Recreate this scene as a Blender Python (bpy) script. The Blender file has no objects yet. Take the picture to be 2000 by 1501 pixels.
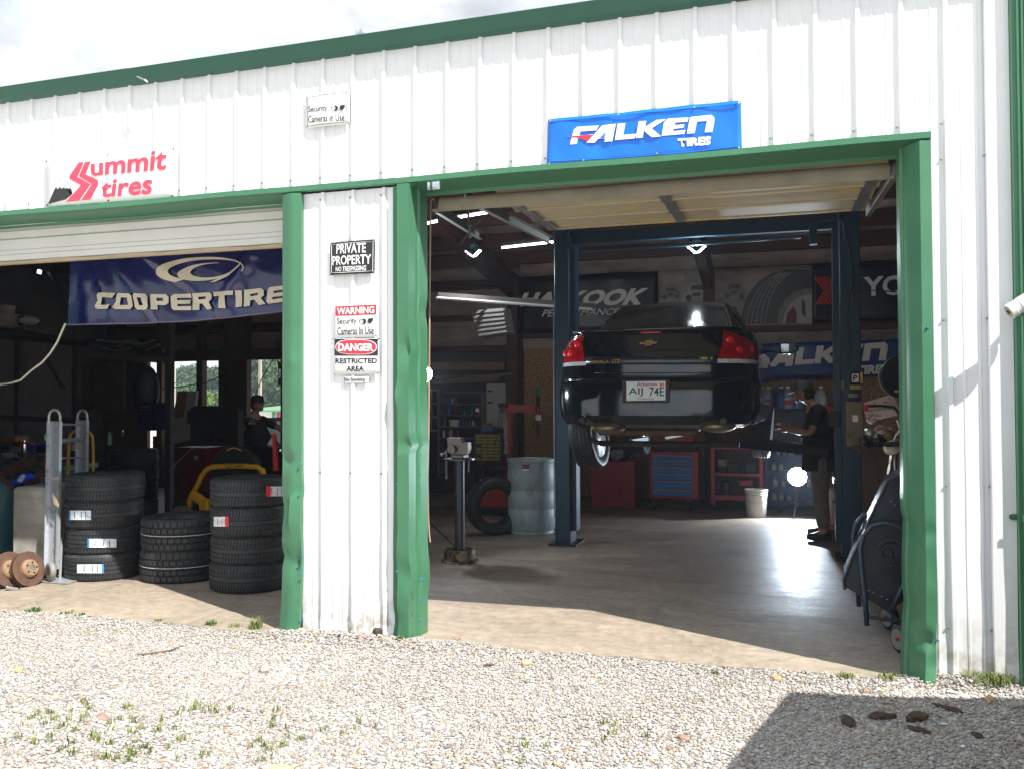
import bpy, bmesh, math, random
import numpy as np
from mathutils import Vector, Matrix, Euler
S = bpy.context.scene
COL = S.collection
R = math.radians
random.seed(7); rng = np.random.default_rng(7)

# ------------------------------------------------------------------ camera
FPX, YAW, PITCH, ROLL, CAMH = 1698., R(16.8), R(1.2), R(0.25), 1.55
fw = np.array([-math.sin(YAW)*math.cos(PITCH), math.cos(YAW)*math.cos(PITCH), math.sin(PITCH)])
rt0 = np.array([math.cos(YAW), math.sin(YAW), 0.]); up0 = np.cross(rt0, fw)
rt = rt0*math.cos(ROLL)-up0*math.sin(ROLL); up = up0*math.cos(ROLL)+rt0*math.sin(ROLL)
CP = np.array([0, 0, CAMH])
cd = bpy.data.cameras.new('camera'); cam = bpy.data.objects.new('camera', cd); COL.objects.link(cam)
cd.sensor_width = 36; cd.sensor_fit = 'HORIZONTAL'; cd.lens = FPX/2000*36; cd.clip_start = .05; cd.clip_end = 2000
m4 = Matrix.Identity(4)
for i in range(3): m4[i][0] = rt[i]; m4[i][1] = up[i]; m4[i][2] = -fw[i]; m4[i][3] = CP[i]
cam.matrix_world = m4
S.camera = cam
# the photograph was surveyed with this camera: these return real places on real planes
def ray(x, y): return fw+rt*((x-1000)/FPX)-up*((y-750.5)/FPX)
def A(x, y, Y): d = ray(x, y); return Vector(CP+d*(Y/d[1]))
def G(x, y, z=0.): d = ray(x, y); return Vector(CP+d*((z-CAMH)/d[2]))
def XP(x, y, X): d = ray(x, y); return Vector(CP+d*(X/d[0]))

# ------------------------------------------------------------------ sky, sun, exposure
SUND = Vector((1, -.54, 1.43)).normalized()
w = bpy.data.worlds.new('World'); S.world = w; w.use_nodes = True
nt = w.node_tree; nt.nodes.clear()
wo = nt.nodes.new('ShaderNodeOutputWorld'); bg = nt.nodes.new('ShaderNodeBackground')
sky = nt.nodes.new('ShaderNodeTexSky'); sky.sky_type = 'NISHITA'; sky.sun_disc = False
sky.sun_elevation = math.asin(SUND.z); sky.sun_rotation = math.atan2(SUND.x, SUND.y)
sky.air_density = 1.0; sky.dust_density = 1.5
tc = nt.nodes.new('ShaderNodeTexCoord'); mp = nt.nodes.new('ShaderNodeMapping'); mp.inputs['Scale'].default_value = (1, 1, 2.2)
no = nt.nodes.new('ShaderNodeTexNoise'); no.inputs['Scale'].default_value = 2.3; no.inputs['Detail'].default_value = 7; no.inputs['Roughness'].default_value = .58
cr = nt.nodes.new('ShaderNodeValToRGB'); cr.color_ramp.elements[0].position = .30; cr.color_ramp.elements[1].position = .50; cr.color_ramp.elements[0].color = (.25, .25, .25, 1)
no2 = nt.nodes.new('ShaderNodeTexNoise'); no2.inputs['Scale'].default_value = 5; no2.inputs['Detail'].default_value = 4
cr2 = nt.nodes.new('ShaderNodeValToRGB'); cr2.color_ramp.elements[0].color = (9.2, 11.6, 14.2, 1); cr2.color_ramp.elements[1].color = (14.2, 14.2, 14.2, 1)
cr2.color_ramp.elements[0].position = .3; cr2.color_ramp.elements[1].position = .62
mx = nt.nodes.new('ShaderNodeMixRGB')
for a, b in ((tc.outputs['Generated'], mp.inputs[0]), (mp.outputs[0], no.inputs[0]), (no.outputs[0], cr.inputs[0]), (mp.outputs[0], no2.inputs[0]), (no2.outputs[0], cr2.inputs[0]),
             (cr.outputs[0], mx.inputs[0]), (sky.outputs[0], mx.inputs[1]), (cr2.outputs[0], mx.inputs[2]), (mx.outputs[0], bg.inputs[0]), (bg.outputs[0], wo.inputs[0])):
    nt.links.new(a, b)
bg.inputs[1].default_value = .05
sl = bpy.data.lights.new('sun', 'SUN'); sl.energy = 5.0; sl.angle = R(.5); sl.color = (1, .955, .89)
so = bpy.data.objects.new('sun', sl); COL.objects.link(so); so.rotation_euler = SUND.to_track_quat('Z', 'Y').to_euler()
S.view_settings.view_transform = 'Standard'; S.view_settings.look = 'None'; S.view_settings.gamma = 1
S.view_settings.use_curve_mapping = False; S.view_settings.exposure = .84

# ------------------------------------------------------------------ materials
MC = {}
def mat(name, col, rough=.55, metal=0., var=.12, scale=6., bump=0., bscale=60., dirt=None, dscale=2.5, dpos=(.52, .7), stretch=(1, 1, 1), coat=0., emit=0., spec=.5, dstretch=None, trans=0., alpha=1.):
    if name in MC: return MC[name]
    m = bpy.data.materials.new(name); m.use_nodes = True; n = m.node_tree; b = n.nodes['Principled BSDF']
    N = lambda t: n.nodes.new(t); L = n.links.new
    b.inputs['Roughness'].default_value = rough; b.inputs['Metallic'].default_value = metal
    b.inputs['Coat Weight'].default_value = coat; b.inputs['Coat Roughness'].default_value = .04; b.inputs['Specular IOR Level'].default_value = spec
    b.inputs['Transmission Weight'].default_value = trans; b.inputs['Alpha'].default_value = alpha
    t = N('ShaderNodeTexCoord'); mp = N('ShaderNodeMapping'); mp.inputs['Scale'].default_value = stretch; L(t.outputs['Object'], mp.inputs[0])
    no = N('ShaderNodeTexNoise'); no.inputs['Scale'].default_value = scale; no.inputs['Detail'].default_value = 6; no.inputs['Roughness'].default_value = .6; L(mp.outputs[0], no.inputs[0])
    cr = N('ShaderNodeValToRGB'); e = cr.color_ramp.elements; e[0].position = .3; e[1].position = .7
    e[0].color = (*[max(0, c*(1-var)) for c in col], 1); e[1].color = (*[min(1, c*(1+var)) for c in col], 1); L(no.outputs[0], cr.inputs[0])
    out = cr.outputs[0]
    if dirt:
        mp2 = N('ShaderNodeMapping'); mp2.inputs['Scale'].default_value = dstretch or stretch; L(t.outputs['Object'], mp2.inputs[0])
        n2 = N('ShaderNodeTexNoise'); n2.inputs['Scale'].default_value = dscale; n2.inputs['Detail'].default_value = 9; n2.inputs['Roughness'].default_value = .68; L(mp2.outputs[0], n2.inputs[0])
        c2 = N('ShaderNodeValToRGB'); c2.color_ramp.elements[0].position = dpos[0]; c2.color_ramp.elements[1].position = dpos[1]; L(n2.outputs[0], c2.inputs[0])
        mx = N('ShaderNodeMixRGB'); mx.inputs[2].default_value = (*dirt, 1); L(c2.outputs[0], mx.inputs[0]); L(out, mx.inputs[1]); out = mx.outputs[0]
    L(out, b.inputs['Base Color'])
    rr = N('ShaderNodeMapRange'); rr.inputs[3].default_value = max(0, rough-.07); rr.inputs[4].default_value = min(1, rough+.07); L(no.outputs[0], rr.inputs[0]); L(rr.outputs[0], b.inputs['Roughness'])
    if bump:
        n3 = N('ShaderNodeTexNoise'); n3.inputs['Scale'].default_value = bscale; n3.inputs['Detail'].default_value = 5; L(mp.outputs[0], n3.inputs[0])
        bp = N('ShaderNodeBump'); bp.inputs['Strength'].default_value = min(1, bump); bp.inputs['Distance'].default_value = .01; L(n3.outputs[0], bp.inputs['Height']); L(bp.outputs[0], b.inputs['Normal'])
    if emit:
        b.inputs['Emission Color'].default_value = (*col, 1); b.inputs['Emission Strength'].default_value = emit
    MC[name] = m; return m
def nodes(m): n = m.node_tree; return n, n.nodes['Principled BSDF'], n.nodes.new, n.links.new

# ------------------------------------------------------------------ mesh helper
def rotm(e): return Euler(e).to_matrix()
class MB:
    def __init__(s): s.v = []; s.f = []
    def add(s, vs, fs, T=None):
        o = len(s.v)
        for p in vs:
            p = Vector(p); s.v.append(tuple(T @ p) if T else tuple(p))
        s.f += [tuple(i+o for i in f) for f in fs]; return s
    def box(s, c, d, rot=None, ch=0.):
        c = Vector(c); hx, hy, hz = [a/2 for a in d]; M = rotm(rot) if rot else Matrix.Identity(3)
        if not ch:
            vs = [c+M@Vector((x*hx, y*hy, z*hz)) for z in (-1, 1) for y in (-1, 1) for x in (-1, 1)]
            return s.add(vs, [(0, 2, 3, 1), (4, 5, 7, 6), (0, 1, 5, 4), (2, 6, 7, 3), (0, 4, 6, 2), (1, 3, 7, 5)])
        ch = min(ch, hx*.45, hy*.45, hz*.45)
        ring = lambda z, i: [(-hx+i, -hy+ch, z), (-hx+ch, -hy+i, z), (hx-ch, -hy+i, z), (hx-i, -hy+ch, z), (hx-i, hy-ch, z), (hx-ch, hy-i, z), (-hx+ch, hy-i, z), (-hx+i, hy-ch, z)]
        rs = [ring(-hz, ch), ring(-hz+ch, 0), ring(hz-ch, 0), ring(hz, ch)]
        vs = [c+M@Vector(p) for r in rs for p in r]; fs = [tuple(range(7, -1, -1)), tuple(range(24, 32))]
        for k in range(3):
            for i in range(8): j = (i+1) % 8; fs.append((k*8+i, k*8+j, k*8+8+j, k*8+8+i))
        return s.add(vs, fs)
    def bb(s, a, b, ch=0.): return s.box([(a[i]+b[i])/2 for i in range(3)], [abs(a[i]-b[i]) for i in range(3)], None, ch)
    def tube(s, pts, r, n=8, cap=True, closed=False):
        pts = [Vector(p) for p in pts]; K = len(pts); rr = r if isinstance(r, (list, tuple)) else [r]*K
        ref = None; o = len(s.v)
        for i, p in enumerate(pts):
            if closed: d = pts[(i+1) % K]-pts[i-1]
            else: d = pts[min(i+1, K-1)]-pts[max(i-1, 0)]
            d = d.normalized() if d.length > 1e-9 else Vector((0, 0, 1))
            if ref is None: ref = d.orthogonal().normalized()
            ref = (ref-d*ref.dot(d)); ref = ref.normalized() if ref.length > 1e-6 else d.orthogonal().normalized(); q = d.cross(ref)
            for k in range(n):
                a = 2*math.pi*k/n; s.v.append(tuple(p+(ref*math.cos(a)+q*math.sin(a))*rr[i]))
        for i in range(K if closed else K-1):
            i2 = (i+1) % K
            for k in range(n): k2 = (k+1) % n; s.f.append((o+i*n+k, o+i*n+k2, o+i2*n+k2, o+i2*n+k))
        if cap and not closed: s.f.append(tuple(o+k for k in range(n-1, -1, -1))); s.f.append(tuple(o+(K-1)*n+k for k in range(n)))
        return s
    def lathe(s, prof, c=(0, 0, 0), n=24, T=None, closed=False):
        o = len(s.v); c = Vector(c); K = len(prof)
        for (r, z) in prof:
            for k in range(n):
                a = 2*math.pi*k/n; p = Vector((r*math.cos(a), r*math.sin(a), z)); p = (T@p if T else p)+c; s.v.append(tuple(p))
        for i in range(K if closed else K-1):
            i2 = (i+1) % K
            for k in range(n): k2 = (k+1) % n; s.f.append((o+i*n+k, o+i*n+k2, o+i2*n+k2, o+i2*n+k))
        if not closed:
            s.f.append(tuple(o+k for k in range(n-1, -1, -1))); s.f.append(tuple(o+(K-1)*n+k for k in range(n)))
        return s
    def prism(s, poly, d):   # 3D polygon extruded by vector d
        poly = [Vector(p) for p in poly]; d = Vector(d); n = len(poly); o = len(s.v)
        s.v += [tuple(p) for p in poly]+[tuple(p+d) for p in poly]
        s.f += [tuple(range(o, o+n)), tuple(range(o+2*n-1, o+n-1, -1))]+[(o+i, o+n+i, o+n+(i+1) % n, o+(i+1) % n) for i in range(n)]
        return s
    def ext(s, prof, z0, z1, nz=1, fn=None):   # plan polyline extruded in z (open sheet)
        o = len(s.v); K = len(prof)
        for j in range(nz+1):
            z = z0+(z1-z0)*j/nz
            for p in prof:
                q = (p[0], p[1], z); s.v.append(tuple(fn(q)) if fn else q)
        for j in range(nz):
            for i in range(K-1): a = o+j*K+i; s.f.append((a, a+1, a+1+K, a+K))
        return s
    def grid(s, P):          # P[j][i] points
        o = len(s.v); J = len(P); I = len(P[0])
        for r in P: s.v += [tuple(p) for p in r]
        for j in range(J-1):
            for i in range(I-1): a = o+j*I+i; s.f.append((a, a+1, a+1+I, a+I))
        return s
    def ball(s, c, r, n=12, m=8, rot=None):
        r = (r, r, r) if not isinstance(r, (tuple, list)) else r; M = rotm(rot) if rot else Matrix.Identity(3); c = Vector(c); o = len(s.v)
        for j in range(m+1):
            t = math.pi*j/m
            for k in range(n): a = 2*math.pi*k/n; s.v.append(tuple(c+M@Vector((r[0]*math.sin(t)*math.cos(a), r[1]*math.sin(t)*math.sin(a), r[2]*math.cos(t)))))
        for j in range(m):
            for k in range(n): k2 = (k+1) % n; s.f.append((o+j*n+k, o+(j+1)*n+k, o+(j+1)*n+k2, o+j*n+k2))
        return s
    def mesh(s, name, smooth=False):
        me = bpy.data.meshes.new(name); me.from_pydata(s.v, [], s.f); me.validate(); bm = bmesh.new(); bm.from_mesh(me)
        bmesh.ops.recalc_face_normals(bm, faces=bm.faces); bm.to_mesh(me); bm.free()
        if smooth: me.shade_smooth()
        return me
    def build(s, name, m, parent=None, smooth=False, kind=None, auto=None, label=None):
        me = s.mesh(name, smooth); me.materials.append(m)
        if auto: me.shade_smooth(); me.set_sharp_from_angle(angle=R(auto))
        return link(name, me, parent, kind, label)
def link(name, me, parent=None, kind=None, label=None):
    o = bpy.data.objects.new(name, me); COL.objects.link(o)
    if parent is not None:
        o.parent = parent
        if parent.type == 'EMPTY' and not parent.get('local'): o.matrix_parent_inverse = Matrix.Translation(-parent.location)
    if kind: o['kind'] = kind
    if label: o['label'] = label
    return o
def thing(name, label, cat, loc=(0, 0, 0), group=None, rz=0., local=False, rot=None):
    o = bpy.data.objects.new(name, None); COL.objects.link(o); o.location = loc; o.empty_display_size = .1
    if local: o['local'] = 1; o.rotation_euler = rot or (0, 0, rz)
    o['label'] = label; o['category'] = cat
    if group: o['group'] = group
    return o
def tag(o, label, cat, group=None):
    o['label'] = label; o['category'] = cat
    if group: o['group'] = group
    return o
def dup(o, loc, rot=None, label=None, group=None):
    r = o.copy(); COL.objects.link(r); r.location = loc
    if rot: r.rotation_euler = rot
    if label: r['label'] = label
    if group: r['group'] = group
    for ch in list(o.children):
        c = ch.copy(); COL.objects.link(c); c.parent = r
        for g in list(ch.children):
            d = g.copy(); COL.objects.link(d); d.parent = c
    return r
def arc(c, r, a0, a1, n, u, v):
    c, u, v = Vector(c), Vector(u), Vector(v)
    return [c+u*(r*math.cos(R(a0+(a1-a0)*i/n)))+v*(r*math.sin(R(a0+(a1-a0)*i/n))) for i in range(n+1)]
# lettering: real mesh letters laid into a quad TL,TR,BR,BL of 3D points
def text_mesh(txt, bold=0.):
    c = bpy.data.curves.new('lettering', 'FONT'); c.body = txt; c.size = 1; c.offset = bold; c.resolution_u = 3; c.space_line = .9
    o = bpy.data.objects.new('lettering', c); COL.objects.link(o); dg = bpy.context.evaluated_depsgraph_get(); dg.update()
    me = bpy.data.meshes.new_from_object(o.evaluated_get(dg)); bpy.data.objects.remove(o); bpy.data.curves.remove(c)
    return me
def letters(txt, q, m, parent, name='lettering', bold=.02, fn=None, off=(0, -.003, 0)):
    me = text_mesh(txt, bold); n = len(me.vertices); co = np.empty(n*3); me.vertices.foreach_get('co', co); co = co.reshape(-1, 3)
    lo = co.min(0); hi = co.max(0); u = (co[:, 0]-lo[0])/(hi[0]-lo[0]); v = (co[:, 1]-lo[1])/(hi[1]-lo[1])
    Q = [np.array(p) for p in q]; P = (1-v)[:, None]*((1-u)[:, None]*Q[3]+u[:, None]*Q[2])+v[:, None]*((1-u)[:, None]*Q[0]+u[:, None]*Q[1])+np.array(off)
    if fn: P = np.array([fn(p) for p in P])
    me.vertices.foreach_set('co', P.ravel()); me.update(); me.name = name; me.materials.clear(); me.materials.append(m)
    return link(name, me, parent)
def qd(pts, Y): return [A(x, y, Y) for x, y in pts]
def plate(poly, Y, m, parent, name, th=.003, fn=None):   # flat shape lying on a plane y=Y
    P = [A(x, y, Y) for x, y in poly]
    if fn: P = [Vector(fn(p)) for p in P]
    return MB().prism(P, (0, -th, 0)).build(name, m, parent)
# ------------------------------------------------------------------ palette
M_white = mat('white_painted_steel', (.78, .8, .81), .38, 0, .03, 3, dirt=(.55, .52, .45), dscale=3, dpos=(.66, .95), dstretch=(2, 2, .6))
M_green = mat('green_painted_steel', (.05, .175, .092), .36, 0, .07, 4, bump=.06, bscale=9, dirt=(.11, .2, .13), dscale=9, dpos=(.58, .85))
M_gutter = mat('dark_green_gutter_steel', (.010, .095, .06), .38, 0, .08, 5)
M_slab = None
M_rubber = mat('tyre_rubber', (.021, .024, .028), .55, 0, .2, 20, dirt=(.05, .048, .045), dscale=7, dpos=(.5, .9))
M_blacksteel = mat('black_steel', (.018, .018, .02), .45, .3, .3, 12)
M_black = mat('black_plastic', (.012, .012, .013), .5, 0, .3, 12)
M_darkgrey = mat('dark_grey_steel', (.05, .052, .055), .5, .4, .25, 8)
M_alu = mat('aluminium', (.5, .53, .57), .42, .55, .08, 14, dirt=(.3, .3, .3), dscale=14)
M_steel = mat('worn_steel', (.17, .16, .155), .4, .9, .2, 18, dirt=(.2, .12, .07), dscale=12)
M_galv = mat('galvanised_steel', (.36, .36, .35), .42, .8, .15, 20)
M_red = mat('red_enamel', (.42, .012, .018), .35, 0, .12, 6, dirt=(.12, .02, .02), dscale=8)
M_redox = mat('red_oxide_steel', (.065, .024, .018), .65, 0, .2, 8, dirt=(.05, .02, .016), dscale=4)
M_rust = mat('rusty_iron', (.12, .065, .042), .75, .2, .35, 16, bump=.3, bscale=80, dirt=(.07, .03, .025), dscale=9)
M_liftblue = mat('dark_blue_lift_paint', (.010, .042, .075), .42, 0, .12, 4, dirt=(.015, .025, .035), dscale=6, dpos=(.5, .8), dstretch=(3, 3, .5))
M_toolblue = mat('blue_drawer_paint', (.015, .16, .45), .35, 0, .08, 8)
M_yellow = mat('yellow_enamel', (.72, .38, .012), .33, 0, .06, 8)
M_wood = mat('rough_timber', (.2, .11, .055), .75, 0, .35, 14, bump=.3, bscale=30, stretch=(.3, 1, 6))
M_woodd = mat('dark_stained_timber', (.07, .042, .028), .8, 0, .4, 14, bump=.3, bscale=30, stretch=(6, 1, .3))
M_insul = mat('dusty_white_insulation_sheet', (.31, .235, .195), .6, 0, .15, 3, bump=.4, bscale=7, dirt=(.13, .10, .085), dscale=2.2, dpos=(.45, .75), dstretch=(1, 1, 2.5))
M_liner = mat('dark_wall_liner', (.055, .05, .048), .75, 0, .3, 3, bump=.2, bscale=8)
M_wtext = mat('white_print', (.82, .82, .82), .5, 0, .01)
M_btext = mat('black_print', (.02, .02, .022), .5, 0, .01)
M_rtext = mat('red_print', (.62, .03, .06), .5, 0, .02)
M_signw = mat('white_sign_board', (.84, .84, .84), .45, 0, .01, 3)
M_beige = mat('beige_door_panel', (.5, .42, .27), .6, 0, .08, 3, dirt=(.6, .47, .16), dscale=2.2, dpos=(.56, .6), dstretch=(.8, 2.5, 1))
M_doorw = mat('cream_white_door_steel', (.6, .6, .56), .5, 0, .05, 3, dirt=(.45, .4, .25), dscale=2, dpos=(.6, .9), dstretch=(.3, 1, 3))
M_skin = mat('skin', (.42, .22, .15), .5, 0, .08, 10)
M_led = mat('led_panel_light', (.85, .95, 1), .4, emit=2.6)
M_tube = mat('led_tube_light', (.95, .97, 1), .4, emit=5)
M_teal = mat('teal_plastic', (.01, .22, .25), .4, 0, .1)
M_glassd = mat('dark_car_glass', (.012, .013, .014), .12, 0, .1, 2, spec=.35)
M_osb = mat('osb_board', (.34, .19, .08), .7, 0, .2, 30, bump=.3, bscale=60, dirt=(.13, .065, .03), dscale=28, dpos=(.5, .58), stretch=(1, 1, 1.6))
M_card = mat('printed_cardboard', (.5, .38, .33), .7, 0, .12, 9, dirt=(.22, .12, .13), dscale=18, dpos=(.55, .58), dstretch=(1, 1, 2))

n_, b_, N_, L_ = nodes(M_white); src_ = b_.inputs['Base Color'].links[0].from_socket; t_ = N_('ShaderNodeTexCoord'); s_ = N_('ShaderNodeSeparateXYZ'); L_(t_.outputs['Object'], s_.inputs[0])
r_ = N_('ShaderNodeMapRange'); r_.inputs[1].default_value = .45; r_.inputs[2].default_value = 0; L_(s_.outputs[2], r_.inputs[0]); q_ = N_('ShaderNodeTexNoise'); q_.inputs['Scale'].default_value = 14; q_.inputs['Detail'].default_value = 9; L_(t_.outputs['Object'], q_.inputs[0])
w_ = N_('ShaderNodeMath'); w_.operation = 'POWER'; w_.inputs[1].default_value = 1.6; L_(r_.outputs[0], w_.inputs[0]); c_ = N_('ShaderNodeMapRange'); c_.inputs[1].default_value = .42; c_.inputs[2].default_value = .66; L_(q_.outputs[0], c_.inputs[0]); k_ = N_('ShaderNodeMath'); k_.operation = 'MULTIPLY'; L_(w_.outputs[0], k_.inputs[0]); L_(c_.outputs[0], k_.inputs[1])
x_ = N_('ShaderNodeMixRGB'); x_.inputs[2].default_value = (.34, .29, .22, 1); L_(k_.outputs[0], x_.inputs[0]); L_(src_, x_.inputs[1]); L_(x_.outputs[0], b_.inputs['Base Color'])
def concrete():
    m = mat('stained_concrete', (.34, .285, .22), .62, 0, .13, 1.4, bump=.08, bscale=30)
    n, b, N, L = nodes(m); t = N('ShaderNodeTexCoord')
    mp = N('ShaderNodeMapping'); mp.inputs['Scale'].default_value = (.55, 1.4, 1); L(t.outputs['Object'], mp.inputs[0])
    n1 = N('ShaderNodeTexNoise'); n1.inputs['Scale'].default_value = 1.7; n1.inputs['Detail'].default_value = 12; n1.inputs['Roughness'].default_value = .7; n1.inputs['Distortion'].default_value = .6; L(mp.outputs[0], n1.inputs[0])
    c1 = N('ShaderNodeValToRGB'); c1.color_ramp.elements[0].position = .42; c1.color_ramp.elements[1].position = .68; L(n1.outputs[0], c1.inputs[0])
    # the floor is browner and smoother further inside, paler towards the lip
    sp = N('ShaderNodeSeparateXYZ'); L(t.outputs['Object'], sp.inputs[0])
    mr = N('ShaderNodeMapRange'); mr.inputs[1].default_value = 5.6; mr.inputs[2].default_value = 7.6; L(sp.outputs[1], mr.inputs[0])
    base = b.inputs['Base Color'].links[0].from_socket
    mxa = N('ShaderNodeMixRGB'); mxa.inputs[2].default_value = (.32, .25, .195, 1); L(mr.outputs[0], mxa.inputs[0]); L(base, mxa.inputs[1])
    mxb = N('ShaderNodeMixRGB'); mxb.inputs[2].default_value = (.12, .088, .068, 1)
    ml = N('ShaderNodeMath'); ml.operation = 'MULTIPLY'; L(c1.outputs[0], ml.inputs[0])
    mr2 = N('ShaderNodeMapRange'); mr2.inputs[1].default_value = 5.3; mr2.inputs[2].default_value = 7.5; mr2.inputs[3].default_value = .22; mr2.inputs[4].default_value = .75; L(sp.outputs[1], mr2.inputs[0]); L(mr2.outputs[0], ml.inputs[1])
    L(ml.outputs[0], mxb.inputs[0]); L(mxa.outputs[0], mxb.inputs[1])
    # fine dark scuffs and oil drops
    n4 = N('ShaderNodeTexNoise'); n4.inputs['Scale'].default_value = 6; n4.inputs['Detail'].default_value = 8; n4.inputs['Roughness'].default_value = .8; L(mp.outputs[0], n4.inputs[0])
    c4 = N('ShaderNodeValToRGB'); c4.color_ramp.elements[0].position = .64; c4.color_ramp.elements[1].position = .75; L(n4.outputs[0], c4.inputs[0])
    m5 = N('ShaderNodeMath'); m5.operation = 'MULTIPLY'; m5.inputs[1].default_value = .55; L(c4.outputs[0], m5.inputs[0])
    mxc = N('ShaderNodeMixRGB'); mxc.inputs[2].default_value = (.05, .04, .035, 1); L(m5.outputs[0], mxc.inputs[0]); L(mxb.outputs[0], mxc.inputs[1])
    n6 = N('ShaderNodeTexNoise'); n6.inputs['Scale'].default_value = 11; n6.inputs['Detail'].default_value = 10; n6.inputs['Roughness'].default_value = .78; L(t.outputs['Object'], n6.inputs[0])
    r6 = N('ShaderNodeMapRange'); r6.inputs[1].default_value = .3; r6.inputs[2].default_value = .7; r6.inputs[3].default_value = .62; r6.inputs[4].default_value = 1.32; L(n6.outputs[0], r6.inputs[0])
    vo = N('ShaderNodeTexVoronoi'); vo.feature = 'DISTANCE_TO_EDGE'; vo.inputs['Scale'].default_value = .55
    wa = N('ShaderNodeVectorMath'); wa.operation = 'ADD'; L(t.outputs['Object'], wa.inputs[0]); ws = N('ShaderNodeVectorMath'); ws.operation = 'SCALE'; ws.inputs[3].default_value = .35; L(n6.outputs[1], ws.inputs[0]); L(ws.outputs[0], wa.inputs[1]); L(wa.outputs[0], vo.inputs['Vector'])
    rc_ = N('ShaderNodeMapRange'); rc_.inputs[1].default_value = 0; rc_.inputs[2].default_value = .006; rc_.inputs[3].default_value = .55; rc_.inputs[4].default_value = 1; L(vo.outputs['Distance'], rc_.inputs[0])
    mm = N('ShaderNodeMath'); mm.operation = 'MULTIPLY'; L(r6.outputs[0], mm.inputs[0]); L(rc_.outputs[0], mm.inputs[1])
    hs = N('ShaderNodeHueSaturation'); L(mm.outputs[0], hs.inputs['Value']); L(mxc.outputs[0], hs.inputs['Color']); L(hs.outputs[0], b.inputs['Base Color'])
    n7 = N('ShaderNodeTexNoise'); n7.inputs['Scale'].default_value = 7; n7.inputs['Detail'].default_value = 6; n7.inputs['Roughness'].default_value = .7; L(mp.outputs[0], n7.inputs[0])
    bp = N('ShaderNodeBump'); bp.inputs['Strength'].default_value = .35; bp.inputs['Distance'].default_value = .012; L(n7.outputs[0], bp.inputs['Height']); L(bp.outputs[0], b.inputs['Normal'])
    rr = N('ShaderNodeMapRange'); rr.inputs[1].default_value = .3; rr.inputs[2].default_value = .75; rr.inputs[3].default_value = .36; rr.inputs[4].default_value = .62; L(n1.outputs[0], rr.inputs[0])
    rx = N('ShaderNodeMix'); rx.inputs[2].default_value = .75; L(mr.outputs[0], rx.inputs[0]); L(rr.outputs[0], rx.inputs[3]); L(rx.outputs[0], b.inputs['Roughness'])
    return m
M_slab = concrete()
def gravelmat():
    m = bpy.data.materials.new('gravel_stones'); m.use_nodes = True; n, b, N, L = nodes(m)
    g = N('ShaderNodeNewGeometry'); cr = N('ShaderNodeValToRGB'); cr.color_ramp.interpolation = 'CONSTANT'
    cs = [(0, (.45, .42, .39)), (.16, (.56, .54, .52)), (.34, (.36, .34, .32)), (.45, (.5, .46, .42)), (.6, (.62, .6, .58)), (.72, (.4, .34, .28)), (.8, (.33, .315, .3)), (.87, (.47, .36, .23)), (.92, (.34, .23, .17)), (.95, (.22, .22, .23)), (.975, (.64, .63, .62))]
    e = cr.color_ramp.elements
    e[0].position = 0; e[0].color = (*cs[0][1], 1); e[1].position = cs[1][0]; e[1].color = (*cs[1][1], 1)
    for p, c in cs[2:]: q = e.new(p); q.color = (*c, 1)
    L(g.outputs['Random Per Island'], cr.inputs[0])
    t = N('ShaderNodeTexCoord'); no = N('ShaderNodeTexNoise'); no.inputs['Scale'].default_value = 70; no.inputs['Detail'].default_value = 4; L(t.outputs['Object'], no.inputs[0])
    hs = N('ShaderNodeHueSaturation'); mr = N('ShaderNodeMapRange'); mr.inputs[3].default_value = .58; mr.inputs[4].default_value = .96; L(no.outputs[0], mr.inputs[0]); L(mr.outputs[0], hs.inputs['Value']); L(cr.outputs[0], hs.inputs['Color'])
    L(hs.outputs[0], b.inputs['Base Color']); b.inputs['Roughness'].default_value = .85
    return m
M_gravel = gravelmat()

# ------------------------------------------------------------------ setting: ground, slab
FY = 5.33
def gz(x, y):
    k = max(0., min(1., (y-4.5)/.7)); z = -.035+.030*k*k*(3-2*k)+(1-.75*k)*(.018*math.sin(x*1.7+y*2.1)+.012*math.sin(x*4.1-y*3.3))
    z += .055*math.exp(-((x-.95)/.3)**2-((y-5.28)/.13)**2)
    z += .03*math.exp(-((x+2.7)/.7)**2-((y-5.2)/.15)**2)
    return z
M_ground = mat('gravelly_earth', (.5, .465, .43), .9, 0, .3, 45, bump=.6, bscale=90, dirt=(.44, .41, .38), dscale=60, dpos=(.45, .55))
mb = MB(); xs = [-400, -60, -20, -10]+[-8+.25*i for i in range(45)]+[5, 12, 60, 400]; ys = [-400, -60, -10, 0, 1.5]+[2.4+.12*i for i in range(28)]
gg_ = lambda x, y: gz(x, y) if y < 5.1 else (min(gz(x, y), -.012) if not .7 < x < 1.3 else gz(x, y)) if y < 5.42 else -.05
P = [[(x, y, gg_(x, y) if (-8 <= x <= 3 and 2 < y < 6) else -.05) for x in xs] for y in ys]
P += [[(x, y, -.04) for x in xs] for y in (14, 30, 60, 400, 900)]
mb.grid(P).build('ground', M_ground, kind='structure', smooth=True)
# concrete floor slab with a worn, wavy front lip
front = []
for i in range(91):
    x = -12+.17*i; front.append((x, 5.27+.03*math.sin(x*2.3)+.02*math.sin(x*6.1+1)+(-.05 if x < -3 else 0)+(.06*math.exp(-((x+.6)/.5)**2)), 0))
poly = front+[(3.3, 14.4, 0), (-12, 14.4, 0)]
MB().prism(poly, (0, 0, -.2)).build('floor_slab', M_slab, kind='structure')
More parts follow.
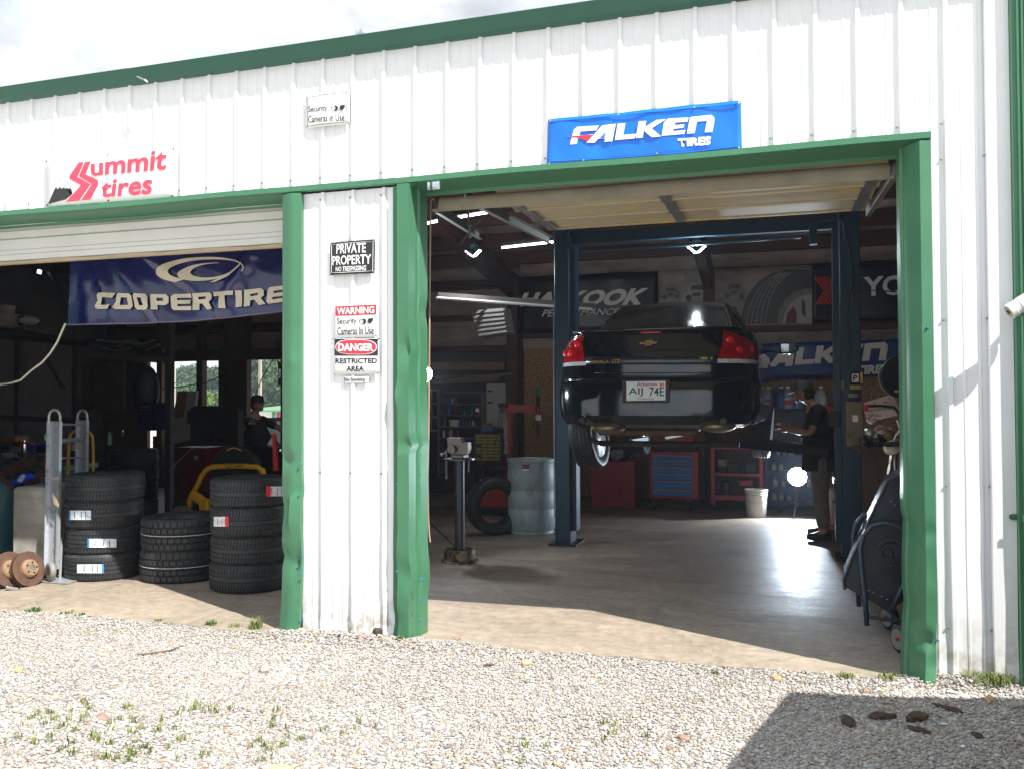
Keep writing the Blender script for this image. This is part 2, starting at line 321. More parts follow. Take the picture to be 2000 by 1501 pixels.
# stones
ico = bmesh.new(); bmesh.ops.create_icosphere(ico, subdivisions=1, radius=1); IV = np.array([v.co[:] for v in ico.verts]); IF = np.array([[v.index for v in f.verts] for f in ico.faces]); ico.free()
def stones(name, pts, rad, m, kind='stuff', flat=.5):
    n = len(pts); V = IV[None]*(1+rng.uniform(-.28, .28, (n, len(IV), 1)))
    sc = np.stack([rad*rng.uniform(.75, 1.35, n), rad*rng.uniform(.75, 1.35, n), rad*rng.uniform(flat*.7, flat*1.3, n)], 1); V = V*sc[:, None]
    a = rng.uniform(0, 6.28, n); c, s_ = np.cos(a), np.sin(a); X = V[:, :, 0]*c[:, None]-V[:, :, 1]*s_[:, None]; Y = V[:, :, 0]*s_[:, None]+V[:, :, 1]*c[:, None]
    V = np.stack([X, Y, V[:, :, 2]], 2)+pts[:, None]
    F = (IF[None]+(np.arange(n)*len(IV))[:, None, None]).reshape(-1, 3)
    me = bpy.data.meshes.new(name); me.vertices.add(n*len(IV)); me.vertices.foreach_set('co', V.ravel()); me.loops.add(F.size); me.loops.foreach_set('vertex_index', F.ravel().astype(np.int32))
    me.polygons.add(len(F)); me.polygons.foreach_set('loop_start', np.arange(0, F.size, 3, dtype=np.int32)); me.update(); me.materials.append(m)
    return link(name, me, None, kind)
pts = []; rad = []
N_ST = 92000
xx = rng.uniform(-6.3, 2.0, N_ST*2); yy = 2.75+2.75*rng.uniform(0, 1, N_ST*2)**.9
keep = 0
for x, y in zip(xx, yy):
    if x/y < -1.12 or x/y > .3: continue
    fr = 5.27+.03*math.sin(x*2.3)+.02*math.sin(x*6.1+1)+(-.05 if x < -3 else 0)+(.06*math.exp(-((x+.6)/.5)**2))
    lim = fr+.015*math.sin(x*9)+.01
    if .68 < x: lim = 5.36
    if -3.3 < x < -2.2: lim = 5.34
    if y > lim: continue
    r = .0052+.0045*random.random()**2+(.006 if random.random() < .05 else 0)
    if y < 4: r *= 1.12
    pts.append((x, y, gz(x, y)+r*.15+random.random()*.005)); rad.append(r)
    keep += 1
    if keep >= N_ST: break
o = stones('gravel', np.array(pts), np.array(rad), M_gravel)
# larger loose stones and clods one can count
def rock(loc, r, label, m, seed, name='stone', cat='stone', flat=.6):
    rs = random.Random(seed); b = bmesh.new(); bmesh.ops.create_icosphere(b, subdivisions=2, radius=1)
    for v in b.verts:
        v.co = v.co*(1+.22*math.sin(3*v.co.x+seed)*math.sin(4*v.co.y+seed*2)+rs.uniform(-.08, .08))
        v.co = Vector((v.co.x*r[0], v.co.y*r[1], v.co.z*r[2]))
    me = bpy.data.meshes.new(name); b.to_mesh(me); b.free(); me.materials.append(m); o = link(name, me); o.location = loc; o.rotation_euler = (0, 0, rs.uniform(0, 3)); tag(o, label, cat); return o
M_rk = mat('grey_stone', (.36, .34, .31), .85, 0, .25, 30, bump=.3); M_rkt = mat('tan_stone', (.5, .36, .2), .85, 0, .25, 30, bump=.3); M_rkr = mat('reddish_stone', (.3, .2, .16), .85, 0, .25, 30, bump=.3)
M_clod = mat('dark_earth_clod', (.07, .045, .03), .95, 0, .4, 40, bump=.8)
for i, (px, py, r, lab, mm) in enumerate([
    (517, 1303, (.032, .03, .032), 'upright grey pear shaped stone on the gravel in front of the pier', M_rk),
    (737, 1250, (.045, .03, .03), 'dark pitted lump of stone at the foot of the white pier', M_clod),
    (705, 1260, (.03, .02, .012), 'small reddish flat stone beside the dark lump at the pier foot', M_rkr),
    (37, 1318, (.03, .025, .018), 'tan block shaped stone lying alone on the gravel far left', M_rkt),
    (200, 1404, (.06, .03, .012), 'flat brown leaf shaped stone on the gravel at lower left', M_rkr),
    (560, 1284, (.05, .02, .012), 'long flat grey stone near the pier on the gravel', M_rk),
    (600, 1268, (.025, .02, .014), 'yellowish stone just below the green left trim foot', M_rkt),
    (286, 1366, (.025, .02, .018), 'pale rounded stone among the grass left of centre', M_rk),
    (540, 1497, (.07, .035, .014), 'flat yellow stone at the bottom edge of the picture', M_rkt),
    (617, 1430, (.03, .02, .015), 'bluish grey flat stone in the lower middle gravel', M_rk),
    (1028, 1307, (.032, .024, .02), 'tan stone in front of the right bay gravel edge', M_rkt),
    (955, 1310, (.035, .02, .01), 'thin dark slate sliver on gravel before the right bay', M_clod),
    (890, 1258, (.035, .02, .012), 'brown flat stone next to the right green trim foot', M_rkr),
    (1517, 1335, (.026, .022, .02), 'round tan stone at the tip of the shaded gravel', M_rkt),
    (1935, 1380, (.025, .022, .025), 'orange round stone near the grass at the right', M_rkt),
    (1985, 1388, (.04, .03, .018), 'pale broad stone at the right edge of the gravel', M_rk),
    (1908, 1434, (.03, .022, .014), 'slate grey flat stone in the lower right shade', M_clod),
    (1690, 1356, (.02, .018, .016), 'small mottled stone in the shade below the threshold', M_rkr),
    (1335, 1448, (.03, .022, .016), 'pinkish rounded stone on the sunny gravel lower middle', M_rkr),
    (855, 1415, (.025, .02, .015), 'small dark round stone in the middle of the gravel', M_rk)]):
    p = G(px, py, -.03); rock((p.x, p.y, gz(p.x, p.y)+r[2]*.6), r, lab, mm, i+3)
for i, (px, py, r, lab) in enumerate([(1655, 1403, (.06, .03, .025), 'leftmost dark earth clod in the shaded gravel'), (1725, 1396, (.075, .03, .022), 'long earth clod second from left in the shaded gravel'), (1790, 1400, (.07, .035, .026), 'widest dark earth clod in the middle of the shade'),
     (1795, 1421, (.06, .022, .016), 'narrow earth clod lying nearest the viewer in the shade'), (1850, 1387, (.085, .022, .014), 'flat crumbled earth clod farthest right in the shade')]):
    p = G(px, py, -.03); rock((p.x, p.y, gz(p.x, p.y)+r[2]*.5), r, lab, M_clod, i+40, 'earth_clod', 'clod')
# twig
p = [G(268, 1273, 0), G(300, 1266, .01), G(330, 1262, .008), G(357, 1254, .004)]
tag(MB().tube([(q.x, q.y, gz(q.x, q.y)+.012) for q in p], [.004, .006, .006, .004], 6).build('twig', mat('grey_bark', (.12, .09, .07), .9)), 'thin grey twig lying on the gravel below the left slab', 'twig')
# litter shards
for i, (px, py, dx) in enumerate([(1860, 1358, .05), (1843, 1405, .035), (1880, 1448, .035)]):
    p = G(px, py, -.01); tag(MB().box((p.x, p.y, gz(p.x, p.y)+.012), (dx, .016, .004), (0.1, .1, .5*i)).build('plastic_shard', mat('pale_plastic', (.55, .66, .75), .3)), ['white bent plastic shard by the grass at the right', 'pale blue plastic strip among the earth clods', 'pale blue plastic strip in the lower right shade'][i], 'litter')
# weeds
M_grass = mat('fresh_grass', (.15, .19, .05), .7, 0, .35, 60); M_weed = mat('broad_weed_leaf', (.07, .16, .035), .7, 0, .35, 40)
def blades(mb, x, y, z, n, h, sp, wd=.0035):
    for _ in range(n):
        a = random.uniform(0, 6.28); r = sp*random.random()**.7; bx, by = x+r*math.cos(a), y+r*math.sin(a); b = random.uniform(0, 6.28); hh = h*random.uniform(.5, 1.1); le = hh*random.uniform(.2, .9)
        u = Vector((math.cos(b), math.sin(b), 0)); v = Vector((-u.y, u.x, 0))*wd; p = Vector((bx, by, z))
        a1 = p+u*le*.35+Vector((0, 0, hh*.6)); a2 = p+u*le+Vector((0, 0, hh*.8))
        mb.add([p-v, p+v, a1+v*.8, a1-v*.8, a2], [(0, 1, 2, 3), (3, 2, 4)])
for i, (px, py, n, h, sp, lab) in enumerate([
    (65, 1196, 60, .05, .06, 'low leafy weed patch at the slab lip, far left'), (130, 1200, 25, .035, .05, 'small sparse weed right of the far left weed patch'), (155, 1204, 25, .035, .04, 'sprig of weed at the left slab lip, third from the left'),
    (312, 1213, 30, .03, .03, 'single small clump of weed halfway along the left slab lip'), (418, 1220, 45, .06, .04, 'upright seedling weed left of the green post'), (470, 1222, 30, .055, .05, 'thin grass sprigs between seedling weed and green post'),
    (512, 1224, 70, .10, .04, 'tallest bright green grass tuft beside the left green post'), (704, 1232, 7, .10, .01, 'few tall pale blades at the foot of the white pier'), (780, 1256, 35, .03, .02, 'little green moss tuft on the dark lump'),
    (1650, 1320, 90, .035, .05, 'bright grass tuft at the middle of the right threshold'), (1738, 1330, 60, .05, .06, 'grass sprigs left of the crumpled green jamb foot'), (1905, 1330, 170, .09, .1, 'broad grass clump at the foot of the right white wall'), (1950, 1345, 120, .08, .08, 'grass clump closest to the green ribbed panel'), (1395, 1316, 25, .03, .03, 'tiny grass sprig on the gravel before the right bay')]):
    p = G(px, py, -.01); mb = MB(); blades(mb, p.x, min(p.y, 5.27), gz(p.x, p.y), n, h, sp, .004 if i < 5 else .0028); tag(mb.build('weed_tuft', M_weed if i < 5 else M_grass), lab, 'weed')
mb = MB()
for _ in range(115):
    if _ % 5 == 0: kx = random.gauss(300, 220) if random.random() < .8 else random.uniform(600, 1300); ky = random.uniform(1345, 1500)
    px = kx+random.gauss(0, 28); py = min(1505, ky+random.gauss(0, 12))
    if px < -20: continue
    p = G(px, py, -.03); blades(mb, p.x, p.y, gz(p.x, p.y)+.005, random.randint(5, 11), .045, .022, .003)
mb.build('sparse_grass', M_grass, kind='stuff')
# ------------------------------------------------------------------ building shell
RC = [-2.957+.229*k for k in range(-30, 20)]
def sheetprof(x0, x1, y=FY):
    p = [(x0, y)]
    for c in RC:
        for dx, hw, tw, h in ((0, .018, .010, .018), (.076, .008, .005, .0035), (.153, .008, .005, .0035)):
            q = c+dx
            if q-hw > x0 and q+hw < x1: p += [(q-hw, y), (q-tw, y-h), (q+tw, y-h), (q+hw, y)]
    return p+[(x1, y)]
wall = thing('workshop_building', 'white ribbed steel workshop with green trim and two open service bays', 'building', (-2.4, 5.4, 0))
def dentw(q):   # the lower metre of the pier sheets is knocked about
    x, y, z = q; k = max(0, min(1, (1.4-z)/1.4))
    return (x+.0025*k*math.sin(z*6+x*7), y-.0035*k*abs(math.sin(z*4.3+x*9))+.002*k*math.sin(z*11+x*13), z)
edges = [RC[2]+.12+.916*i for i in range(12)]
ed = [-9.4]+[e for e in edges if -9.3 < e < 1.1]+[1.245]
for a, b in zip(ed[:-1], ed[1:]): MB().ext(sheetprof(a, b), 3.045, 3.96).build('wall_sheet', M_white, wall)
MB().ext(sheetprof(-3.115, RC[29]+.12 if RC[29]+.12 < -2.45 else -2.75), -.03, 2.998, 30, dentw).build('wall_sheet', M_white, wall)
MB().ext(sheetprof(-2.75, -2.43), -.05, 2.998, 30, dentw).build('wall_sheet', M_white, wall) if not (RC[29]+.12 < -2.45) else MB().ext(sheetprof(RC[29]+.12, -2.43), -.05, 2.998, 30, dentw).build('wall_sheet', M_white, wall)
MB().ext(sheetprof(.845, 1.245), -.06, 3.045, 30, dentw).build('wall_sheet', M_white, wall)
MB().ext(sheetprof(-9.4, -6.3), -.05, 3.045).build('wall_sheet', M_white, wall)
MB().ext([(1.125, 5.318), (1.13, 5.30), (1.245, 5.298), (1.245, 5.33)], -.06, 3.96, 12, dentw).build('corner_trim', M_white, wall)
# inner leaf closes the wall (liner)
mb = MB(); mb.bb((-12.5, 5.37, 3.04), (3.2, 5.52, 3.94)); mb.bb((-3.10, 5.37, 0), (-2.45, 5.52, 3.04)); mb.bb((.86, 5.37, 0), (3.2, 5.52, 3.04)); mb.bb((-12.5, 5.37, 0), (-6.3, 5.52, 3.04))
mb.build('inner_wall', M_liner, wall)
# green trims: plan profiles, dented low down
def dent(k0, sd, flare=0., cx=0.):
    g = random.Random(int(sd*10)); D = [(g.uniform(.05, k0)*g.uniform(.5, 1), g.uniform(-.09, .09), g.uniform(-.022, .034), g.uniform(.02, .10), g.uniform(.02, .05)) for _ in range(14)]
    def f(q):
        x, y, z = q; k = max(0, min(1, (k0-z)/k0)); fl = flare*max(0, (.38-z)/.38)**1.6; dy = 0; dx = 0
        for z0, xo, dp, wz, wx in D:
            e = dp*math.exp(-((z-z0)/wz)**2-((x-cx-xo)/wx)**2); dy += e; dx += .45*e
        return (x+dx+.003*k*math.sin(z*5+sd)-fl*.3, y+dy-fl+.002*k*math.sin(z*13+sd), z)
    return f
def sub(prof, n=3):
    o = []
    for a, b in zip(prof[:-1], prof[1:]):
        for i in range(n): o.append((a[0]+(b[0]-a[0])*i/n, a[1]+(b[1]-a[1])*i/n))
    return o+[prof[-1]]
tA = [(-3.110, 5.325), (-3.110, 5.292), (-3.182, 5.272), (-3.262, 5.302), (-3.262, 5.52)]
tB = [(-2.436, 5.325), (-2.430, 5.312), (-2.392, 5.318), (-2.382, 5.268), (-2.300, 5.266), (-2.292, 5.40), (-2.278, 5.412), (-2.268, 5.52)]
tC = [(.845, 5.325), (.845, 5.285), (.788, 5.270), (.722, 5.372), (.716, 5.40), (.700, 5.41), (.698, 5.53)]
MB().ext(sub(tA), -.04, 3.0, 90, dent(1.9, 1.0, .03, -3.18)).build('jamb_trim', M_green, wall, auto=40)
MB().ext(sub(tB), -.05, 3.0, 90, dent(2.4, 2.3, .01, -2.33)).build('jamb_trim', M_green, wall, auto=40)
MB().ext(sub(tC), -.05, 3.0, 90, dent(1.6, 4.1, .075, .76)).build('jamb_trim', M_green, wall, auto=40)
MB().ext(sub([(-6.31, 5.325), (-6.31, 5.29), (-6.25, 5.28), (-6.25, 5.52)]), -.05, 3.0, 30, dent(1, 3)).build('jamb_trim', M_green, wall)
# head flashing with its lip and sloping soffit
hp = [(5.326, 3.052), (5.286, 3.048), (5.284, 3.012), (5.306, 3.006), (5.40, 2.998), (5.50, 2.985), (5.52, 2.965)]
for a, b in ((-6.31, -3.28), (-2.40, .85)):
    MB().grid([[(x+(b-a)*0, y, z+.004*math.sin(x*3)) for y, z in hp] for x in [a+(b-a)*i/24 for i in range(25)]]).build('head_flashing', M_green, wall)
MB().grid([[(x, y, z) for y, z in hp[:4]] for x in (-3.28, -3.1, -2.75, -2.40)]).build('head_flashing', M_green, wall)
# fasteners
mb = MB()
for c in RC:
    if -6.2 < c < 1.1: mb.ball((c-.028, 5.324, 3.10), .007, 6, 4)
    if -3.1 < c < -2.45: [mb.ball((c-.026, 5.324, z), .007, 6, 4) for z in (2.95, 1.08)]
for z in (2.9, 2.0, 1.08, .3): mb.ball((.905, 5.322, z), .007, 6, 4); mb.ball((1.118, 5.315, z), .007, 6, 4)
mb.build('sheet_screws', M_galv, wall, kind='stuff')
mb = MB(); M_bscrew = mat('blue_coated_screw', (.01, .2, .38), .3)
for (px, py) in ((587, 905), (589, 955), (592, 1085), (591, 1122), (586, 1212), (821, 925), (821, 980), (821, 1130), (827, 1130), (821, 1170), (822, 1210), (775, 1115), (776, 945), (1832, 1250), (1812, 640)):
    p = A(px, py, 5.27); mb.ball(p, .008, 6, 4)
mb.build('trim_screws', M_bscrew, wall, kind='stuff')
# gutter (two lengths lapped) and eave
gp = [(5.33, 3.900), (5.30, 3.903), (5.268, 3.910), (5.258, 3.922), (5.255, 3.938), (5.243, 3.950), (5.236, 3.985), (5.232, 3.992), (5.240, 3.998), (5.25, 3.988), (5.32, 3.984)]
gut = thing('gutter', 'dark green steel gutter running along the whole eave above the white wall', 'gutter', (-4.7, 5.2, 3.9))
gs = lambda x: .006+.0065*(x+5.8)
MB().grid([[(x, y, z+gs(x)) for y, z in gp] for x in [-9.4+.5*i for i in range(10)]+[-4.52]]).build('gutter_length', M_gutter, gut, auto=35)
MB().grid([[(x, y-.004, z-.004+gs(x)) for y, z in gp] for x in [-4.53+.5*i for i in range(13)]+[1.9]]).build('gutter_length', M_gutter, gut, auto=35)
MB().tube([A(268, 150, 5.2), A(283, 157, 5.19), A(288, 161, 5.2)], .006, 6).build('gutter_clip', M_galv, gut)
# plant growing from the gutter
mb = MB()
for i in range(16):
    p = A(700+random.uniform(-6, 6), 74, 5.25); q = A(700+random.uniform(-8, 16), random.uniform(50, 70), 5.25); mb.tube([p, (p+q)/2+Vector((.01, 0, .005)), q], [.002, .003, .001], 4)
tag(mb.build('dried_weed', mat('bluish_dried_stalks', (.25, .33, .42), .6)), 'small bluish dry weed sprouting from the gutter', 'weed')
# roof
roof = thing('roof_structure', 'low gabled roof of steel frames, purlins and sagging white insulation seen through the bays', 'roof', (-4, 9.7, 4))
zr = lambda y: 3.93+(y-5.3)*.10 if y < 9.7 else 4.37-(y-9.7)*.12
ys_ = [5.34, 6.2, 7.1, 8, 8.9, 9.7, 10.6, 11.5, 12.4, 13.2, 14.1]
MB().grid([[(x, y, zr(y)+.03) for y in ys_] for x in (-12.6, -8, -4, 0, 3.3)]).build('roof_sheet', M_galv, roof)
xs2 = [-12.5+.25*i for i in range(63)]; ys2 = [5.5+.17*i for i in range(51)]
MB().grid([[(x, y, zr(y)-.02-.05*abs(math.sin((y-5.3)*math.pi/1.2))-.02*math.sin(x*3+y)) for y in ys2] for x in xs2]).build('insulation', M_insul, roof, smooth=True)
for y in (6.5, 7.7, 8.9, 10.1, 11.1, 12.1, 13.0):
    mb = MB(); z = zr(y)-.17; mb.bb((-12.4, y-.012, z-.09), (3.1, y+.012, z+.1)); mb.bb((-12.4, y+.014, z-.09), (3.1, y+.07, z-.078)); mb.bb((-12.4, y-.07, z+.088), (3.1, y-.014, z+.1)); mb.build('purlin', M_redox, roof)
for x in (-8.1, -4.08, -.95, 2.1):
    mb = MB()
    for (ya, yb) in ((5.56, 9.7), (9.7, 13.9)):
        za, zb = zr(ya)-.28, zr(yb)-.28; dz = .34 if ya < 6 else .24; d2 = .24 if ya < 6 else .36
        mb.prism([(x-.005, ya, za), (x-.005, yb, zb), (x-.005, yb, zb-d2), (x-.005, ya, za-dz)], (.01, 0, 0))
        mb.prism([(x-.07, ya, za-dz), (x-.07, yb, zb-d2), (x-.07, yb, zb-d2-.012), (x-.07, ya, za-dz-.012)], (.14, 0, 0))
        mb.prism([(x-.07, ya, za+.012), (x-.07, yb, zb+.012), (x-.07, yb, zb), (x-.07, ya, za)], (.14, 0, 0))
    mb.build('rafter', M_redox, roof)
    MB().bb((x-.08, 13.55, 0), (x+.08, 13.93, zr(13.7)-.3)).build('column', M_redox if x != -4.08 else M_redox, roof)
    if x > -5:
        for s in (-1, 1): MB().tube([(x, 11.1, zr(11.1)-.5), (x+s*.35, 11.1, zr(11.1)-.1)], .022, 6).build('flange_brace', M_redox, roof)
# rear wall in its pieces
bk = thing('rear_wall', 'dusty rear wall with steel girts, insulation and chipboard behind the bays', 'wall', (-2, 14, 0))
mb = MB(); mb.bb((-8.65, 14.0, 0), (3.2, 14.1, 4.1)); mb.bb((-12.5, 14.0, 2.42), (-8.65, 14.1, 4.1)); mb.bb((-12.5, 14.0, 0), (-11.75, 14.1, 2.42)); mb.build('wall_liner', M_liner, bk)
P = []
for j in range(7):
    z = 3.62+.05*j; P.append([(x, 13.97-.05*math.sin(math.pi*j/6)-.01*math.sin(x*5), z+(.03*abs(math.sin(x*1.9)) if j == 0 else 0)) for x in [-8.6+.15*i for i in range(78)]])
MB().grid(P).build('insulation_band', M_insul, bk, smooth=True)
P = [[(x, 13.80-.06*math.sin(math.pi*j/5), 3.93-.035*j-.07*abs(math.sin(x*1.35+.6))*(j/5)) for x in [-4+.12*i for i in range(60)]] for j in range(6)]
MB().grid(P).build('insulation_swag', M_insul, bk, smooth=True)
MB().bb((-12, 13.93, 3.0), (-4.3, 13.97, 3.46)).build('insulation_panel', M_insul, bk)
MB().bb((-8.6, 13.93, 2.50), (-4.3, 13.96, 2.96)).build('insulation_panel', M_insul, bk)
for z, x0 in ((3.57, -12), (2.66, -4), (2.98, -12), (2.46, -12)):
    MB().bb((x0, 13.80, z-.045), (3.1 if z != 2.98 and z != 2.46 else -4.2, 13.99, z+.045)).build('girt', M_redox, bk)
MB().bb((-4, 13.9, 2.44), (3.1, 13.95, 2.61)).build('insulation_panel', M_insul, bk)
for i in range(6):
    x = -4.0+1.22*i; MB().bb((x+.004, 13.93, .02), (min(3.1, x+1.216), 13.955, 2.43 if i else 2.6)).build('chipboard_panel', M_osb, bk)
for z, x0, x1 in ((2.2, -8.6, -4.3), (1.95, -8.6, -4.4)):
    MB().box(((x0+x1)/2, 13.86, z), (x1-x0, .05, .13), (0, .02 if z > 2.1 else 0, 0)).build('timber_rail', M_wood, bk)
MB().tube([A(838, 742, 13.5), A(900, 738, 13.5), A(960, 733, 13.5), A(1000, 729, 13.5)], .018, 6).build('pipe_run', M_galv, bk)
MB().bb((3.1, 5.3, 0), (3.2, 14.1, 4.3)).build('side_wall', M_liner, bk); MB().bb((-12.6, 5.3, 0), (-12.5, 14.1, 4.3)).build('side_wall', M_liner, bk)
# timber and steel posts round the rear opening
op = thing('rear_opening_frame', 'dark timber posts and beams framing the open back of the left bay', 'frame', (-10, 13.9, 0))
for (pa, pb, mm) in ((390, 401, M_woodd), (445, 470, M_woodd), (470, 488, M_woodd), (313, 323, M_woodd)):
    a, b = A(pa, 700, 13.7), A(pb, 700, 13.7); MB().bb((a.x, 13.6, 0), (b.x, 13.75, 3.2)).build('post', mm, op)
a, b = A(433, 700, 13.9), A(446, 700, 13.9); MB().bb((a.x, 13.8, 0), (b.x, 13.9, 2.6)).build('post', M_green, op, label='green steel post')
a = A(290, 704, 13.5); b = A(560, 690, 13.5); MB().bb((a.x, 13.45, 2.33), (b.x+.3, 13.55, 2.49)).build('beam', M_woodd, op)
a = A(323, 672, 13.98); MB().bb((a.x, 13.95, 2.56), (-8.6, 13.99, 2.86)).build('fascia_panel', M_insul, op)
MB().bb((-12.4, 13.9, .0), (A(288, 700, 13.9).x, 13.99, 2.4)).build('infill_panel', M_woodd, op)
MB().bb((A(300, 770, 13.9).x, 13.88, 0), (A(440, 770, 13.9).x, 13.95, .95)).build('infill_panel', M_woodd, op)
for pts in ([(378, 686), (395, 740), (388, 765)], [(310, 760), (350, 755), (400, 748), (445, 730)], [(497, 775), (512, 738), (535, 700)], [(540, 660), (545, 735), (557, 736)]):
    MB().tube([A(x, y, 13.3) for x, y in pts], .009, 5).build('cable', M_black, op)

# ------------------------------------------------------------------ doors
od = thing('overhead_door', 'open sectional garage door with peeling cream foam backing under the right bay ceiling', 'garage door', (-.6, 6.2, 3))
n = 3
for i in range(n):
    y0 = 5.60+i*.48; z0 = 2.955+i*.022
    mb = MB(); mb.bb((-1.80, y0, z0), (.665, y0+.472, z0+.045)); mb.bb((-1.80, y0, z0-.012), (.665, y0+.03, z0-.001)); mb.bb((-1.80, y0+.44, z0-.012), (.665, y0+.472, z0-.001)); mb.build('door_section', M_beige, od)
    for hx in (-.70, -1.74, .60):
        mb = MB(); mb.bb((hx-.035, y0+.035, z0-.022), (hx+.035, y0+.435, z0-.003)); mb.bb((hx-.06, y0-.02, z0-.034), (hx+.06, y0+.02, z0-.014)); mb.build('hinge_stile', M_galv, od)
lip = []
for k in range(7): a = R(90*k/6); lip.append((5.56-.05*math.cos(a)+.02, 2.915+.05*math.sin(a)))
mb = MB(); mb.grid([[(x, y, z+.010*max(0, x*.0)) for y, z in [(5.535, 2.86), (5.53, 2.89)]+lip+[(5.62, 2.965)]] for x in [-2.19+.0985*i for i in range(30)]])
mb.build('top_section', mat('weathered_beige_door_edge', (.2, .17, .115), .55, 0, .2, 5, dirt=(.15, .13, .09), dscale=5, dstretch=(.3, 1, 1)), od, auto=40)
MB().tube([(-2.24, 5.55, 2.872), (.69, 5.55, 2.872)], .012, 8).build('door_seal', mat('frayed_grey_seal', (.25, .22, .17), .8), od)
for (a, b) in (((908, 385, -2.0), (1072, 470, -2.0)), ((850, 408, -2.5), (935, 461, -2.5)), ((1747, 330, .70), (1692, 415, .70))):
    p, q = XP(*a), XP(*b); d = (q-p).normalized()
    mb = MB(); mb.prism([p+Vector((-.004, 0, -.03)), q+Vector((-.004, 0, -.03)), q+Vector((-.004, 0, .03)), p+Vector((-.004, 0, .03))], (.008, 0, 0)); mb.prism([p+Vector((-.004, 0, -.034)), q+Vector((-.004, 0, -.034)), q+Vector((-.004, 0, -.03)), p+Vector((-.004, 0, -.03))], (.035, 0, 0)); mb.prism([p+Vector((-.004, 0, .03)), q+Vector((-.004, 0, .03)), q+Vector((-.004, 0, .034)), p+Vector((-.004, 0, .034))], (.035, 0, 0)); mb.build('track', M_galv, od)
for a, b in (((895, 385), (915, 412)), ((912, 385), (918, 465))): MB().tube([A(*a, 6.6), A(*b, 6.6)], .012, 4).build('hanger_strap', M_galv, od)
# left bay: roll-up door partly lowered
ld = thing('rollup_door', 'cream steel door lowered over the top of the left bay', 'garage door', (-4.7, 5.55, 2.9))
z = 2.985; zb = 2.70; prof = [(5.50, 3.0), (5.50, 2.975), (5.535, 2.965), (5.535, 2.945), (5.51, 2.935), (5.51, 2.885), (5.525, 2.88), (5.505, 2.872), (5.505, 2.80), (5.512, 2.797), (5.505, 2.794), (5.505, 2.768), (5.512, 2.765), (5.505, 2.762), (5.505, 2.722), (5.52, 2.715)]
prof = [(y, 2.70+(z_-2.715)*1.10) for y, z_ in prof]
MB().grid([[(x, y, z_) for y, z_ in prof] for x in [-6.26+.15*i for i in range(21)]]).build('door_curtain', M_doorw, ld)
MB().grid([[(x, 5.500, 2.700+.004*math.sin(x*9)), (x, 5.498, 2.688), (x, 5.51, 2.676), (x, 5.54, 2.676)] for x in [-6.26+.1*i for i in range(31)]]).build('bottom_bar', mat('tan_bottom_bar', (.42, .34, .22), .6), ld)

# ------------------------------------------------------------------ green ribbed panel at the right and what hangs on it
gp_ = thing('ribbed_green_panel', 'tall green finely ribbed steel panel standing proud at the right edge', 'panel', (1.6, 5.3, 0))
pf = [(1.247, 5.335), (1.247, 5.262), (1.268, 5.262)]; x = 1.268
while x < 2.2: pf += [(x+.004, 5.250), (x+.013, 5.250), (x+.017, 5.262), (x+.022, 5.262)]; x += .022
MB().ext(pf, -.05, 3.96, 1).build('ribbed_sheet', M_green, gp_)
hz = A(1970, 1010, 5.25).z
mb = MB(); mb.lathe([(.001, 0), (.016, 0), (.016, .004), (.001, .004)], (1.222, 5.292, hz), 16, rotm((R(90), 0, 0))); mb.bb((1.222, 5.284, hz-.016), (1.25, 5.288, hz+.016)); mb.bb((1.26, 5.24, hz-.016), (1.42, 5.247, hz+.016)); mb.build('hasp', M_green, gp_)
sc = thing('security_camera', 'white bullet security camera pointing left from the green panel', 'camera', A(1995, 595, 5.0))
c0 = A(1970, 610, 5.14); dr = (A(2040, 568, 5.15)-c0).normalized(); T = dr.to_track_quat('Z', 'Y').to_matrix()
MB().lathe([(.038, 0), (.042, .004), (.043, .03), (.041, .033), (.041, .06), (.044, .062), (.044, .21), (.03, .225)], c0, 24, T).build('housing', mat('white_camera_plastic', (.75, .74, .7), .3), sc, auto=30)
MB().lathe([(.0, 0), (.033, 0), (.033, .006), (.0, .006)], c0-dr*.003, 20, T).build('led_ring', mat('gold_led_ring', (.25, .17, .06), .3), sc)
MB().lathe([(.0, 0), (.013, 0), (.013, .006), (.0, .006)], c0-dr*.008, 16, T).build('lens', M_glassd, sc)
e = c0+dr*.13; MB().tube([e, e+Vector((.03, .08, .01)), (e.x+.05, 5.25, e.z+.02)], .014, 8).build('bracket', mat('white_camera_plastic', (.75, .74, .7)), sc)
# ------------------------------------------------------------------ signs on the outside wall
def sign(name, label, cat, quad, Y, m, th=.002, curve=0., nb=14, group=None):
    tl, tr, br, bl = qd(quad, Y); t = thing(name, label, cat, (tl+br)/2, group)
    return t, (tl, tr, br, bl)
def sheetq(q, m, parent, name, fn=None, nx=12, ny=6, off=0., th=.0):
    tl, tr, br, bl = q; P = []
    for j in range(ny+1):
        v = j/ny; P.append([Vector(fn(bl.lerp(br, i/nx).lerp(tl.lerp(tr, i/nx), v))) if fn else bl.lerp(br, i/nx).lerp(tl.lerp(tr, i/nx), v) for i in range(nx+1)])
    for r in P:
        for p in r: p.y += off
    o = MB().grid(P).build(name, m, parent, smooth=True)
    md = o.modifiers.new('thickness', 'SOLIDIFY'); md.thickness = .0015; md.offset = 0
    return o
def sub_q(q, u0, v0, u1, v1):   # u right, v down
    tl, tr, br, bl = q; f = lambda u, v: tl.lerp(tr, u).lerp(bl.lerp(br, u), v)
    return [f(u0, v0), f(u1, v0), f(u1, v1), f(u0, v1)]
SY = 5.309
def bolts(q, parent, us, m=M_galv, r=.006, off=-.004):
    mb = MB()
    for u, v in us: p = sub_q(q, u, v, 1, 1)[0]; mb.ball((p.x, p.y+off, p.z), r, 8, 5)
    mb.build('fixings', m, parent, kind='stuff')
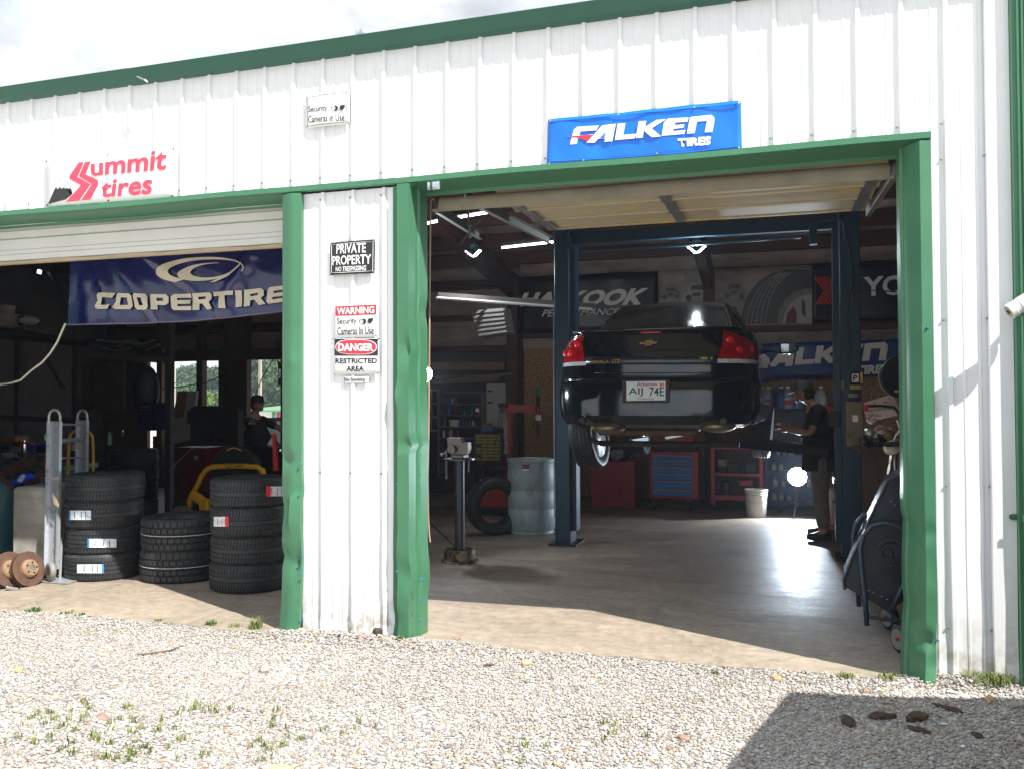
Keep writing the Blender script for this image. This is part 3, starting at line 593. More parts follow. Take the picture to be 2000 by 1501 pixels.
# mountain logo sign
t, q = sign('tyre_brand_sign', 'white board with pink italic lettering and a black mountain, above the left bay', 'sign', [(88, 314), (344, 287), (341, 386), (90, 404)], SY, M_signw)
sheetq(q, M_signw, t, 'board')
M_pink = mat('faded_red_print', (.72, .06, .11), .5, 0, .02)
Y2 = SY-.004
plate([(180, 317), (209, 318), (195, 336), (148, 394), (130, 394), (163, 355), (136, 350), (137, 343), (152, 317)], Y2, M_pink, t, 'logo_stroke') if 0 else None
# double chevron "S"
plate([(154.5, 317.5), (163.5, 317.2), (151, 346), (176, 360.5), (154, 392.5), (129, 395), (159, 362), (137, 350), (136, 344)], Y2, M_pink, t, 'logo_stroke')
plate([(166.5, 316.5), (177, 315.5), (167, 341), (191, 352), (192, 360), (176, 390.5), (158.5, 392), (180, 360), (154.5, 344.5)], Y2, M_pink, t, 'logo_stroke')
letters('ummit', [A(178, 312, Y2), A(328, 291, Y2), A(324, 332, Y2), A(178, 345, Y2)], M_pink, t, bold=.025)
letters('tires', [A(200, 354, Y2), A(300, 340, Y2), A(296, 380, Y2), A(196, 387, Y2)], M_pink, t, bold=.025)
plate([(117, 348), (121, 358), (126, 364), (130, 358), (133, 357), (140, 371), (142, 378), (128, 390), (95, 399), (108, 370), (112, 368), (115, 371), (118, 366), (121, 370), (124, 367), (128, 370), (131, 366), (134, 372), (137, 370), (140, 375), (141, 379), (128, 388.5), (96, 398)] if 0 else [(107, 370), (110.5, 367), (113, 370.5), (117, 365.5), (121, 369.5), (124.5, 366.5), (128, 370), (131, 367), (142, 378), (128, 390), (94.5, 399)], Y2, M_btext, t, 'mountain')
plate([(130.5, 367.5), (133.5, 370), (136.5, 368), (139, 370), (141, 376), (138, 380.5)], Y2, M_btext, t, 'mountain')
mb = MB()
for a, b in (((107, 370), (117.5, 348)), ((117.5, 348), (129, 368)), ((128, 365), (133, 357)), ((133, 357), (140, 371))): mb.tube([A(*a, Y2), A(*b, Y2)], .0012, 4)
mb.build('peak_outline', M_btext, t)
bolts(q, t, [(.012, .02), (.49, .02), (.985, .04), (.012, .97), (.5, .97), (.985, .97)], M_btext, .0065)
# camera pictogram
def camicon(t, x, y, s, Y):
    f = lambda dx, dy: A(x+dx*s, y+dy*s, Y)
    ring = [f(math.cos(a)*4.6, math.sin(a)*4.8) for a in [i*math.pi/8 for i in range(16)]]
    mb = MB(); mb.tube([Vector(p) for p in ring], .0018, 4, closed=True); mb.build('camera_outline', M_btext, t)
    MB().prism([f(1, -5), f(6, -5.5), f(9, -2.5), f(9, 2.5), f(6, 5), f(3, 5), f(5, 0)], (0, -.002, 0)).build('camera_shape', M_btext, t)
    MB().prism([f(13, -5.5), f(23, -7), f(22, -1), f(17, 4), f(12, 2)], (0, -.002, 0)).build('camera_shape', M_btext, t)
def bulge(q, amt):
    cx = (q[0].x+q[1].x)/2; hw = (q[1].x-q[0].x)/2
    return lambda p: (p[0], p[1]-amt*max(0, 1-((p[0]-cx)/hw)**2), p[2])
t, q = sign('camera_notice', 'white notice reading Security Cameras In Use, high on the wall over the pier', 'sign', [(597, 187), (682, 176), (683, 243), (598, 252)], SY, M_signw)
f = bulge(q, .012); sheetq(q, M_signw, t, 'board', f)
letters('Security', [A(603, 208, SY), A(641, 206, SY), A(641, 222, SY), A(603, 224, SY)], M_btext, t, bold=.008, fn=f, off=(0, -.003, 0)); letters('Cameras In Use', [A(603, 227, SY), A(674, 223, SY), A(674, 237, SY), A(603, 241, SY)], M_btext, t, bold=.008, fn=f, off=(0, -.003, 0))
camicon(t, 651, 212, 1., SY-.016)
mb = MB(); c = [Vector(f(p))+Vector((0, -.003, 0)) for p in [sub_q(q, u, v, 1, 1)[0] for u, v in ((.04, .08), (.3, .06), (.6, .06), (.94, .06), (.95, .93), (.6, .94), (.3, .94), (.04, .94))]]; mb.tube(c, .0016, 4, closed=True); mb.build('border_line', M_btext, t)
bolts(q, t, [(.02, .04), (.98, .03), (.98, .95), (.02, .96)])
t, q = sign('private_property_sign', 'black curled sign reading Private Property No Trespassing on the white pier', 'sign', [(645, 475), (733, 468), (732, 534), (644, 538)], SY, M_btext)
f = bulge(q, .014); M_bk = mat('black_sign_face', (.018, .022, .025), .35, 0, .1); sheetq(q, M_bk, t, 'board', f)
for txt, a in (('PRIVATE', [(659, 478), (716, 475), (716, 494), (658, 497)]), ('PROPERTY', [(650, 501), (726, 497), (726, 516), (650, 519)]), ('NO TRESPASSING', [(657, 522), (717, 519), (716, 529), (657, 531)])):
    letters(txt, [A(x, y, SY) for x, y in a], M_wtext, t, bold=.02, fn=lambda p: f(p), off=(0, -.003, 0))
c = [Vector(f(p))+Vector((0, -.003, 0)) for p in [sub_q(q, u, v, 1, 1)[0] for u, v in ((.04, .07), (.27, .06), (.5, .06), (.73, .06), (.96, .07), (.96, .93), (.73, .94), (.5, .94), (.27, .94), (.04, .93))]]; MB().tube(c, .0018, 4, closed=True).build('border_line', M_wtext, t)
bolts(q, t, [(.02, .05), (.5, .03), (.98, .05), (.98, .96), (.5, .97), (.02, .96)])
t, q = sign('warning_sign', 'white sign with red Warning band about security cameras, on the pier', 'sign', [(653, 596), (738, 592), (738, 658), (653, 660)], SY, M_signw)
sheetq(q, M_signw, t, 'board'); MB().prism([p+Vector((0, -.002, 0)) for p in sub_q(q, .03, .04, .97, .33)], (0, -.002, 0)).build('red_band', M_rtext, t)
letters('WARNING', [p+Vector((0, -.004, 0)) for p in sub_q(q, .07, .09, .93, .30)], M_wtext, t, bold=.03)
letters('Security', [p for p in sub_q(q, .07, .40, .52, .64)], M_btext, t, bold=.008); letters('Cameras In Use', sub_q(q, .07, .68, .91, .92), M_btext, t, bold=.008); camicon(t, 706, 628, 1., SY-.004)
t, q = sign('danger_sign', 'white sign with red Danger oval reading Restricted Area, below the warning sign', 'sign', [(652, 661), (740, 661), (741, 730), (652, 731)], SY-.002, M_signw)
sheetq(q, M_signw, t, 'board'); MB().prism([p+Vector((0, -.002, 0)) for p in sub_q(q, .02, .01, .98, .48)], (0, -.002, 0)).build('black_panel', M_btext, t)
def oval(k, o, m, nm):
    a, b, c, d = sub_q(q, .04+k, .035+k, .96-k, .455-k); ce = (a+c)/2; hu = (b-a)/2; hv = (d-a)/2; pts = []
    for i in range(32):
        th = 2*math.pi*i/32; cx, sy = math.cos(th), math.sin(th); pts.append(ce+hu*math.copysign(abs(cx)**.6, cx)+hv*math.copysign(abs(sy)**.9, sy)+Vector((0, o, 0)))
    MB().prism(pts, (0, -.001, 0)).build(nm, m, t)
oval(0, -.004, M_wtext, 'oval_rim'); oval(.018, -.0055, M_rtext, 'red_oval')
letters('DANGER', sub_q(q, .11, .14, .89, .36), M_wtext, t, bold=.045, off=(0, -.0085, 0)); letters('RESTRICTED', sub_q(q, .04, .55, .96, .70), M_btext, t, bold=.03); letters('AREA', sub_q(q, .28, .77, .67, .92), M_btext, t, bold=.03)
bolts(q, t, [(.0, .0), (1, .0), (.99, .96), (.01, .98)])
t, q = sign('no_smoking_label', 'small No Smoking strip under the danger sign', 'label', [(672, 735), (720, 735), (720, 748), (672, 749)], 5.312, M_signw)
sheetq(q, mat('grey_film', (.6, .62, .64), .4), t, 'strip'); letters('No Smoking -', sub_q(q, .02, .15, .95, .8), M_btext, t, bold=.012)
# blue banner over the right bay
M_bl = mat('blue_vinyl_banner', (.0, .16, .72), .32, 0, .05, 3, bump=.25, bscale=5, dirt=(.2, .4, .8), dscale=7, dpos=(.64, .8), coat=.3)
t, q = sign('blue_tyre_banner', 'bright blue vinyl banner with white italic lettering over the right bay', 'banner', [(1070, 234), (1447, 196), (1449, 293), (1068, 325)], SY-.004, M_bl)
fb = lambda p: (p[0], p[1]-.004*math.sin(p[0]*9)-.003*math.sin(p[0]*23+p[2]*15), p[2])
sheetq(q, M_bl, t, 'vinyl_sheet', fb, 40, 10); YB = SY-.011
Bq = lambda pts, m, nm: plate(pts, YB, m, t, nm)
z3 = lambda pts: [(1000+x*.28, 100+y*.28) for x, y in pts]    # survey of the enlarged lettering
for pts in ([(404, 653), (432, 550), (455, 530), (608, 520), (588, 554), (478, 562), (470, 588), (500, 590), (566, 580), (545, 604), (460, 608), (452, 648)],
            [(520, 640), (630, 520), (724, 508), (700, 630), (645, 634), (650, 610), (600, 614), (578, 640)],
            [(738, 508), (792, 504), (776, 586), (868, 578), (856, 610), (718, 622)],
            [(884, 492), (938, 488), (928, 530), (1010, 482), (1076, 476), (975, 540), (1040, 596), (975, 602), (920, 556), (912, 606), (864, 608)],
            [(1090, 472), (1232, 464), (1224, 494), (1140, 500), (1134, 518), (1204, 512), (1196, 536), (1128, 544), (1122, 560), (1212, 552), (1200, 580), (1044, 592), (1060, 500)],
            [(1242, 462), (1390, 446), (1412, 464), (1412, 490), (1398, 566), (1344, 568), (1360, 488), (1290, 494), (1274, 574), (1220, 578)]):
    Bq(z3(pts), M_wtext, 'letter_shape')
MB().prism([A(*p, YB-.003) for p in z3([(612, 610), (652, 566), (646, 606)])], (0, -.002, 0)).build('letter_counter', M_bl, t)
MB().prism([A(*p, YB-.003) for p in z3([(380, 596), (560, 584), (524, 630), (470, 606)])], (0, -.002, 0)).build('red_wedge', M_rtext, t)
letters('TIRES', [A(*p, YB) for p in z3([(1156, 612), (1392, 594), (1384, 656), (1162, 670)])], M_wtext, t, bold=.06)
MB().tube([A(*p, YB) for p in z3([(262, 494), (700, 452), (1250, 398), (1596, 366)])], .0035, 5).build('hem', M_bl, t); MB().tube([A(*p, YB) for p in z3([(262, 770), (700, 748), (1250, 705), (1596, 664)])], .0035, 5).build('hem', M_bl, t)
bolts(q, t, [(.015, .05), (.38, .06), (.77, .07), (.985, .03), (.985, .97), (.58, .95), (.2, .96), (.015, .97)], M_galv, .008, -.012)
# ------------------------------------------------------------------ banners inside
M_navy = mat('navy_vinyl_banner', (.008, .010, .08), .2, 0, .25, 2, bump=1, bscale=5, coat=.45)
M_cream = mat('cream_print', (.55, .5, .38), .4, 0, .03)
YC = 5.95
t = thing('navy_hanging_banner', 'creased glossy navy banner with cream letters hanging inside the left bay', 'banner', A(340, 560, YC))
def fc(p):
    x, y, z = p; a = A(137, 512, YC); d = x-a.x
    k = 3.0-z; return (x, y-.012*math.sin(d*4-z*3)-.010*math.sin((d-.2)/(k+.15)*9)*math.exp(-d*1.2)-.022*math.exp(-((d-.2-k*.95)/.06)**2)-.02*math.exp(-((d-.12-k*.5)/.035)**2)+.012*math.exp(-((d-.3-k*1.5)/.07)**2)-.02*math.exp(-((d-.05-k*.2)/.03)**2)-.03*math.exp(-((d-1.9+k*.6)/.08)**2)-.008*math.sin(z*22+d*5)*max(0, .5-abs(z-2.3)*2), z)
P = []
for j in range(25):
    v = j/24; row = []
    for i in range(61):
        u = i/60; x = 137-8*v+(700-137)*u; yt = 512-u*45; yb = 634+8*math.sin(math.pi*min(1, u*1.25))-u*36; row.append(Vector(fc(A(x, yt+(yb-yt)*v, YC))))
    P.append(row)
MB().grid(P).build('vinyl_sheet', M_navy, t, smooth=True)
MB().tube([p+Vector((0, -.004, 0)) for p in P[-1]], .006, 5).build('hem', M_cream if 0 else mat('purple_hem', (.15, .12, .2), .5), t)
z1 = lambda pts: [(x*.3, 380+y*.3) for x, y in pts]
for txt, qq in (('COOPERTIRES', [(628, 646), (2080, 600), (2080, 722), (628, 756)]),):
    pass
# blocky letters drawn as shapes, one each
def strokes(name, pts, closed=False, w=9.):
    pass
LQ = {'C': ([(656, 642), (764, 644), (744, 676), (682, 672), (672, 722), (740, 720), (726, 748), (652, 748), (634, 738), (634, 722), (650, 694), (644, 656)], []),
      'O': ([(782, 644), (858, 648), (872, 664), (876, 730), (860, 750), (768, 750), (750, 736), (768, 700), (772, 656)], [(800, 672), (840, 674), (846, 722), (792, 722)]),
      'O2': ([(896, 648), (966, 650), (980, 668), (988, 736), (972, 752), (906, 752), (890, 736), (884, 664)], [(916, 674), (948, 676), (954, 724), (920, 724)]),
      'P': ([(1000, 652), (1090, 652), (1108, 668), (1108, 706), (1090, 722), (1038, 722), (1042, 752), (1006, 752), (996, 668)], [(1032, 676), (1072, 676), (1076, 696), (1036, 696)]),
      'E': ([(1140, 650), (1246, 646), (1246, 672), (1160, 676), (1160, 690), (1240, 688), (1240, 712), (1160, 714), (1164, 730), (1248, 728), (1248, 754), (1136, 754), (1124, 740), (1120, 668)], []),
      'R': ([(1254, 646), (1364, 638), (1382, 652), (1382, 684), (1364, 702), (1390, 746), (1346, 750), (1318, 710), (1296, 712), (1298, 752), (1256, 754)], [(1294, 668), (1344, 664), (1344, 682), (1294, 686)]),
      'T': ([(1392, 636), (1530, 630), (1526, 656), (1478, 660), (1484, 742), (1444, 744), (1436, 662), (1396, 664)], []),
      'I': ([(1540, 628), (1580, 626), (1582, 732), (1542, 736)], []),
      'R2': ([(1594, 624), (1706, 612), (1728, 626), (1728, 660), (1706, 676), (1740, 716), (1694, 722), (1662, 686), (1636, 690), (1634, 728), (1594, 732)], [(1636, 650), (1688, 642), (1688, 658), (1636, 666)]),
      'E2': ([(1766, 606), (1880, 594), (1876, 620), (1796, 630), (1790, 646), (1866, 638), (1860, 662), (1786, 670), (1782, 686), (1870, 676), (1866, 700), (1756, 714), (1744, 700), (1754, 624)], [])}
def shape(pts, hole, Y, m, parent, nm, fn, off=-.018):
    c = bpy.data.curves.new(nm, 'CURVE'); c.dimensions = '2D'; c.fill_mode = 'BOTH'
    for poly in [pts]+([hole] if hole else []):
        s_ = c.splines.new('POLY'); s_.points.add(len(poly)-1); s_.use_cyclic_u = True
        for i, (x, y) in enumerate(poly): s_.points[i].co = (x/100, -y/100, 0, 1)
    o = bpy.data.objects.new(nm, c); COL.objects.link(o); dg = bpy.context.evaluated_depsgraph_get(); dg.update(); me = bpy.data.meshes.new_from_object(o.evaluated_get(dg)); bpy.data.objects.remove(o)
    b = bmesh.new(); b.from_mesh(me)
    if fn is not None: bmesh.ops.subdivide_edges(b, edges=b.edges, cuts=5, use_grid_fill=True); bmesh.ops.triangulate(b, faces=b.faces)
    for v in b.verts:
        p = A(v.co.x*100, -v.co.y*100, Y); p = Vector(fn(p)) if fn else p; v.co = p+Vector((0, off, 0))
    b.to_mesh(me); b.free(); me.materials.clear(); me.materials.append(m); return link(nm, me, parent)
for k, (o_, h_) in LQ.items(): shape(z1(o_), z1(h_) if h_ else None, YC, M_cream, t, 'letter_shape', fc)
# crescent emblem
def crescent(c1, r1, c2, r2, a0, a1, n=36):
    o_ = [(c1[0]+r1[0]*math.cos(R(a0+(a1-a0)*i/n)), c1[1]-r1[1]*math.sin(R(a0+(a1-a0)*i/n))) for i in range(n+1)]
    i_ = [(c2[0]+r2[0]*math.cos(R(a0+(a1-a0)*i/n)), c2[1]-r2[1]*math.sin(R(a0+(a1-a0)*i/n))) for i in range(n+1)]
    return o_+i_[::-1]
tilt = lambda pts, cx, cy, a: [(cx+(x-cx)*math.cos(a)+(y-cy)*math.sin(a), cy-(x-cx)*math.sin(a)+(y-cy)*math.cos(a)) for x, y in pts]
shape(z1(tilt(crescent((1312, 494), (290, 84), (1352, 494), (245, 66), -20, 235), 1312, 494, .06)), None, YC, M_cream, t, 'emblem_stroke', fc)
shape(z1(tilt(crescent((1345, 505), (180, 56), (1385, 500), (138, 44), 65, 325), 1345, 505, .12)), None, YC, M_cream, t, 'emblem_stroke', fc)
shape(z1([(1368, 572), (1480, 522), (1560, 470), (1590, 440), (1575, 470), (1500, 530), (1400, 570)]), None, YC, M_cream, t, 'emblem_stroke', fc)
tag(MB().tube([A(x, y, 5.9) for x, y in ((128, 632), (122, 645), (112, 668), (98, 690), (82, 708), (60, 724), (40, 742), (20, 748), (-5, 751))], .0085, 7).build('rope', mat('white_rope', (.55, .5, .42), .8, bump=.5)), 'white rope hanging from the corner of the navy banner', 'rope')
YW = 13.78
M_bbk = mat('black_vinyl_banner', (.014, .014, .02), .35, 0, .2, 2, bump=.5, bscale=5)
M_gtext = mat('grey_white_print', (.72, .66, .62), .5, 0, .03)
def banner(label, quad, m, Y=YW, name='wall_banner'):
    t = thing(name, label, 'banner', A(*quad[0], Y)); q = qd(quad, Y); fn = lambda p: (p[0], p[1]-.02*math.sin(p[0]*5+p[2]*2), p[2]); sheetq(q, m, t, 'vinyl_sheet', fn, 30, 8); return t, q
t, q = banner('black rear wall banner with big grey italic letters left of the lifted car', [(1018, 541), (1284, 530), (1282, 646), (1018, 652)], M_bbk)
letters('HAnKOOK', [A(1024, 572, YW-.03), A(1272, 562, YW-.03), A(1252, 596, YW-.03), A(1012, 600, YW-.03)], M_gtext, t, bold=.05)
letters('PERFORMANCE', [A(1064, 605, YW-.03), A(1212, 602, YW-.03), A(1206, 615, YW-.03), A(1058, 619, YW-.03)], M_gtext, t, bold=.01)
M_pic = mat('sepia_photo_banner', (.34, .27, .22), .5, 0, .12, 2, bump=.3, bscale=5, dirt=(.15, .13, .12), dscale=1.6, dpos=(.45, .7), dstretch=(.6, 1, 3))
t, q = banner('sepia banner picturing trucks and a huge tyre above the lifted car', [(1285, 530), (1587, 518), (1587, 634), (1285, 640)], M_pic)
Yp = YW-.03; M_pd = mat('sepia_dark_print', (.055, .05, .048), .5, 0, .1, 8); M_pm = mat('sepia_mid_print', (.18, .165, .155), .5, 0, .2, 10); M_pl = mat('sepia_light_print', (.36, .32, .3), .5, 0, .1, 10)
def ell(cx, cy, rx, ry, a0=0, a1=360, n=40): return [(cx+rx*math.cos(R(a0+(a1-a0)*i/n)), cy-ry*math.sin(R(a0+(a1-a0)*i/n))) for i in range(n+(0 if a1-a0 >= 360 else 1))]
clipx = lambda pts, x1=1586, y1=632: [(min(x, x1), min(y, y1)) for x, y in pts]
def pp(pts, m, dz, nm='print_shape'): return MB().prism([A(x, y, Yp-dz) for x, y in pts], (0, -.0015, 0)).build(nm, m, t)
pp([(1447, 632), (1449, 612), (1456, 588), (1468, 565), (1485, 547), (1508, 534), (1535, 527), (1560, 526), (1586, 529), (1586, 632)], M_pd, 0, 'tyre_print')
for k in range(5):   # tread grooves
    o_ = 9*k; pts = [(1458+o_, 632), (1462+o_, 606), (1472+o_*.9, 582), (1486+o_*.8, 560), (1504+o_*.7, 543), (1524+o_*.6, 533)]
    MB().tube([A(x, y, Yp-.004) for x, y in pts], .006, 4).build('tread_line', M_pl, t)
for k in range(11):
    a = R(100+k*8); MB().tube([A(1560+104*math.cos(a)*1., 640-106*math.sin(a), Yp-.005), A(1560+76*math.cos(a), 640-92*math.sin(a), Yp-.005)], .004, 4).build('tread_line', M_pm, t)
pp(clipx([(1517, 632), (1522, 606), (1534, 584), (1552, 570), (1572, 564), (1586, 563), (1586, 632)]), M_pm, .006, 'sidewall_print')
pp(clipx([(1528, 632), (1533, 610), (1544, 592), (1560, 580), (1575, 575), (1586, 574), (1586, 632)]), M_pl, .009, 'rim_print')
pp([(1534, 632), (1538, 612), (1550, 598), (1556, 610), (1556, 632)], mat('dark_red_print', (.13, .02, .02), .5), .012, 'rim_gap_print'); pp([(1566, 586), (1572, 588), (1574, 622), (1566, 612)], M_pd, .012, 'rim_gap_print')
def ptruck(x, y, s, m):
    for pts, mm in (([(0, 18), (0, 8), (6, 6), (10, -6), (34, -7), (38, 4), (42, 8), (42, 18)], m), ([(10, 4), (13, -4), (31, -5), (34, 4)], M_pd), (ell(8, 18, 5, 6), M_pd), (ell(36, 18, 4, 6), M_pd), ([(14, 9), (28, 8), (28, 14), (14, 15)], M_pd)):
        pp([(x+a*s, y+b*s) for a, b in pts], mm, .003+(.003 if mm is M_pd else 0), 'truck_print')
ptruck(1292, 566, .8, M_pm); ptruck(1336, 562, 1.15, M_pl); ptruck(1412, 560, 1.0, M_pm); pp([(1336, 534), (1362, 533), (1362, 552), (1336, 553)], M_pm, .002, 'truck_print')
t, q = banner('black rear wall banner with red chevrons and white capitals at the right', [(1588, 516), (1800, 505), (1800, 622), (1588, 626)], M_bbk)
M_chev = mat('bright_red_print', (.6, .02, .02), .5, 0, .02)
for k in range(5):
    x = 1589+k*6.6; y = 541+k*0; MB().prism([A(*p, Yp) for p in [(x, y), (x+3.8, y), (x+24, 568), (x+7.5, 595), (x+3.7, 595), (x+20.2, 568)]], (0, -.002, 0)).build('chevron', M_chev, t)
letters('YOKO', [A(1686, 541, Yp), A(1852, 532, Yp), A(1852, 572, Yp), A(1686, 580, Yp)], M_wtext, t, bold=.03)
M_nvb = mat('mid_navy_banner', (.01, .03, .17), .4, 0, .15, 2, bump=.4, bscale=5)
t, q = banner('navy rear wall banner with large white italic letters beside the car', [(1478, 672), (1770, 662), (1770, 734), (1478, 738)], M_nvb)
off = (1505, 668); zz = lambda pts: [(1500+(x-520)*.272, 672+(y-500)*.272+0) for x, y in pts]
for pts in ([(520, 640), (630, 520), (724, 508), (700, 630), (645, 634), (650, 610), (600, 614), (578, 640)], [(738, 508), (792, 504), (776, 586), (868, 578), (856, 610), (718, 622)], [(884, 492), (938, 488), (928, 530), (1010, 482), (1076, 476), (975, 540), (1040, 596), (975, 602), (920, 556), (912, 606), (864, 608)],
            [(1090, 472), (1232, 464), (1224, 494), (1140, 500), (1134, 518), (1204, 512), (1196, 536), (1128, 544), (1122, 560), (1212, 552), (1200, 580), (1044, 592), (1060, 500)], [(1242, 462), (1390, 446), (1412, 464), (1412, 490), (1398, 566), (1344, 568), (1360, 488), (1290, 494), (1274, 574), (1220, 578)]):
    MB().prism([A(1500+(x-520)*.262, 676+(y-508)*.30+(x-520)*.012, Yp) for x, y in pts], (0, -.002, 0)).build('letter_shape', M_gtext, t)
letters('TIRES', [A(1672, 714, Yp), A(1736, 711, Yp), A(1732, 729, Yp), A(1672, 732, Yp)], M_gtext, t, bold=.06)
# ------------------------------------------------------------------ two post lift
lift = thing('two_post_lift', 'dark blue two post vehicle lift holding up the black car', 'car lift', (-.8, 9.3, 0))
M_rimlight = mat('painted_rim_light', (.25, .3, .36), .4, .3)  # flash rim light painted as a pale strip on the left post
def column(xa, xb, y0, d, h, sgn):
    mb = MB(); xw = xb-xa
    mb.bb((xa, y0, 0), (xb, y0+d, h), .008); mb.bb((xa-.02, y0-.02, h-.005), (xb+.02, y0+d+.02, h+.03)); mb.build('column', M_liftblue, lift)
    MB().bb((xa-.06, y0-.08, 0), (xb+.08, y0+d+.1, .02)).build('base_plate', M_blacksteel, lift)
    xi = xb if sgn > 0 else xa
    MB().bb((xi-.0 if sgn > 0 else xi-.055, y0+.07, .15), (xi+.055 if sgn > 0 else xi, y0+d-.05, h-.15)).build('carriage_channel', M_liftblue, lift)
    MB().bb((xi+(.0 if sgn > 0 else -.11), y0+.05, .95 if sgn > 0 else 1.30), (xi+(.11 if sgn > 0 else 0), y0+d-.03, 1.45), .01).build('carriage', M_blacksteel, lift)
ax, bx_ = A(1083, 700, 9.25).x, A(1112, 700, 9.25).x
column(ax, bx_, 9.25, .30, 3.42, 1)
cx_, dx_ = A(1641, 700, 9.1).x, A(1682, 700, 9.1).x
column(cx_, dx_, 9.1, .30, 3.44, -1)
MB().bb((ax-.012, 9.24, .3), (ax-.001, 9.252, 2.6)).build('rim_light_strip', M_rimlight, lift)
mb = MB(); mb.bb((bx_-.05, 9.36, 3.30), (cx_+.05, 9.45, 3.43), .004); mb.build('crossbeam', M_liftblue, lift)
MB().tube([(bx_+.1, 9.33, 3.20), (cx_-.35, 9.33, 3.23)], .022, 8).build('safety_bar', M_liftblue, lift)
MB().bb((A(1581, 445, 9.3).x, 9.28, 3.14), (A(1596, 445, 9.3).x, 9.38, 3.34)).build('switch_box', M_liftblue, lift)
for s, x0, x1 in ((1, bx_, -1.55), (-1, cx_, -.35)):
    for yy in (9.9, 10.9 if s > 0 else 11.3): MB().tube([(x0+s*.08, 9.25+.12, 1.03), (x1, yy, 1.08)], .055, 4).build('arm', M_liftblue if s > 0 else M_blacksteel, lift)
MB().tube([A(x, y, 9.05) for x, y in ((1655, 470), (1663, 520), (1664, 560), (1658, 590), (1652, 620), (1660, 680), (1652, 720))], .007, 5).build('hose', M_black, lift)
MB().tube([A(x, y, 9.0) for x, y in ((1650, 470), (1648, 440), (1640, 428), (1600, 432), (1588, 440))], .007, 5).build('hose', M_black, lift)
MB().tube([A(x, y, 9.0) for x, y in ((1662, 600), (1666, 572), (1690, 566), (1720, 568), (1756, 571))], .006, 5).build('hose', M_black, lift)
f5 = lambda x0, y0, x1, y1, Y, d: ((A(x0, y0, Y).x, Y, A(x0, y1, Y).z), (A(x1, y0, Y).x, Y+d, A(x0, y0, Y).z))
def pb(x0, y0, x1, y1, Y, d, m, nm, par, ch=0.): a, b = f5(x0, y0, x1, y1, Y, d); return MB().bb(a, b, ch).build(nm, m, par)
M_panel = mat('tan_cover_panel', (.20, .155, .09), .55, 0, .1, 4, dirt=(.1, .07, .04), dscale=5)
pb(1653, 784, 1687, 872, 8.98, .10, M_panel, 'power_unit_cover', lift, .01); pb(1665, 810, 1676, 823, 8.975, .004, M_wtext, 'paper_label', lift)
pb(1661, 726, 1679, 748, 9.0, .08, M_black, 'control_box', lift, .006); pb(1664, 730, 1677, 746, 8.995, .004, M_wtext, 'panel_label', lift); pb(1680, 727, 1685, 748, 9.02, .05, M_yellow, 'warning_strip', lift)
pb(1660, 752, 1682, 760, 9.0, .06, mat('faded_yellow_label', (.4, .3, .05), .5), 'yellow_label', lift); pb(1657, 768, 1675, 776, 9.0, .05, M_steel, 'valve_block', lift); pb(1643, 743, 1650, 760, 9.05, .04, M_panel, 'fluid_bottle', lift)
letters('P', qd([(1666, 732), (1675, 732), (1675, 744), (1666, 744)], 8.99), M_btext, lift, bold=.03)

# ------------------------------------------------------------------ black saloon car on the lift, seen from behind
M_paint = mat('black_car_paint', (.006, .010, .016), .13, 0, .1, 2, coat=.8, bump=.02, bscale=2)
M_chrome = mat('chrome', (.6, .6, .6), .1, 1, .03); M_lens = mat('red_lamp_lens', (.36, .004, .010), .12, 0, .3, 14, coat=.8); M_lensd = mat('deep_red_reflector', (.85, .01, .02), .15, 0, .05, coat=1); M_clear = mat('clear_lamp_lens', (.6, .6, .62), .12, 0, .3, 30, coat=1)
CR, CZ = 7.80, 1.05; CX = A(1263, 760, CR).x
car = thing('saloon_car', 'black four door saloon car raised on the lift, seen from behind', 'car', (CX, CR+2.5, CZ))
ROWS = [(.265, .80, .15), (.30, .865, .05), (.38, .905, .005), (.52, .925, .014), (.66, .925, .042), (.695, .923, .056), (.72, .917, .09), (.79, .912, .105), (.90, .905, .115), (.96, .90, .13), (1.05, .885, .16), (1.11, .862, .18), (1.145, .845, .188), (1.165, .83, .205)]
def row(z):
    for a, b in zip(ROWS[:-1], ROWS[1:]):
        if a[0] <= z <= b[0]: t = (z-a[0])/(b[0]-a[0]); return a[1]+(b[1]-a[1])*t, a[2]+(b[2]-a[2])*t
    return ROWS[-1][1:] if z > 1 else ROWS[0][1:]
NE = 3.0
def shell(a, z, off=0.):   # a in degrees: 0 centre rear, 90 side
    w_, r_ = row(z); s = math.sin(R(abs(a))); c = math.cos(R(abs(a))); x = w_*s**(2/NE)*(1 if a >= 0 else -1); y = r_+.72*(1-c**(2/NE))
    n = Vector((s*(1 if a >= 0 else -1), -c, 0)); return Vector((CX+x+n.x*off, CR+y+n.y*off, CZ+z))
def sy(x, z):              # rear surface y at world x
    w_, r_ = row(z-CZ); k = min(.999, abs(x-CX)/w_); return CR+r_+.72*(1-(1-k**NE)**(1/NE))
AN = [-90+4.5*i for i in range(41)]
def side(z):
    w_, r_ = row(z); o = []
    for y in (1.2, 1.8, 2.6, 3.4, 4.1, 4.6): o.append((w_+.01*math.sin(y), y))
    return o
P = []
for z, w_, r_ in ROWS:
    sd = [(w_*(1 if y < 4 else .93 if y < 4.4 else .75), y) for y in (1.2, 1.8, 2.6, 3.4, 4.1, 4.6)]
    L_ = [Vector((CX-x, CR+y, CZ+z)) for x, y in reversed(sd)]; Rr = [Vector((CX+x, CR+y, CZ+z)) for x, y in sd]
    P.append(L_+[shell(a, z) for a in AN]+Rr)
mb = MB(); mb.grid(P); top = P[-1]; n = len(top)
Tp = []
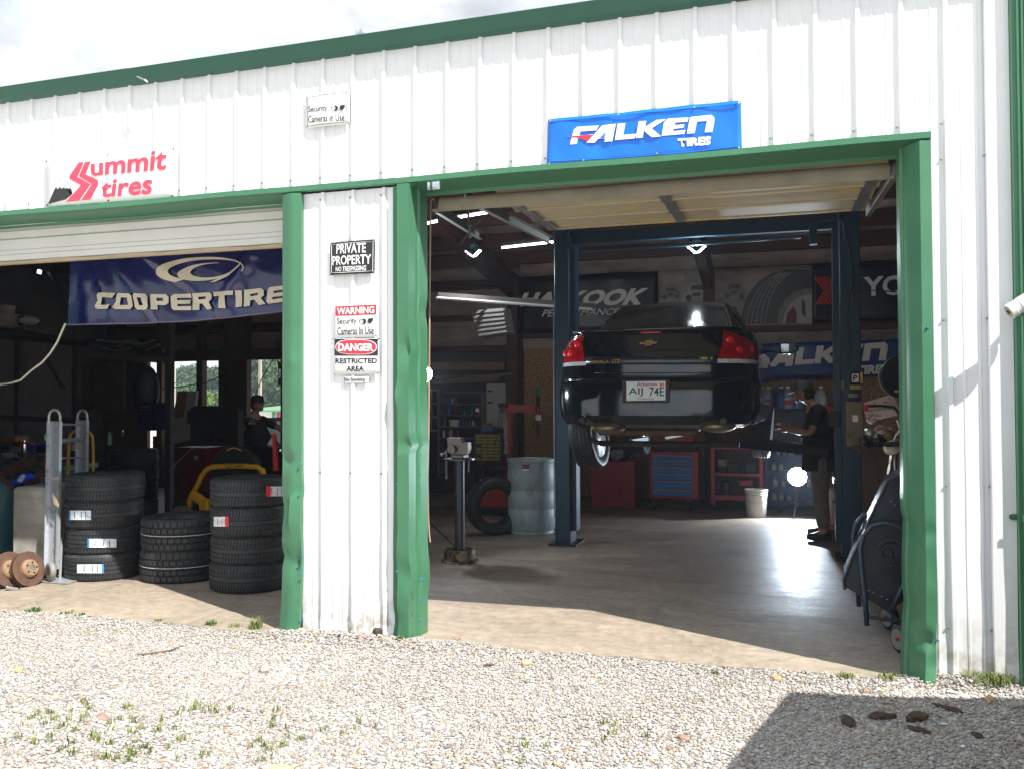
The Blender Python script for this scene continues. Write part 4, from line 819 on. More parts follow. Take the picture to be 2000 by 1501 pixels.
for i in range(n//2+1):
    a, b = top[i], top[n-1-i]; Tp.append([a.lerp(b, k/6)+Vector((0, 0, .02*math.sin(math.pi*k/6))) for k in range(7)])
mb.grid(Tp); bt = P[0]; mb.grid([[bt[i], bt[n-1-i]] for i in range(n//2+1)])
# greenhouse
st = [(.86, .80, .64, 1.17), (1.15, .80, .60, 1.32), (1.45, .80, .565, 1.46), (1.72, .80, .55, 1.545), (2.2, .80, .55, 1.585), (2.8, .80, .55, 1.58), (3.3, .80, .58, 1.42), (4.0, .80, .66, 1.15)]
Q = []
for y, wb, wt, h in st:
    r = []
    for k in (-1, -.93, -.8, -.5, 0, .5, .8, .93, 1):
        if abs(k) == 1: r.append((k*wb, 1.14))
        elif abs(k) == .93: r.append((math.copysign(wt+.035, k), h-.03))
        else: r.append((k/.8*(wt-.02), h+.025*(1-(k/.8)**2)))
    Q.append([Vector((CX+x, CR+y-.10*(1-(x/.8)**2)*(1 if y < 1.8 else 0), CZ+z)) for x, z in r])
mb.grid(Q)
body = mb.build('body', M_paint, car, auto=32)
gl = []
for s_ in Q[:4]:
    gl.append([p+Vector((0, -.004, .006)) for p in s_[2:7]])
gl[0] = [gl[0][i].lerp(gl[1][i], .12) for i in range(5)]; gl[-1] = [gl[-1][i].lerp(gl[-2][i], .18) for i in range(5)]
MB().grid(gl).build('rear_window', M_glassd, car, smooth=True)
for s_, nm in ((1, 0), (-1, 8)):
    W = []
    for y, f0 in ((1.5, .35), (1.9, .1), (2.6, .05), (3.3, .12)):
        yy = None
        for i in range(len(st)-1):
            if st[i][0] <= y <= st[i+1][0]: t = (y-st[i][0])/(st[i+1][0]-st[i][0]); wb = .80; wt = st[i][2]*(1-t)+st[i+1][2]*t; h = st[i][3]*(1-t)+st[i+1][3]*t
        lo = Vector((s_*(wb), y, 1.14)); hi = Vector((s_*(wt+.035), y, h-.03)); W.append([Vector((CX+s_*.006, CR, CZ))+lo.lerp(hi, q) for q in (.14, .9)])
    MB().grid(W).build('side_window', M_glassd, car)
# spoiler lip across the boot edge
sp = []
for a in [-66+6*i for i in range(23)]:
    p = shell(a, 1.15); sp.append([p+Vector((0, .06, .02)), p+Vector((0, .02, .035)), p+Vector((0, -.012, .03)), p+Vector((0, -.018, .015)), p+Vector((0, .01, .0))])
MB().grid(sp).build('spoiler', M_paint, car, smooth=True)
MB().box((CX-.70, CR+.28, CZ+1.165), (.05, .03, .012)).build('spoiler_end', mat('bare_grey_end', (.4, .4, .4), .4), car)
def patch(fi, fo, z0, z1, m, nm, off, nz=8, na=8):
    return MB().grid([[shell(fi(t)+(fo(t)-fi(t))*i/na, z0+(z1-z0)*t, off) for i in range(na+1)] for t in [j/nz for j in range(nz+1)]]).build(nm, m, car, smooth=True)
for s in (-1, 1):
    ai = lambda t: s*(31+8*t); ao = lambda t: s*(89-50*t**2.2)
    patch(ai, ao, .885, 1.145, M_lens, 'tail_light', .008)
    patch(lambda t: s*30, lambda t: s*90, .845, .882, M_clear, 'reversing_light', .009, 2)
    for aa, zz_, rr_ in ((42, 1.05, .034), (50, .965, .030), (66, .975, .026)):
        c = shell(s*aa, zz_, .012); nrm = Vector((s*math.sin(R(aa*.6)), -math.cos(R(aa*.6)), 0)); MB().lathe([(.001, .004), (rr_*.6, .006), (rr_, 0), (rr_*1.15, -.004)], c, 16, nrm.to_track_quat('Z', 'Y').to_matrix()).build('lamp_reflector', M_lensd, car, smooth=True)
def surf_box(x0, y0, x1, y1, m, nm, off=.006, th=.006, nx=6):
    P = []
    for j in range(2):
        r = []
        for i in range(nx+1):
            p = A(x0+(x1-x0)*i/nx, y0+(y1-y0)*j, CR+.1); r.append(Vector((p.x, sy(p.x, p.z)-off, p.z)))
        P.append(r)
    o = MB().grid(P).build(nm, m, car, smooth=True); md = o.modifiers.new('thickness', 'SOLIDIFY'); md.thickness = th; return o
surf_box(1246, 645, 1288, 650, M_lens, 'brake_light')
surf_box(1144, 697, 1394, 711, mat('slate_trim_strip', (.03, .05, .075), .25, .2, .1, coat=.6), 'boot_trim_strip', .006, .01, 16)
surf_box(1380, 736, 1392, 737, M_paint, 'boot_seam')
surf_box(1162, 727, 1384, 728.5, M_black, 'boot_seam', .002, .002, 12)
# badge
def shape_on(pts, m, nm, off=.014, th=-.006):
    P = []
    for x, y in pts: p = A(x, y, CR+.1); P.append(Vector((p.x, sy(p.x, p.z)-off, p.z)))
    return MB().prism(P, (0, th, 0)).build(nm, m, car)
shape_on([(1249, 668), (1259, 668), (1259, 664), (1272, 664), (1272, 667), (1282, 667), (1279, 671), (1271, 671.5), (1270, 675), (1258, 675), (1258, 672), (1247, 672.5)], M_chrome, 'badge')
shape_on([(1251, 669), (1260, 669), (1261, 665.5), (1270, 665.5), (1270, 668.3), (1279, 668.3), (1277, 670), (1269, 670.4), (1268.5, 673.5), (1259.5, 673.5), (1259.5, 671), (1250, 671.3)], mat('gold_badge', (.5, .36, .1), .3, .8), 'badge_inlay', .021, -.002)
M_gold = mat('gold_letters', (.55, .36, .1), .3, .5)
fs = lambda p: (p[0], sy(p[0], p[2])-.022, p[2])
surf_box(1148, 701, 1212, 710, mat('dark_backing', (.02, .02, .02), .4), 'badge_backing', .012, .004)
letters('IMPALA', qd([(1151, 702.5), (1187, 702), (1187, 708), (1151, 708.5)], CR), M_gold, car, bold=.02, fn=fs); letters('LTZ', qd([(1193, 701), (1208, 701), (1208, 707.5), (1193, 708)], CR), M_gold, car, bold=.02, fn=fs)
surf_box(1361, 697, 1386, 702, mat('yellow_green_sticker', (.4, .4, .05), .4), 'flex_sticker', .014, .002)
# licence plate
lp = MB().prism([Vector((p.x, CR-.012, p.z)) for p in qd([(1225, 745), (1299, 744), (1299, 781), (1225, 782)], CR)], (0, .006, 0)).build('licence_plate', mat('plate_sky_white', (.62, .72, .74), .4, 0, .08, 12), car)
MB().prism([Vector((p.x, CR-.004, p.z)) for p in qd([(1217, 742), (1306, 741), (1306, 785), (1217, 786)], CR)], (0, .005, 0)).build('plate_frame', M_black, car)
PY = CR-.013
letters('Arkansas', qd([(1244, 746), (1283, 745.5), (1283, 753), (1244, 754)], PY), mat('magenta_print', (.35, .03, .16), .5), car, bold=.02)
letters('AIJ', qd([(1229, 757), (1256, 756.5), (1256, 773.5), (1229, 774)], PY), M_btext, car, bold=.006); letters('74E', qd([(1268, 756), (1296, 755.5), (1296, 773), (1268, 773.5)], PY), M_btext, car, bold=.006)
letters('The Natural State', qd([(1246, 776), (1278, 776), (1278, 780), (1246, 780)], PY), mat('magenta_print', (.35, .03, .16), .5), car, bold=.0)
MB().prism([p+Vector((0, -.001, 0)) for p in qd([(1287, 748), (1296, 748), (1296, 754), (1287, 754)], PY)], (0, -.001, 0)).build('renewal_sticker', mat('orange_print', (.8, .2, .06), .5), car)
# silencers and tailpipes
M_muf = mat('stained_muffler_steel', (.30, .24, .16), .38, .85, .2, 6, dirt=(.1, .06, .03), dscale=5)
for (cx, cy, tx, ty) in ((1190, 829, 1140, 818), (1396, 826, 1408, 819)):
    c = A(cx, cy+5, CR+.14); mb = MB(); mb.ball(c, (.155, .19, .06), 20, 12); mb.build('silencer', M_muf, car, smooth=True)
    e = A(tx, ty+3, CR-.02); mb = MB(); mb.tube([c+Vector((-.02, .0, .0)), e+Vector((0, .12, 0)), e], .034, 12, False); mb.build('tailpipe', M_muf, car, smooth=True)
    MB().tube([e+Vector((0, -.003, 0)), e+Vector((0, -.002, 0))], .028, 12).build('tailpipe_mouth', M_black, car)
MB().bb((CX-.50, CR+.30, CZ+.19), (CX+.40, CR+.36, CZ+.25), .02).build('crossmember', M_rust, car)
mb = MB(); mb.bb((CX-.62, CR+.6, CZ+.24), (CX+.62, CR+4.4, CZ+.32)); mb.tube([(CX, CR+.8, CZ+.16), (CX+.1, CR+2.5, CZ+.16), (CX, CR+4, CZ+.16)], .035, 8); mb.tube([(CX-.7, CR+1.05, CZ+.08), (CX+.7, CR+1.05, CZ+.08)], .03, 8)
mb.build('underbody', mat('oily_underbody', (.05, .04, .035), .7, 0, .4, 6), car)
# mirrors
c = A(1517, 681, CR+2.7)
mb = MB(); mb.ball(c, (.11, .07, .075), 14, 8); mb.build('wing_mirror', M_paint, car, smooth=True); MB().tube([(CX+.80, CR+2.75, CZ+1.10), c+Vector((-.05, .03, -.05))], .02, 6).build('mirror_arm', M_paint, car)
MB().grid([[c+Vector((x, -.072+abs(x)*.1, z)) for x in (-.08, 0, .08)] for z in (-.045, .045)]).build('mirror_glass', M_chrome, car)
MB().ball(A(1308, 590, CR+1.9), (.015, .06, .035), 8, 6).build('roof_aerial', M_black, car)
YAWC = R(-2.0); PV = Vector((CX, CR, CZ))
# ------------------------------------------------------------------ tyres
def tyre_mesh(name, r=.33, w=.225, ri=.215, pitches=72, kind='road', whiteline=False):
    h = w/2; g = .009
    if kind == 'road': tz = [(-.96, 0), (-.62, 0), (-.615, g), (-.55, g), (-.545, 0), (-.24, 0), (-.235, g), (-.165, g), (-.16, 0), (.16, 0), (.165, g), (.235, g), (.24, 0), (.545, 0), (.55, g), (.615, g), (.62, 0), (.96, 0)]
    else: tz = [(-.98, 0), (-.70, 0), (-.66, .001), (-.6, g*1.3), (-.5, 0), (-.2, 0), (-.16, g), (-.08, 0), (.08, 0), (.16, g), (.2, 0), (.5, 0), (.6, g*1.3), (.66, .001), (.70, 0), (.98, 0)]
    side_ = [(ri, h*.80), (ri+.02, h*.92), (ri+.05, h*1.0), (r-.05, h*1.03), (r-.022, h*.99)]
    prof = [(a, -b, 0, 0) for a, b in side_]+[(r-.004*(abs(t) > .9), t*h*.84, d, 1) for t, d in tz]+[(a, b, 0, 0) for a, b in side_[::-1]]+[(ri-.012, h*.6, 0, 0), (ri-.012, -h*.6, 0, 0)]
    cols = []
    for k in range(pitches):
        for ph, dd in ((0, 0), (.70, 0), (.78, 1), (.97, 1)): cols.append((2*math.pi*(k+ph)/pitches, dd))
    v = []; n = len(prof)
    for a, dd in cols:
        for (rr, z, d, tr) in prof:
            aa = a; rad = rr-d
            if tr:
                zz_ = z/(h*.84)
                if kind == 'road':
                    aa += .35*2*math.pi/pitches*math.copysign(min(abs(zz_)*1.6, 1.6), zz_)*(1 if abs(zz_) > .1 else 0)
                    if dd and not (.16 >= abs(zz_)): rad = min(rad, rr-.006)
                else:
                    aa += .45*2*math.pi/pitches*(1 if (.2 <= abs(zz_) <= .5) else 0)*(1 if zz_ > 0 else -1)
                    if dd: rad = min(rad, rr-.011)
            v.append((rad*math.cos(aa), rad*math.sin(aa), z))
    f = []; K = len(cols)
    for i in range(K):
        i2 = (i+1) % K
        for j in range(n): j2 = (j+1) % n; f.append((i*n+j, i2*n+j, i2*n+j2, i*n+j2))
    me = bpy.data.meshes.new(name); me.from_pydata(v, [], f); me.materials.append(M_rubber); me.shade_smooth(); me.set_sharp_from_angle(angle=R(28)); return me
ME_road = tyre_mesh('tyre', .332, .232, .205, 74); ME_at = tyre_mesh('tyre', .36, .275, .205, 40, 'at'); ME_car = tyre_mesh('tyre', .335, .225, .22, 60)
def tyre(me, loc, rot, label, group=None):
    o = link('tyre', me); o.location = loc; o.rotation_euler = rot; tag(o, label, 'tyre', group); return o
M_lab = mat('white_tyre_label', (.72, .78, .85), .5, 0, .12, 60, dirt=(.25, .32, .42), dscale=70, dpos=(.55, .6)); M_labr = mat('white_tyre_label_warm', (.78, .76, .78), .5, 0, .12, 60, dirt=(.3, .2, .25), dscale=70, dpos=(.55, .6)); M_stripe = mat('blue_label_stripe', (.02, .22, .5), .5); M_striper = mat('red_label_stripe', (.7, .02, .05), .5)
def tlabel(o, r, px0, px1, py0, py1, blue=True, stripe='L'):
    # sticker wrapped on the tread, placed at the surveyed bearing
    def hit(px, py):
        d = ray(px, py); a = d[0]**2+d[1]**2; ox, oy = -o.location.x, -o.location.y; b = 2*(d[0]*ox+d[1]*oy); c = ox*ox+oy*oy-r*r; D = b*b-4*a*c
        t = (-b-math.sqrt(max(D, 0)))/(2*a); return Vector(CP+d*t)
    def bnd(x0, x1, y0, y1, m, nm, par, rr):
        P = []
        for j in range(2):
            rw = []
            for i in range(9):
                p = hit(x0+(x1-x0)*i/8, y0+(y1-y0)*j); q = Vector((p.x-o.location.x, p.y-o.location.y, 0)).normalized()*rr; rw.append(Vector((q.x, q.y, p.z-o.location.z)))
            P.append(rw)
        mb = MB().grid(P); ob = mb.build(nm, m, None); ob.parent = o; ob.matrix_parent_inverse = o.rotation_euler.to_matrix().to_4x4().inverted(); return ob
    bnd(px0, px1, py0, py1, M_lab if blue else M_labr, 'label_sticker', o, r+.003)
    w_ = (px1-px0)*(.07 if blue else .22); a = px0 if stripe == 'L' else px1-w_
    bnd(a, a+w_, py0-.5, py1+.5, M_stripe if blue else M_striper, 'label_stripe', o, r+.0042)
    for k in (.25, .55, .75): bnd(px0+(px1-px0)*k, px0+(px1-px0)*k+(px1-px0)*.03, py0+(py1-py0)*.15, py0+(py1-py0)*.85, M_btext, 'label_barcode', o, r+.0038)
cL = (-5.86, 6.54); zt = [.116, .348, .58, .812]; tl = []
for i, (z, dx, dy) in enumerate(zip(zt, (.0, -.004, .0, .012), (0, .01, -.005, 0))):
    tl.append(tyre(ME_road, (cL[0]+dx, cL[1]+dy, z), (0, 0, i*1.3), ['lowest road tyre of the left stack by the hand truck, white label near its left', 'second lowest tyre of the left stack, label in the middle of its tread', 'third tyre up in the left stack, label at its left edge', 'unlabelled top tyre of the left stack by the hand truck'][i], 'road tyres in the stack by the grey hand truck'))
tlabel(tl[0], .332, 151, 203, 1101, 1118, True, 'R'); tlabel(tl[1], .332, 171, 227, 1051, 1068, True, 'L'); tlabel(tl[2], .332, 135, 178, 996, 1014, True, 'L')
cM = (-5.12, 6.67)
for i in range(2):
    o = tyre(ME_at, (cM[0]+.01*i, cM[1], .138+.276*i), (0, 0, i*.7), ['lower chunky all terrain tyre of the middle pair', 'upper chunky all terrain tyre of the middle pair'][i], 'all terrain tyres in the middle pair')
    ring = MB().tube([Vector((.359*math.cos(a), .359*math.sin(a), .0)) for a in [2*math.pi*k/64 for k in range(64)]], .0022, 4, closed=True).build('white_line', M_wtext, None); ring.parent = o
cR_ = (-4.29, 6.47); tr_ = []
for i, z in enumerate(zt):
    tr_.append(tyre(ME_road, (cR_[0]+(.0, .01, .018, .0)[i], cR_[1]+(.0, .006, -.01, .01)[i], z), (0, 0, 2+i*.9), ['bottom tyre of the right stack beside the green jamb', 'second lowest tyre of the right stack beside the green jamb', 'third tyre up in the right stack, red striped label at its left', 'top tyre of the right stack, red striped label near the green jamb'][i], 'road tyres in the stack beside the green jamb'))
tlabel(tr_[2], .332, 418, 447, 1008, 1027, False, 'R'); tlabel(tr_[3], .332, 520, 558, 949, 968, False, 'L')
c = A(260, 940, 10.2)
for i in range(4): tyre(ME_road, (c.x, 10.2, .116+.232*i+.0), (0, 0, i), ['bottom', 'second lowest', 'second highest', 'top'][i]+' dusty tyre of the dark stack standing deeper in the left bay', 'dusty tyres stacked deeper in the left bay')
pb_ = A(955, 993, 9.75); t = tyre(ME_car, (pb_.x+.05, 9.80, .335), (R(90), R(0), R(38)), 'single used tyre leaning upright behind the pale blue drum')
# car wheels
M_rim = mat('grey_alloy_rim', (.35, .36, .38), .3, .8)
def wheel(loc, rot, par):
    e = link('wheel', ME_car, None); e.parent = par; e.matrix_parent_inverse = Matrix.Translation(-par.location); e.location = loc; e.rotation_euler = rot
    r_ = MB().lathe([(.222, -.10), (.225, -.095), (.205, -.08), (.195, .02), (.19, .085), (.222, .10)], (0, 0, 0), 28).build('rim', M_rim, None, smooth=True); r_.parent = e
    d = MB().lathe([(.03, .0), (.15, .0), (.15, .02), (.03, .03)], (0, 0, 0), 24).build('brake_disc', M_steel, None); d.parent = e
    s = MB(); 
    for k in range(5): a = 2*math.pi*k/5; s.tube([(0, 0, .06), (.19*math.cos(a), .19*math.sin(a), .07)], .022, 6)
    s.tube([(0, 0, .04), (0, 0, .09)], .06, 12); s = s.build('spokes', M_rim, None); s.parent = e
wheel((CX-.76, CR+1.06, CZ+.15), (R(90), R(0), R(94-180+90+90-4)) if 0 else (0, R(-97), R(-4)), car)
wheel((CX-.78, CR+3.86, CZ+.12), (0, R(-95), 0), car); wheel((CX+.78, CR+3.86, CZ+.12), (0, R(95), 0), car)

car.location = PV+Matrix.Rotation(YAWC, 3, 'Z')@(car.location-PV); car.rotation_euler = (0, 0, YAWC); car.scale = (1.035, 1, 1)
# ------------------------------------------------------------------ things on the right bay floor
# vice on a pipe stand
vb = G(898, 1095); vy = vb.y; vx = vb.x
vs = thing('vice_stand', 'old bench vice on a steel pipe stand rooted in a brake drum', 'vice', (vx, vy, 0))
M_brassrim = mat('greasy_brake_drum', (.24, .2, .13), .5, .3, .4, 14, dirt=(.05, .035, .02), dscale=10, dpos=(.48, .56), dstretch=(1, 1, .5))
MB().lathe([(.0, .0), (.185, 0), (.187, .012), (.165, .022), (.155, .03), (.153, .11), (.148, .122), (.132, .122), (.128, .03), (0, .03)], (vx, vy, 0), 36).build('brake_drum_base', M_brassrim, vs, auto=40)
MB().tube([(vx, vy, .03), (vx, vy, 1.0)], .049, 20).build('pipe', mat('dark_blue_grey_pipe', (.07, .085, .1), .4, .6, .2, 8, dirt=(.12, .1, .08), dscale=5), vs, smooth=False, auto=40)
MB().lathe([(.0, .995), (.155, .995), (.155, 1.008), (.0, 1.008)], (vx, vy, 0), 24).build('top_plate', M_steel, vs)
mb = MB(); mb.bb((vx-.06, vy-.08, 1.008), (vx+.07, vy+.08, 1.05), .01); mb.prism([(vx-.11, vy-.05, 1.19), (vx-.10, vy-.05, 1.12), (vx-.06, vy-.05, 1.05), (vx+.09, vy-.05, 1.05), (vx+.105, vy-.05, 1.10), (vx+.105, vy-.05, 1.165), (vx+.045, vy-.05, 1.165), (vx+.03, vy-.05, 1.21), (vx-.11, vy-.05, 1.21)], (0, .1, 0)); mb.tube([(vx-.05, vy-.1, 1.10), (vx-.05, vy+.12, 1.10)], .04, 10); mb.build('vice_body', M_steel, vs, auto=40)
mb = MB(); mb.tube([(vx-.115, vy-.06, 1.09), (vx-.115, vy-.06, .82)], .009, 6); mb.tube([(vx-.17, vy-.05, 1.04), (vx-.12, vy-.05, 1.075)], .008, 6); mb.ball((vx-.17, vy-.05, 1.04), .016, 8, 6); mb.ball((vx-.115, vy-.06, .82), .014, 8, 6); mb.tube([(vx+.12, vy-.06, .99), (vx+.115, vy-.06, .88)], .008, 6); mb.build('handle', M_galv, vs)
# drum
db = G(1027, 1046); dx0, dy0 = db.x, db.y+.26
M_drum = mat('pale_blue_plastic_drum', (.32, .39, .41), .5, 0, .12, 3, dirt=(.16, .12, .08), dscale=4.5, dpos=(.5, .8), dstretch=(2, 2, 1), bump=.1, bscale=6)
dr_ = thing('plastic_drum', 'scuffed pale blue plastic drum with a small flag sticker beside the lift post', 'drum', (dx0, dy0, 0))
pr = [(.0, .0), (.26, 0), (.268, .02), (.262, .045), (.278, .07), (.284, .2), (.286, .30), (.283, .305), (.286, .31), (.286, .52), (.283, .525), (.286, .53), (.284, .72), (.277, .83), (.283, .845), (.290, .86), (.290, .885), (.279, .888), (.272, .87), (.270, .80), (.0, .80)]
MB().lathe(pr, (dx0, dy0, 0), 48).build('drum_body', M_drum, dr_, auto=35)
MB().tube(arc((dx0+.05, dy0-.26, .83), .13, 25, 155, 12, (1, 0, .0), (0, .1, .62)), .010, 6).build('rim_hoop', M_drum, dr_)
p = A(1027, 918, dy0-.284); d2 = Vector((p.x-dx0, -.27, 0)).normalized()
mb = MB(); rt_ = Vector((-d2.y, d2.x, 0)); c = Vector((dx0, dy0, 0))+d2*.288+Vector((0, 0, .80)); q = [c-rt_*.04+Vector((0, 0, .035)), c+rt_*.04+Vector((0, 0, .035)), c+rt_*.04-Vector((0, 0, .035)), c-rt_*.04-Vector((0, 0, .035))]
MB().prism(q, d2*.002).build('flag_sticker', mat('navy_sticker', (.03, .04, .12), .5), dr_)
MB().prism([q[3]+d2*.003, q[2]+d2*.003, q[2]+d2*.003+Vector((0, 0, .018)), q[3]+d2*.003+Vector((0, 0, .018))], d2*.001).build('sticker_stripe', M_wtext, dr_)
MB().prism([c+d2*.003-rt_*.03+Vector((0, 0, .0)), c+d2*.003+rt_*.038+Vector((0, 0, .01)), c+d2*.003+rt_*.038+Vector((0, 0, .02)), c+d2*.003-rt_*.0+Vector((0, 0, .012))], d2*.001).build('sticker_stripe', M_rtext, dr_)
# tyre changing machine
tcm = thing('tyre_changer', 'red tyre changing machine with an overhead arm behind the blue drum', 'machine', (-3.8, 12, 0))
Yt = 11.8
pb(936, 934, 1010, 990, Yt-.35, .9, M_red, 'cabinet', tcm, .02); pb(934, 980, 1012, 1000, Yt-.33, .85, M_blacksteel, 'plinth', tcm)
pb(936, 935, 976, 945, Yt-.365, .004, M_signw, 'name_plate', tcm); letters('RIM CLAMP', qd([(940, 937), (974, 937), (974, 943), (940, 943)], Yt-.37), M_btext, tcm, bold=.03)
pb(938, 955, 952, 962, Yt-.365, .004, M_signw, 'plate', tcm)
pb(988, 786, 998, 940, Yt, .10, M_red, 'mast', tcm); pb(984, 818, 991, 886, Yt-.01, .03, mat('mast_label', (.45, .4, .37), .6, 0, .1, dirt=(.1, .08, .08), dscale=30), 'mast_label', tcm)
pb(976, 790, 1048, 805, Yt-.02, .09, M_red, 'swing_arm', tcm); pb(973, 786, 992, 796, Yt-.04, .14, M_blacksteel, 'arm_head', tcm)
c = A(1051, 800, Yt-.02); mb = MB(); mb.tube([(c.x, c.y, A(1051, 852, Yt).z), (c.x, c.y, A(1051, 760, Yt).z)], .026, 8); mb.build('vertical_slide', M_blacksteel, tcm); mb = MB(); mb.tube([(c.x, c.y, A(1051, 826, Yt).z), (c.x, c.y, A(1051, 793, Yt).z)], .036, 10); mb.build('cylinder', M_red, tcm)
mb = MB(); mb.tube([(c.x, c.y, A(1051, 820, Yt).z), (c.x, c.y, A(1051, 809, Yt).z)], .038, 10); mb.build('paper_band', M_signw, tcm)
mb = MB(); mb.box((c.x, c.y, A(1051, 853, Yt).z), (.13, .06, .035), (0, .15, 0), .01); mb.build('mount_head', M_red, tcm); MB().tube([(c.x, c.y-.01, A(1051, 775, Yt).z), (c.x, c.y-.01, A(1051, 757, Yt).z)], .03, 8).build('green_cap', mat('green_cap', (.03, .2, .06), .4), tcm)
mb = MB(); mb.tube([A(978, 798, Yt-.05), A(972, 830, Yt-.05), A(985, 870, Yt-.05), A(972, 885, Yt-.1)], .006, 5); mb.tube([A(983, 798, Yt-.05), A(977, 840, Yt-.05), A(965, 868, Yt-.1)], .006, 5); mb.build('air_hose', M_black, tcm)
MB().lathe([(.0, 0), (.2, 0), (.2, .03), (.0, .05)], (A(965, 925, Yt).x, Yt, .62), 24).build('turntable', M_blacksteel, tcm)
# small parts organiser
og = thing('parts_organiser', 'yellow rack of small drawers left of the red tyre changer', 'organiser', A(950, 870, 12.9))
pb(926, 846, 978, 902, 12.9, .25, mat('dark_olive_case', (.08, .075, .03), .6), 'case', og)
for r_ in range(8):
    for k in range(4):
        if (r_, k) in ((3, 0), (6, 0)): continue
        pb(929+k*12.3, 848+r_*6.5, 939.5+k*12.3, 852.5+r_*6.5, 12.87, .03, mat('yellow_drawer', (.36, .3, .06), .5, 0, .15, 15), 'drawer', og)
mb = pb(940, 832, 962, 841, 12.85, .2, mat('blue_box', (.03, .15, .3), .5), 'small_box', None); tag(mb, 'small blue box sitting on the yellow drawer rack', 'box')
o = pb(942, 826, 956, 832, 12.87, .15, mat('orange_box', (.3, .08, .02), .5), 'small_box', None); tag(o, 'small orange box on top of the blue box', 'box')
# white cabinet
wc = thing('white_cabinet', 'tall off white cabinet with black handles near the steel column', 'cabinet', A(970, 800, 13.6)); pb(950, 749, 987, 835, 13.5, .3, mat('off_white_cabinet', (.33, .32, .27), .6, 0, .1), 'case', wc); pb(952, 762, 960, 765, 13.47, .03, M_black, 'handle', wc); pb(952, 784, 962, 787, 13.47, .03, M_black, 'handle', wc)
# bottle shelves
sh = thing('open_shelves', 'tall timber shelves crowded with bottles in the dim far corner', 'shelves', A(900, 980, 13.4))
M_shelf = mat('grey_brown_shelf_board', (.13, .105, .08), .7, 0, .2, 12)
for y_ in (765, 788, 810, 832, 854, 880): pb(856, y_, 944, y_+2, 13.35, .35, M_shelf, 'shelf', sh)
for x_ in (854, 940): pb(x_, 765, x_+4, 930, 13.36, .33, M_shelf, 'upright', sh)
bcols = [('white', (.5, .52, .5)), ('blue', (.04, .12, .35)), ('pale blue', (.25, .4, .5)), ('purple', (.15, .08, .35)), ('dark', (.04, .05, .06)), ('red', (.35, .05, .04)), ('teal', (.02, .2, .22))]
def bottle(x, yb, h, w_, Y, col, label, grp=None, cap=True):
    m = mat('bottle_'+col[0].replace(' ', '_'), col[1], .35, 0, .1); p = A(x, yb, Y); k = (A(x, yb-h, Y)-p).z; r_ = (A(x+w_, yb, Y)-p).x/2
    t = MB().lathe([(0, 0), (r_, 0), (r_, k*.68), (r_*.9, k*.76), (r_*.4, k*.88), (r_*.4, k), (0, k)], p, 10).build('bottle', m, None, smooth=False); tag(t, label, 'bottle', grp); return t
rs = random.Random(3)
ORD = ['first', 'second', 'third', 'fourth', 'fifth', 'sixth', 'seventh', 'eighth', 'ninth', 'tenth', 'eleventh', 'twelfth', 'thirteenth', 'fourteenth', 'fifteenth', 'sixteenth']
for (yb, xs_) in ((788, (868, 873, 880, 884, 890)), (810, (862, 877, 903, 907, 913, 922, 936)), (832, (869, 897, 905, 911, 918, 924, 930)), (854, (863, 867, 876, 881, 887, 894))):
    for x in xs_:
        col = rs.choice(bcols); hgt = rs.uniform(9, 17); bottle(x, yb, hgt, rs.uniform(3, 5), 13.4, col, f"{col[0]} bottle, {ORD[xs_.index(x)]} from the left on the {({788: 'top', 810: 'second', 832: 'third', 854: 'fourth'})[yb]} dim corner shelf", 'bottles on the far corner shelves')
t = MB().lathe([(0, 0), (.075, 0), (.09, .11), (.085, .11), (.07, .01), (0, .01)], A(887, 832, 13.4), 16).build('bowl', mat('pale_bowl', (.5, .5, .47), .5), None); tag(t, 'pale plastic tub on the third shelf of the far corner shelves', 'tub')
t = MB().lathe([(0, 0), (.03, 0), (.03, .06), (0, .06)], A(932, 804, 13.35), 14, None).build('round_gauge', M_signw, None); tag(t, 'small bright round gauge at the right end of the second shelf', 'gauge')
# window-like dark grid left of the shelves
wn = thing('interior_window', 'dark divided window beside the bottle shelves', 'window', A(845, 800, 13.6)); pb(838, 760, 856, 840, 13.6, .02, M_glassd, 'pane', wn)
for a in ((838, 760, 858, 763), (838, 787, 856, 789), (838, 812, 856, 816), (838, 838, 858, 841), (841, 763, 843, 838)): pb(*a, 13.57, .03, mat('grey_sash', (.25, .27, .28), .5), 'frame_bar', wn)
# big red cabinet
rc = thing('red_floor_cabinet', 'plain red steel cabinet standing against the rear wall behind the car wheel', 'cabinet', G(1195, 990)); pb(1154, 899, 1240, 991, 12.75, .6, M_red, 'case', rc, .01); pb(1156, 988, 1238, 994, 12.8, .5, M_blacksteel, 'plinth', rc)
o = thing('engine_part', 'dark greasy machine block resting on the red steel cabinet', 'machine part', A(1190, 880, 12.9)); mb = MB(); c = A(1195, 880, 12.95); mb.box(c, (.5, .3, .25), (0, .1, 0), .05); mb.tube([c+Vector((-.1, -.18, .0)), c+Vector((.15, -.18, .04))], .05, 8); mb.build('block', M_blacksteel, o); MB().lathe([(.02, 0), (.09, 0), (.1, .05), (.02, .06)], c+Vector((.12, -.2, -.02)), 12, rotm((R(90), 0, 0))).build('pulley', M_steel, o)
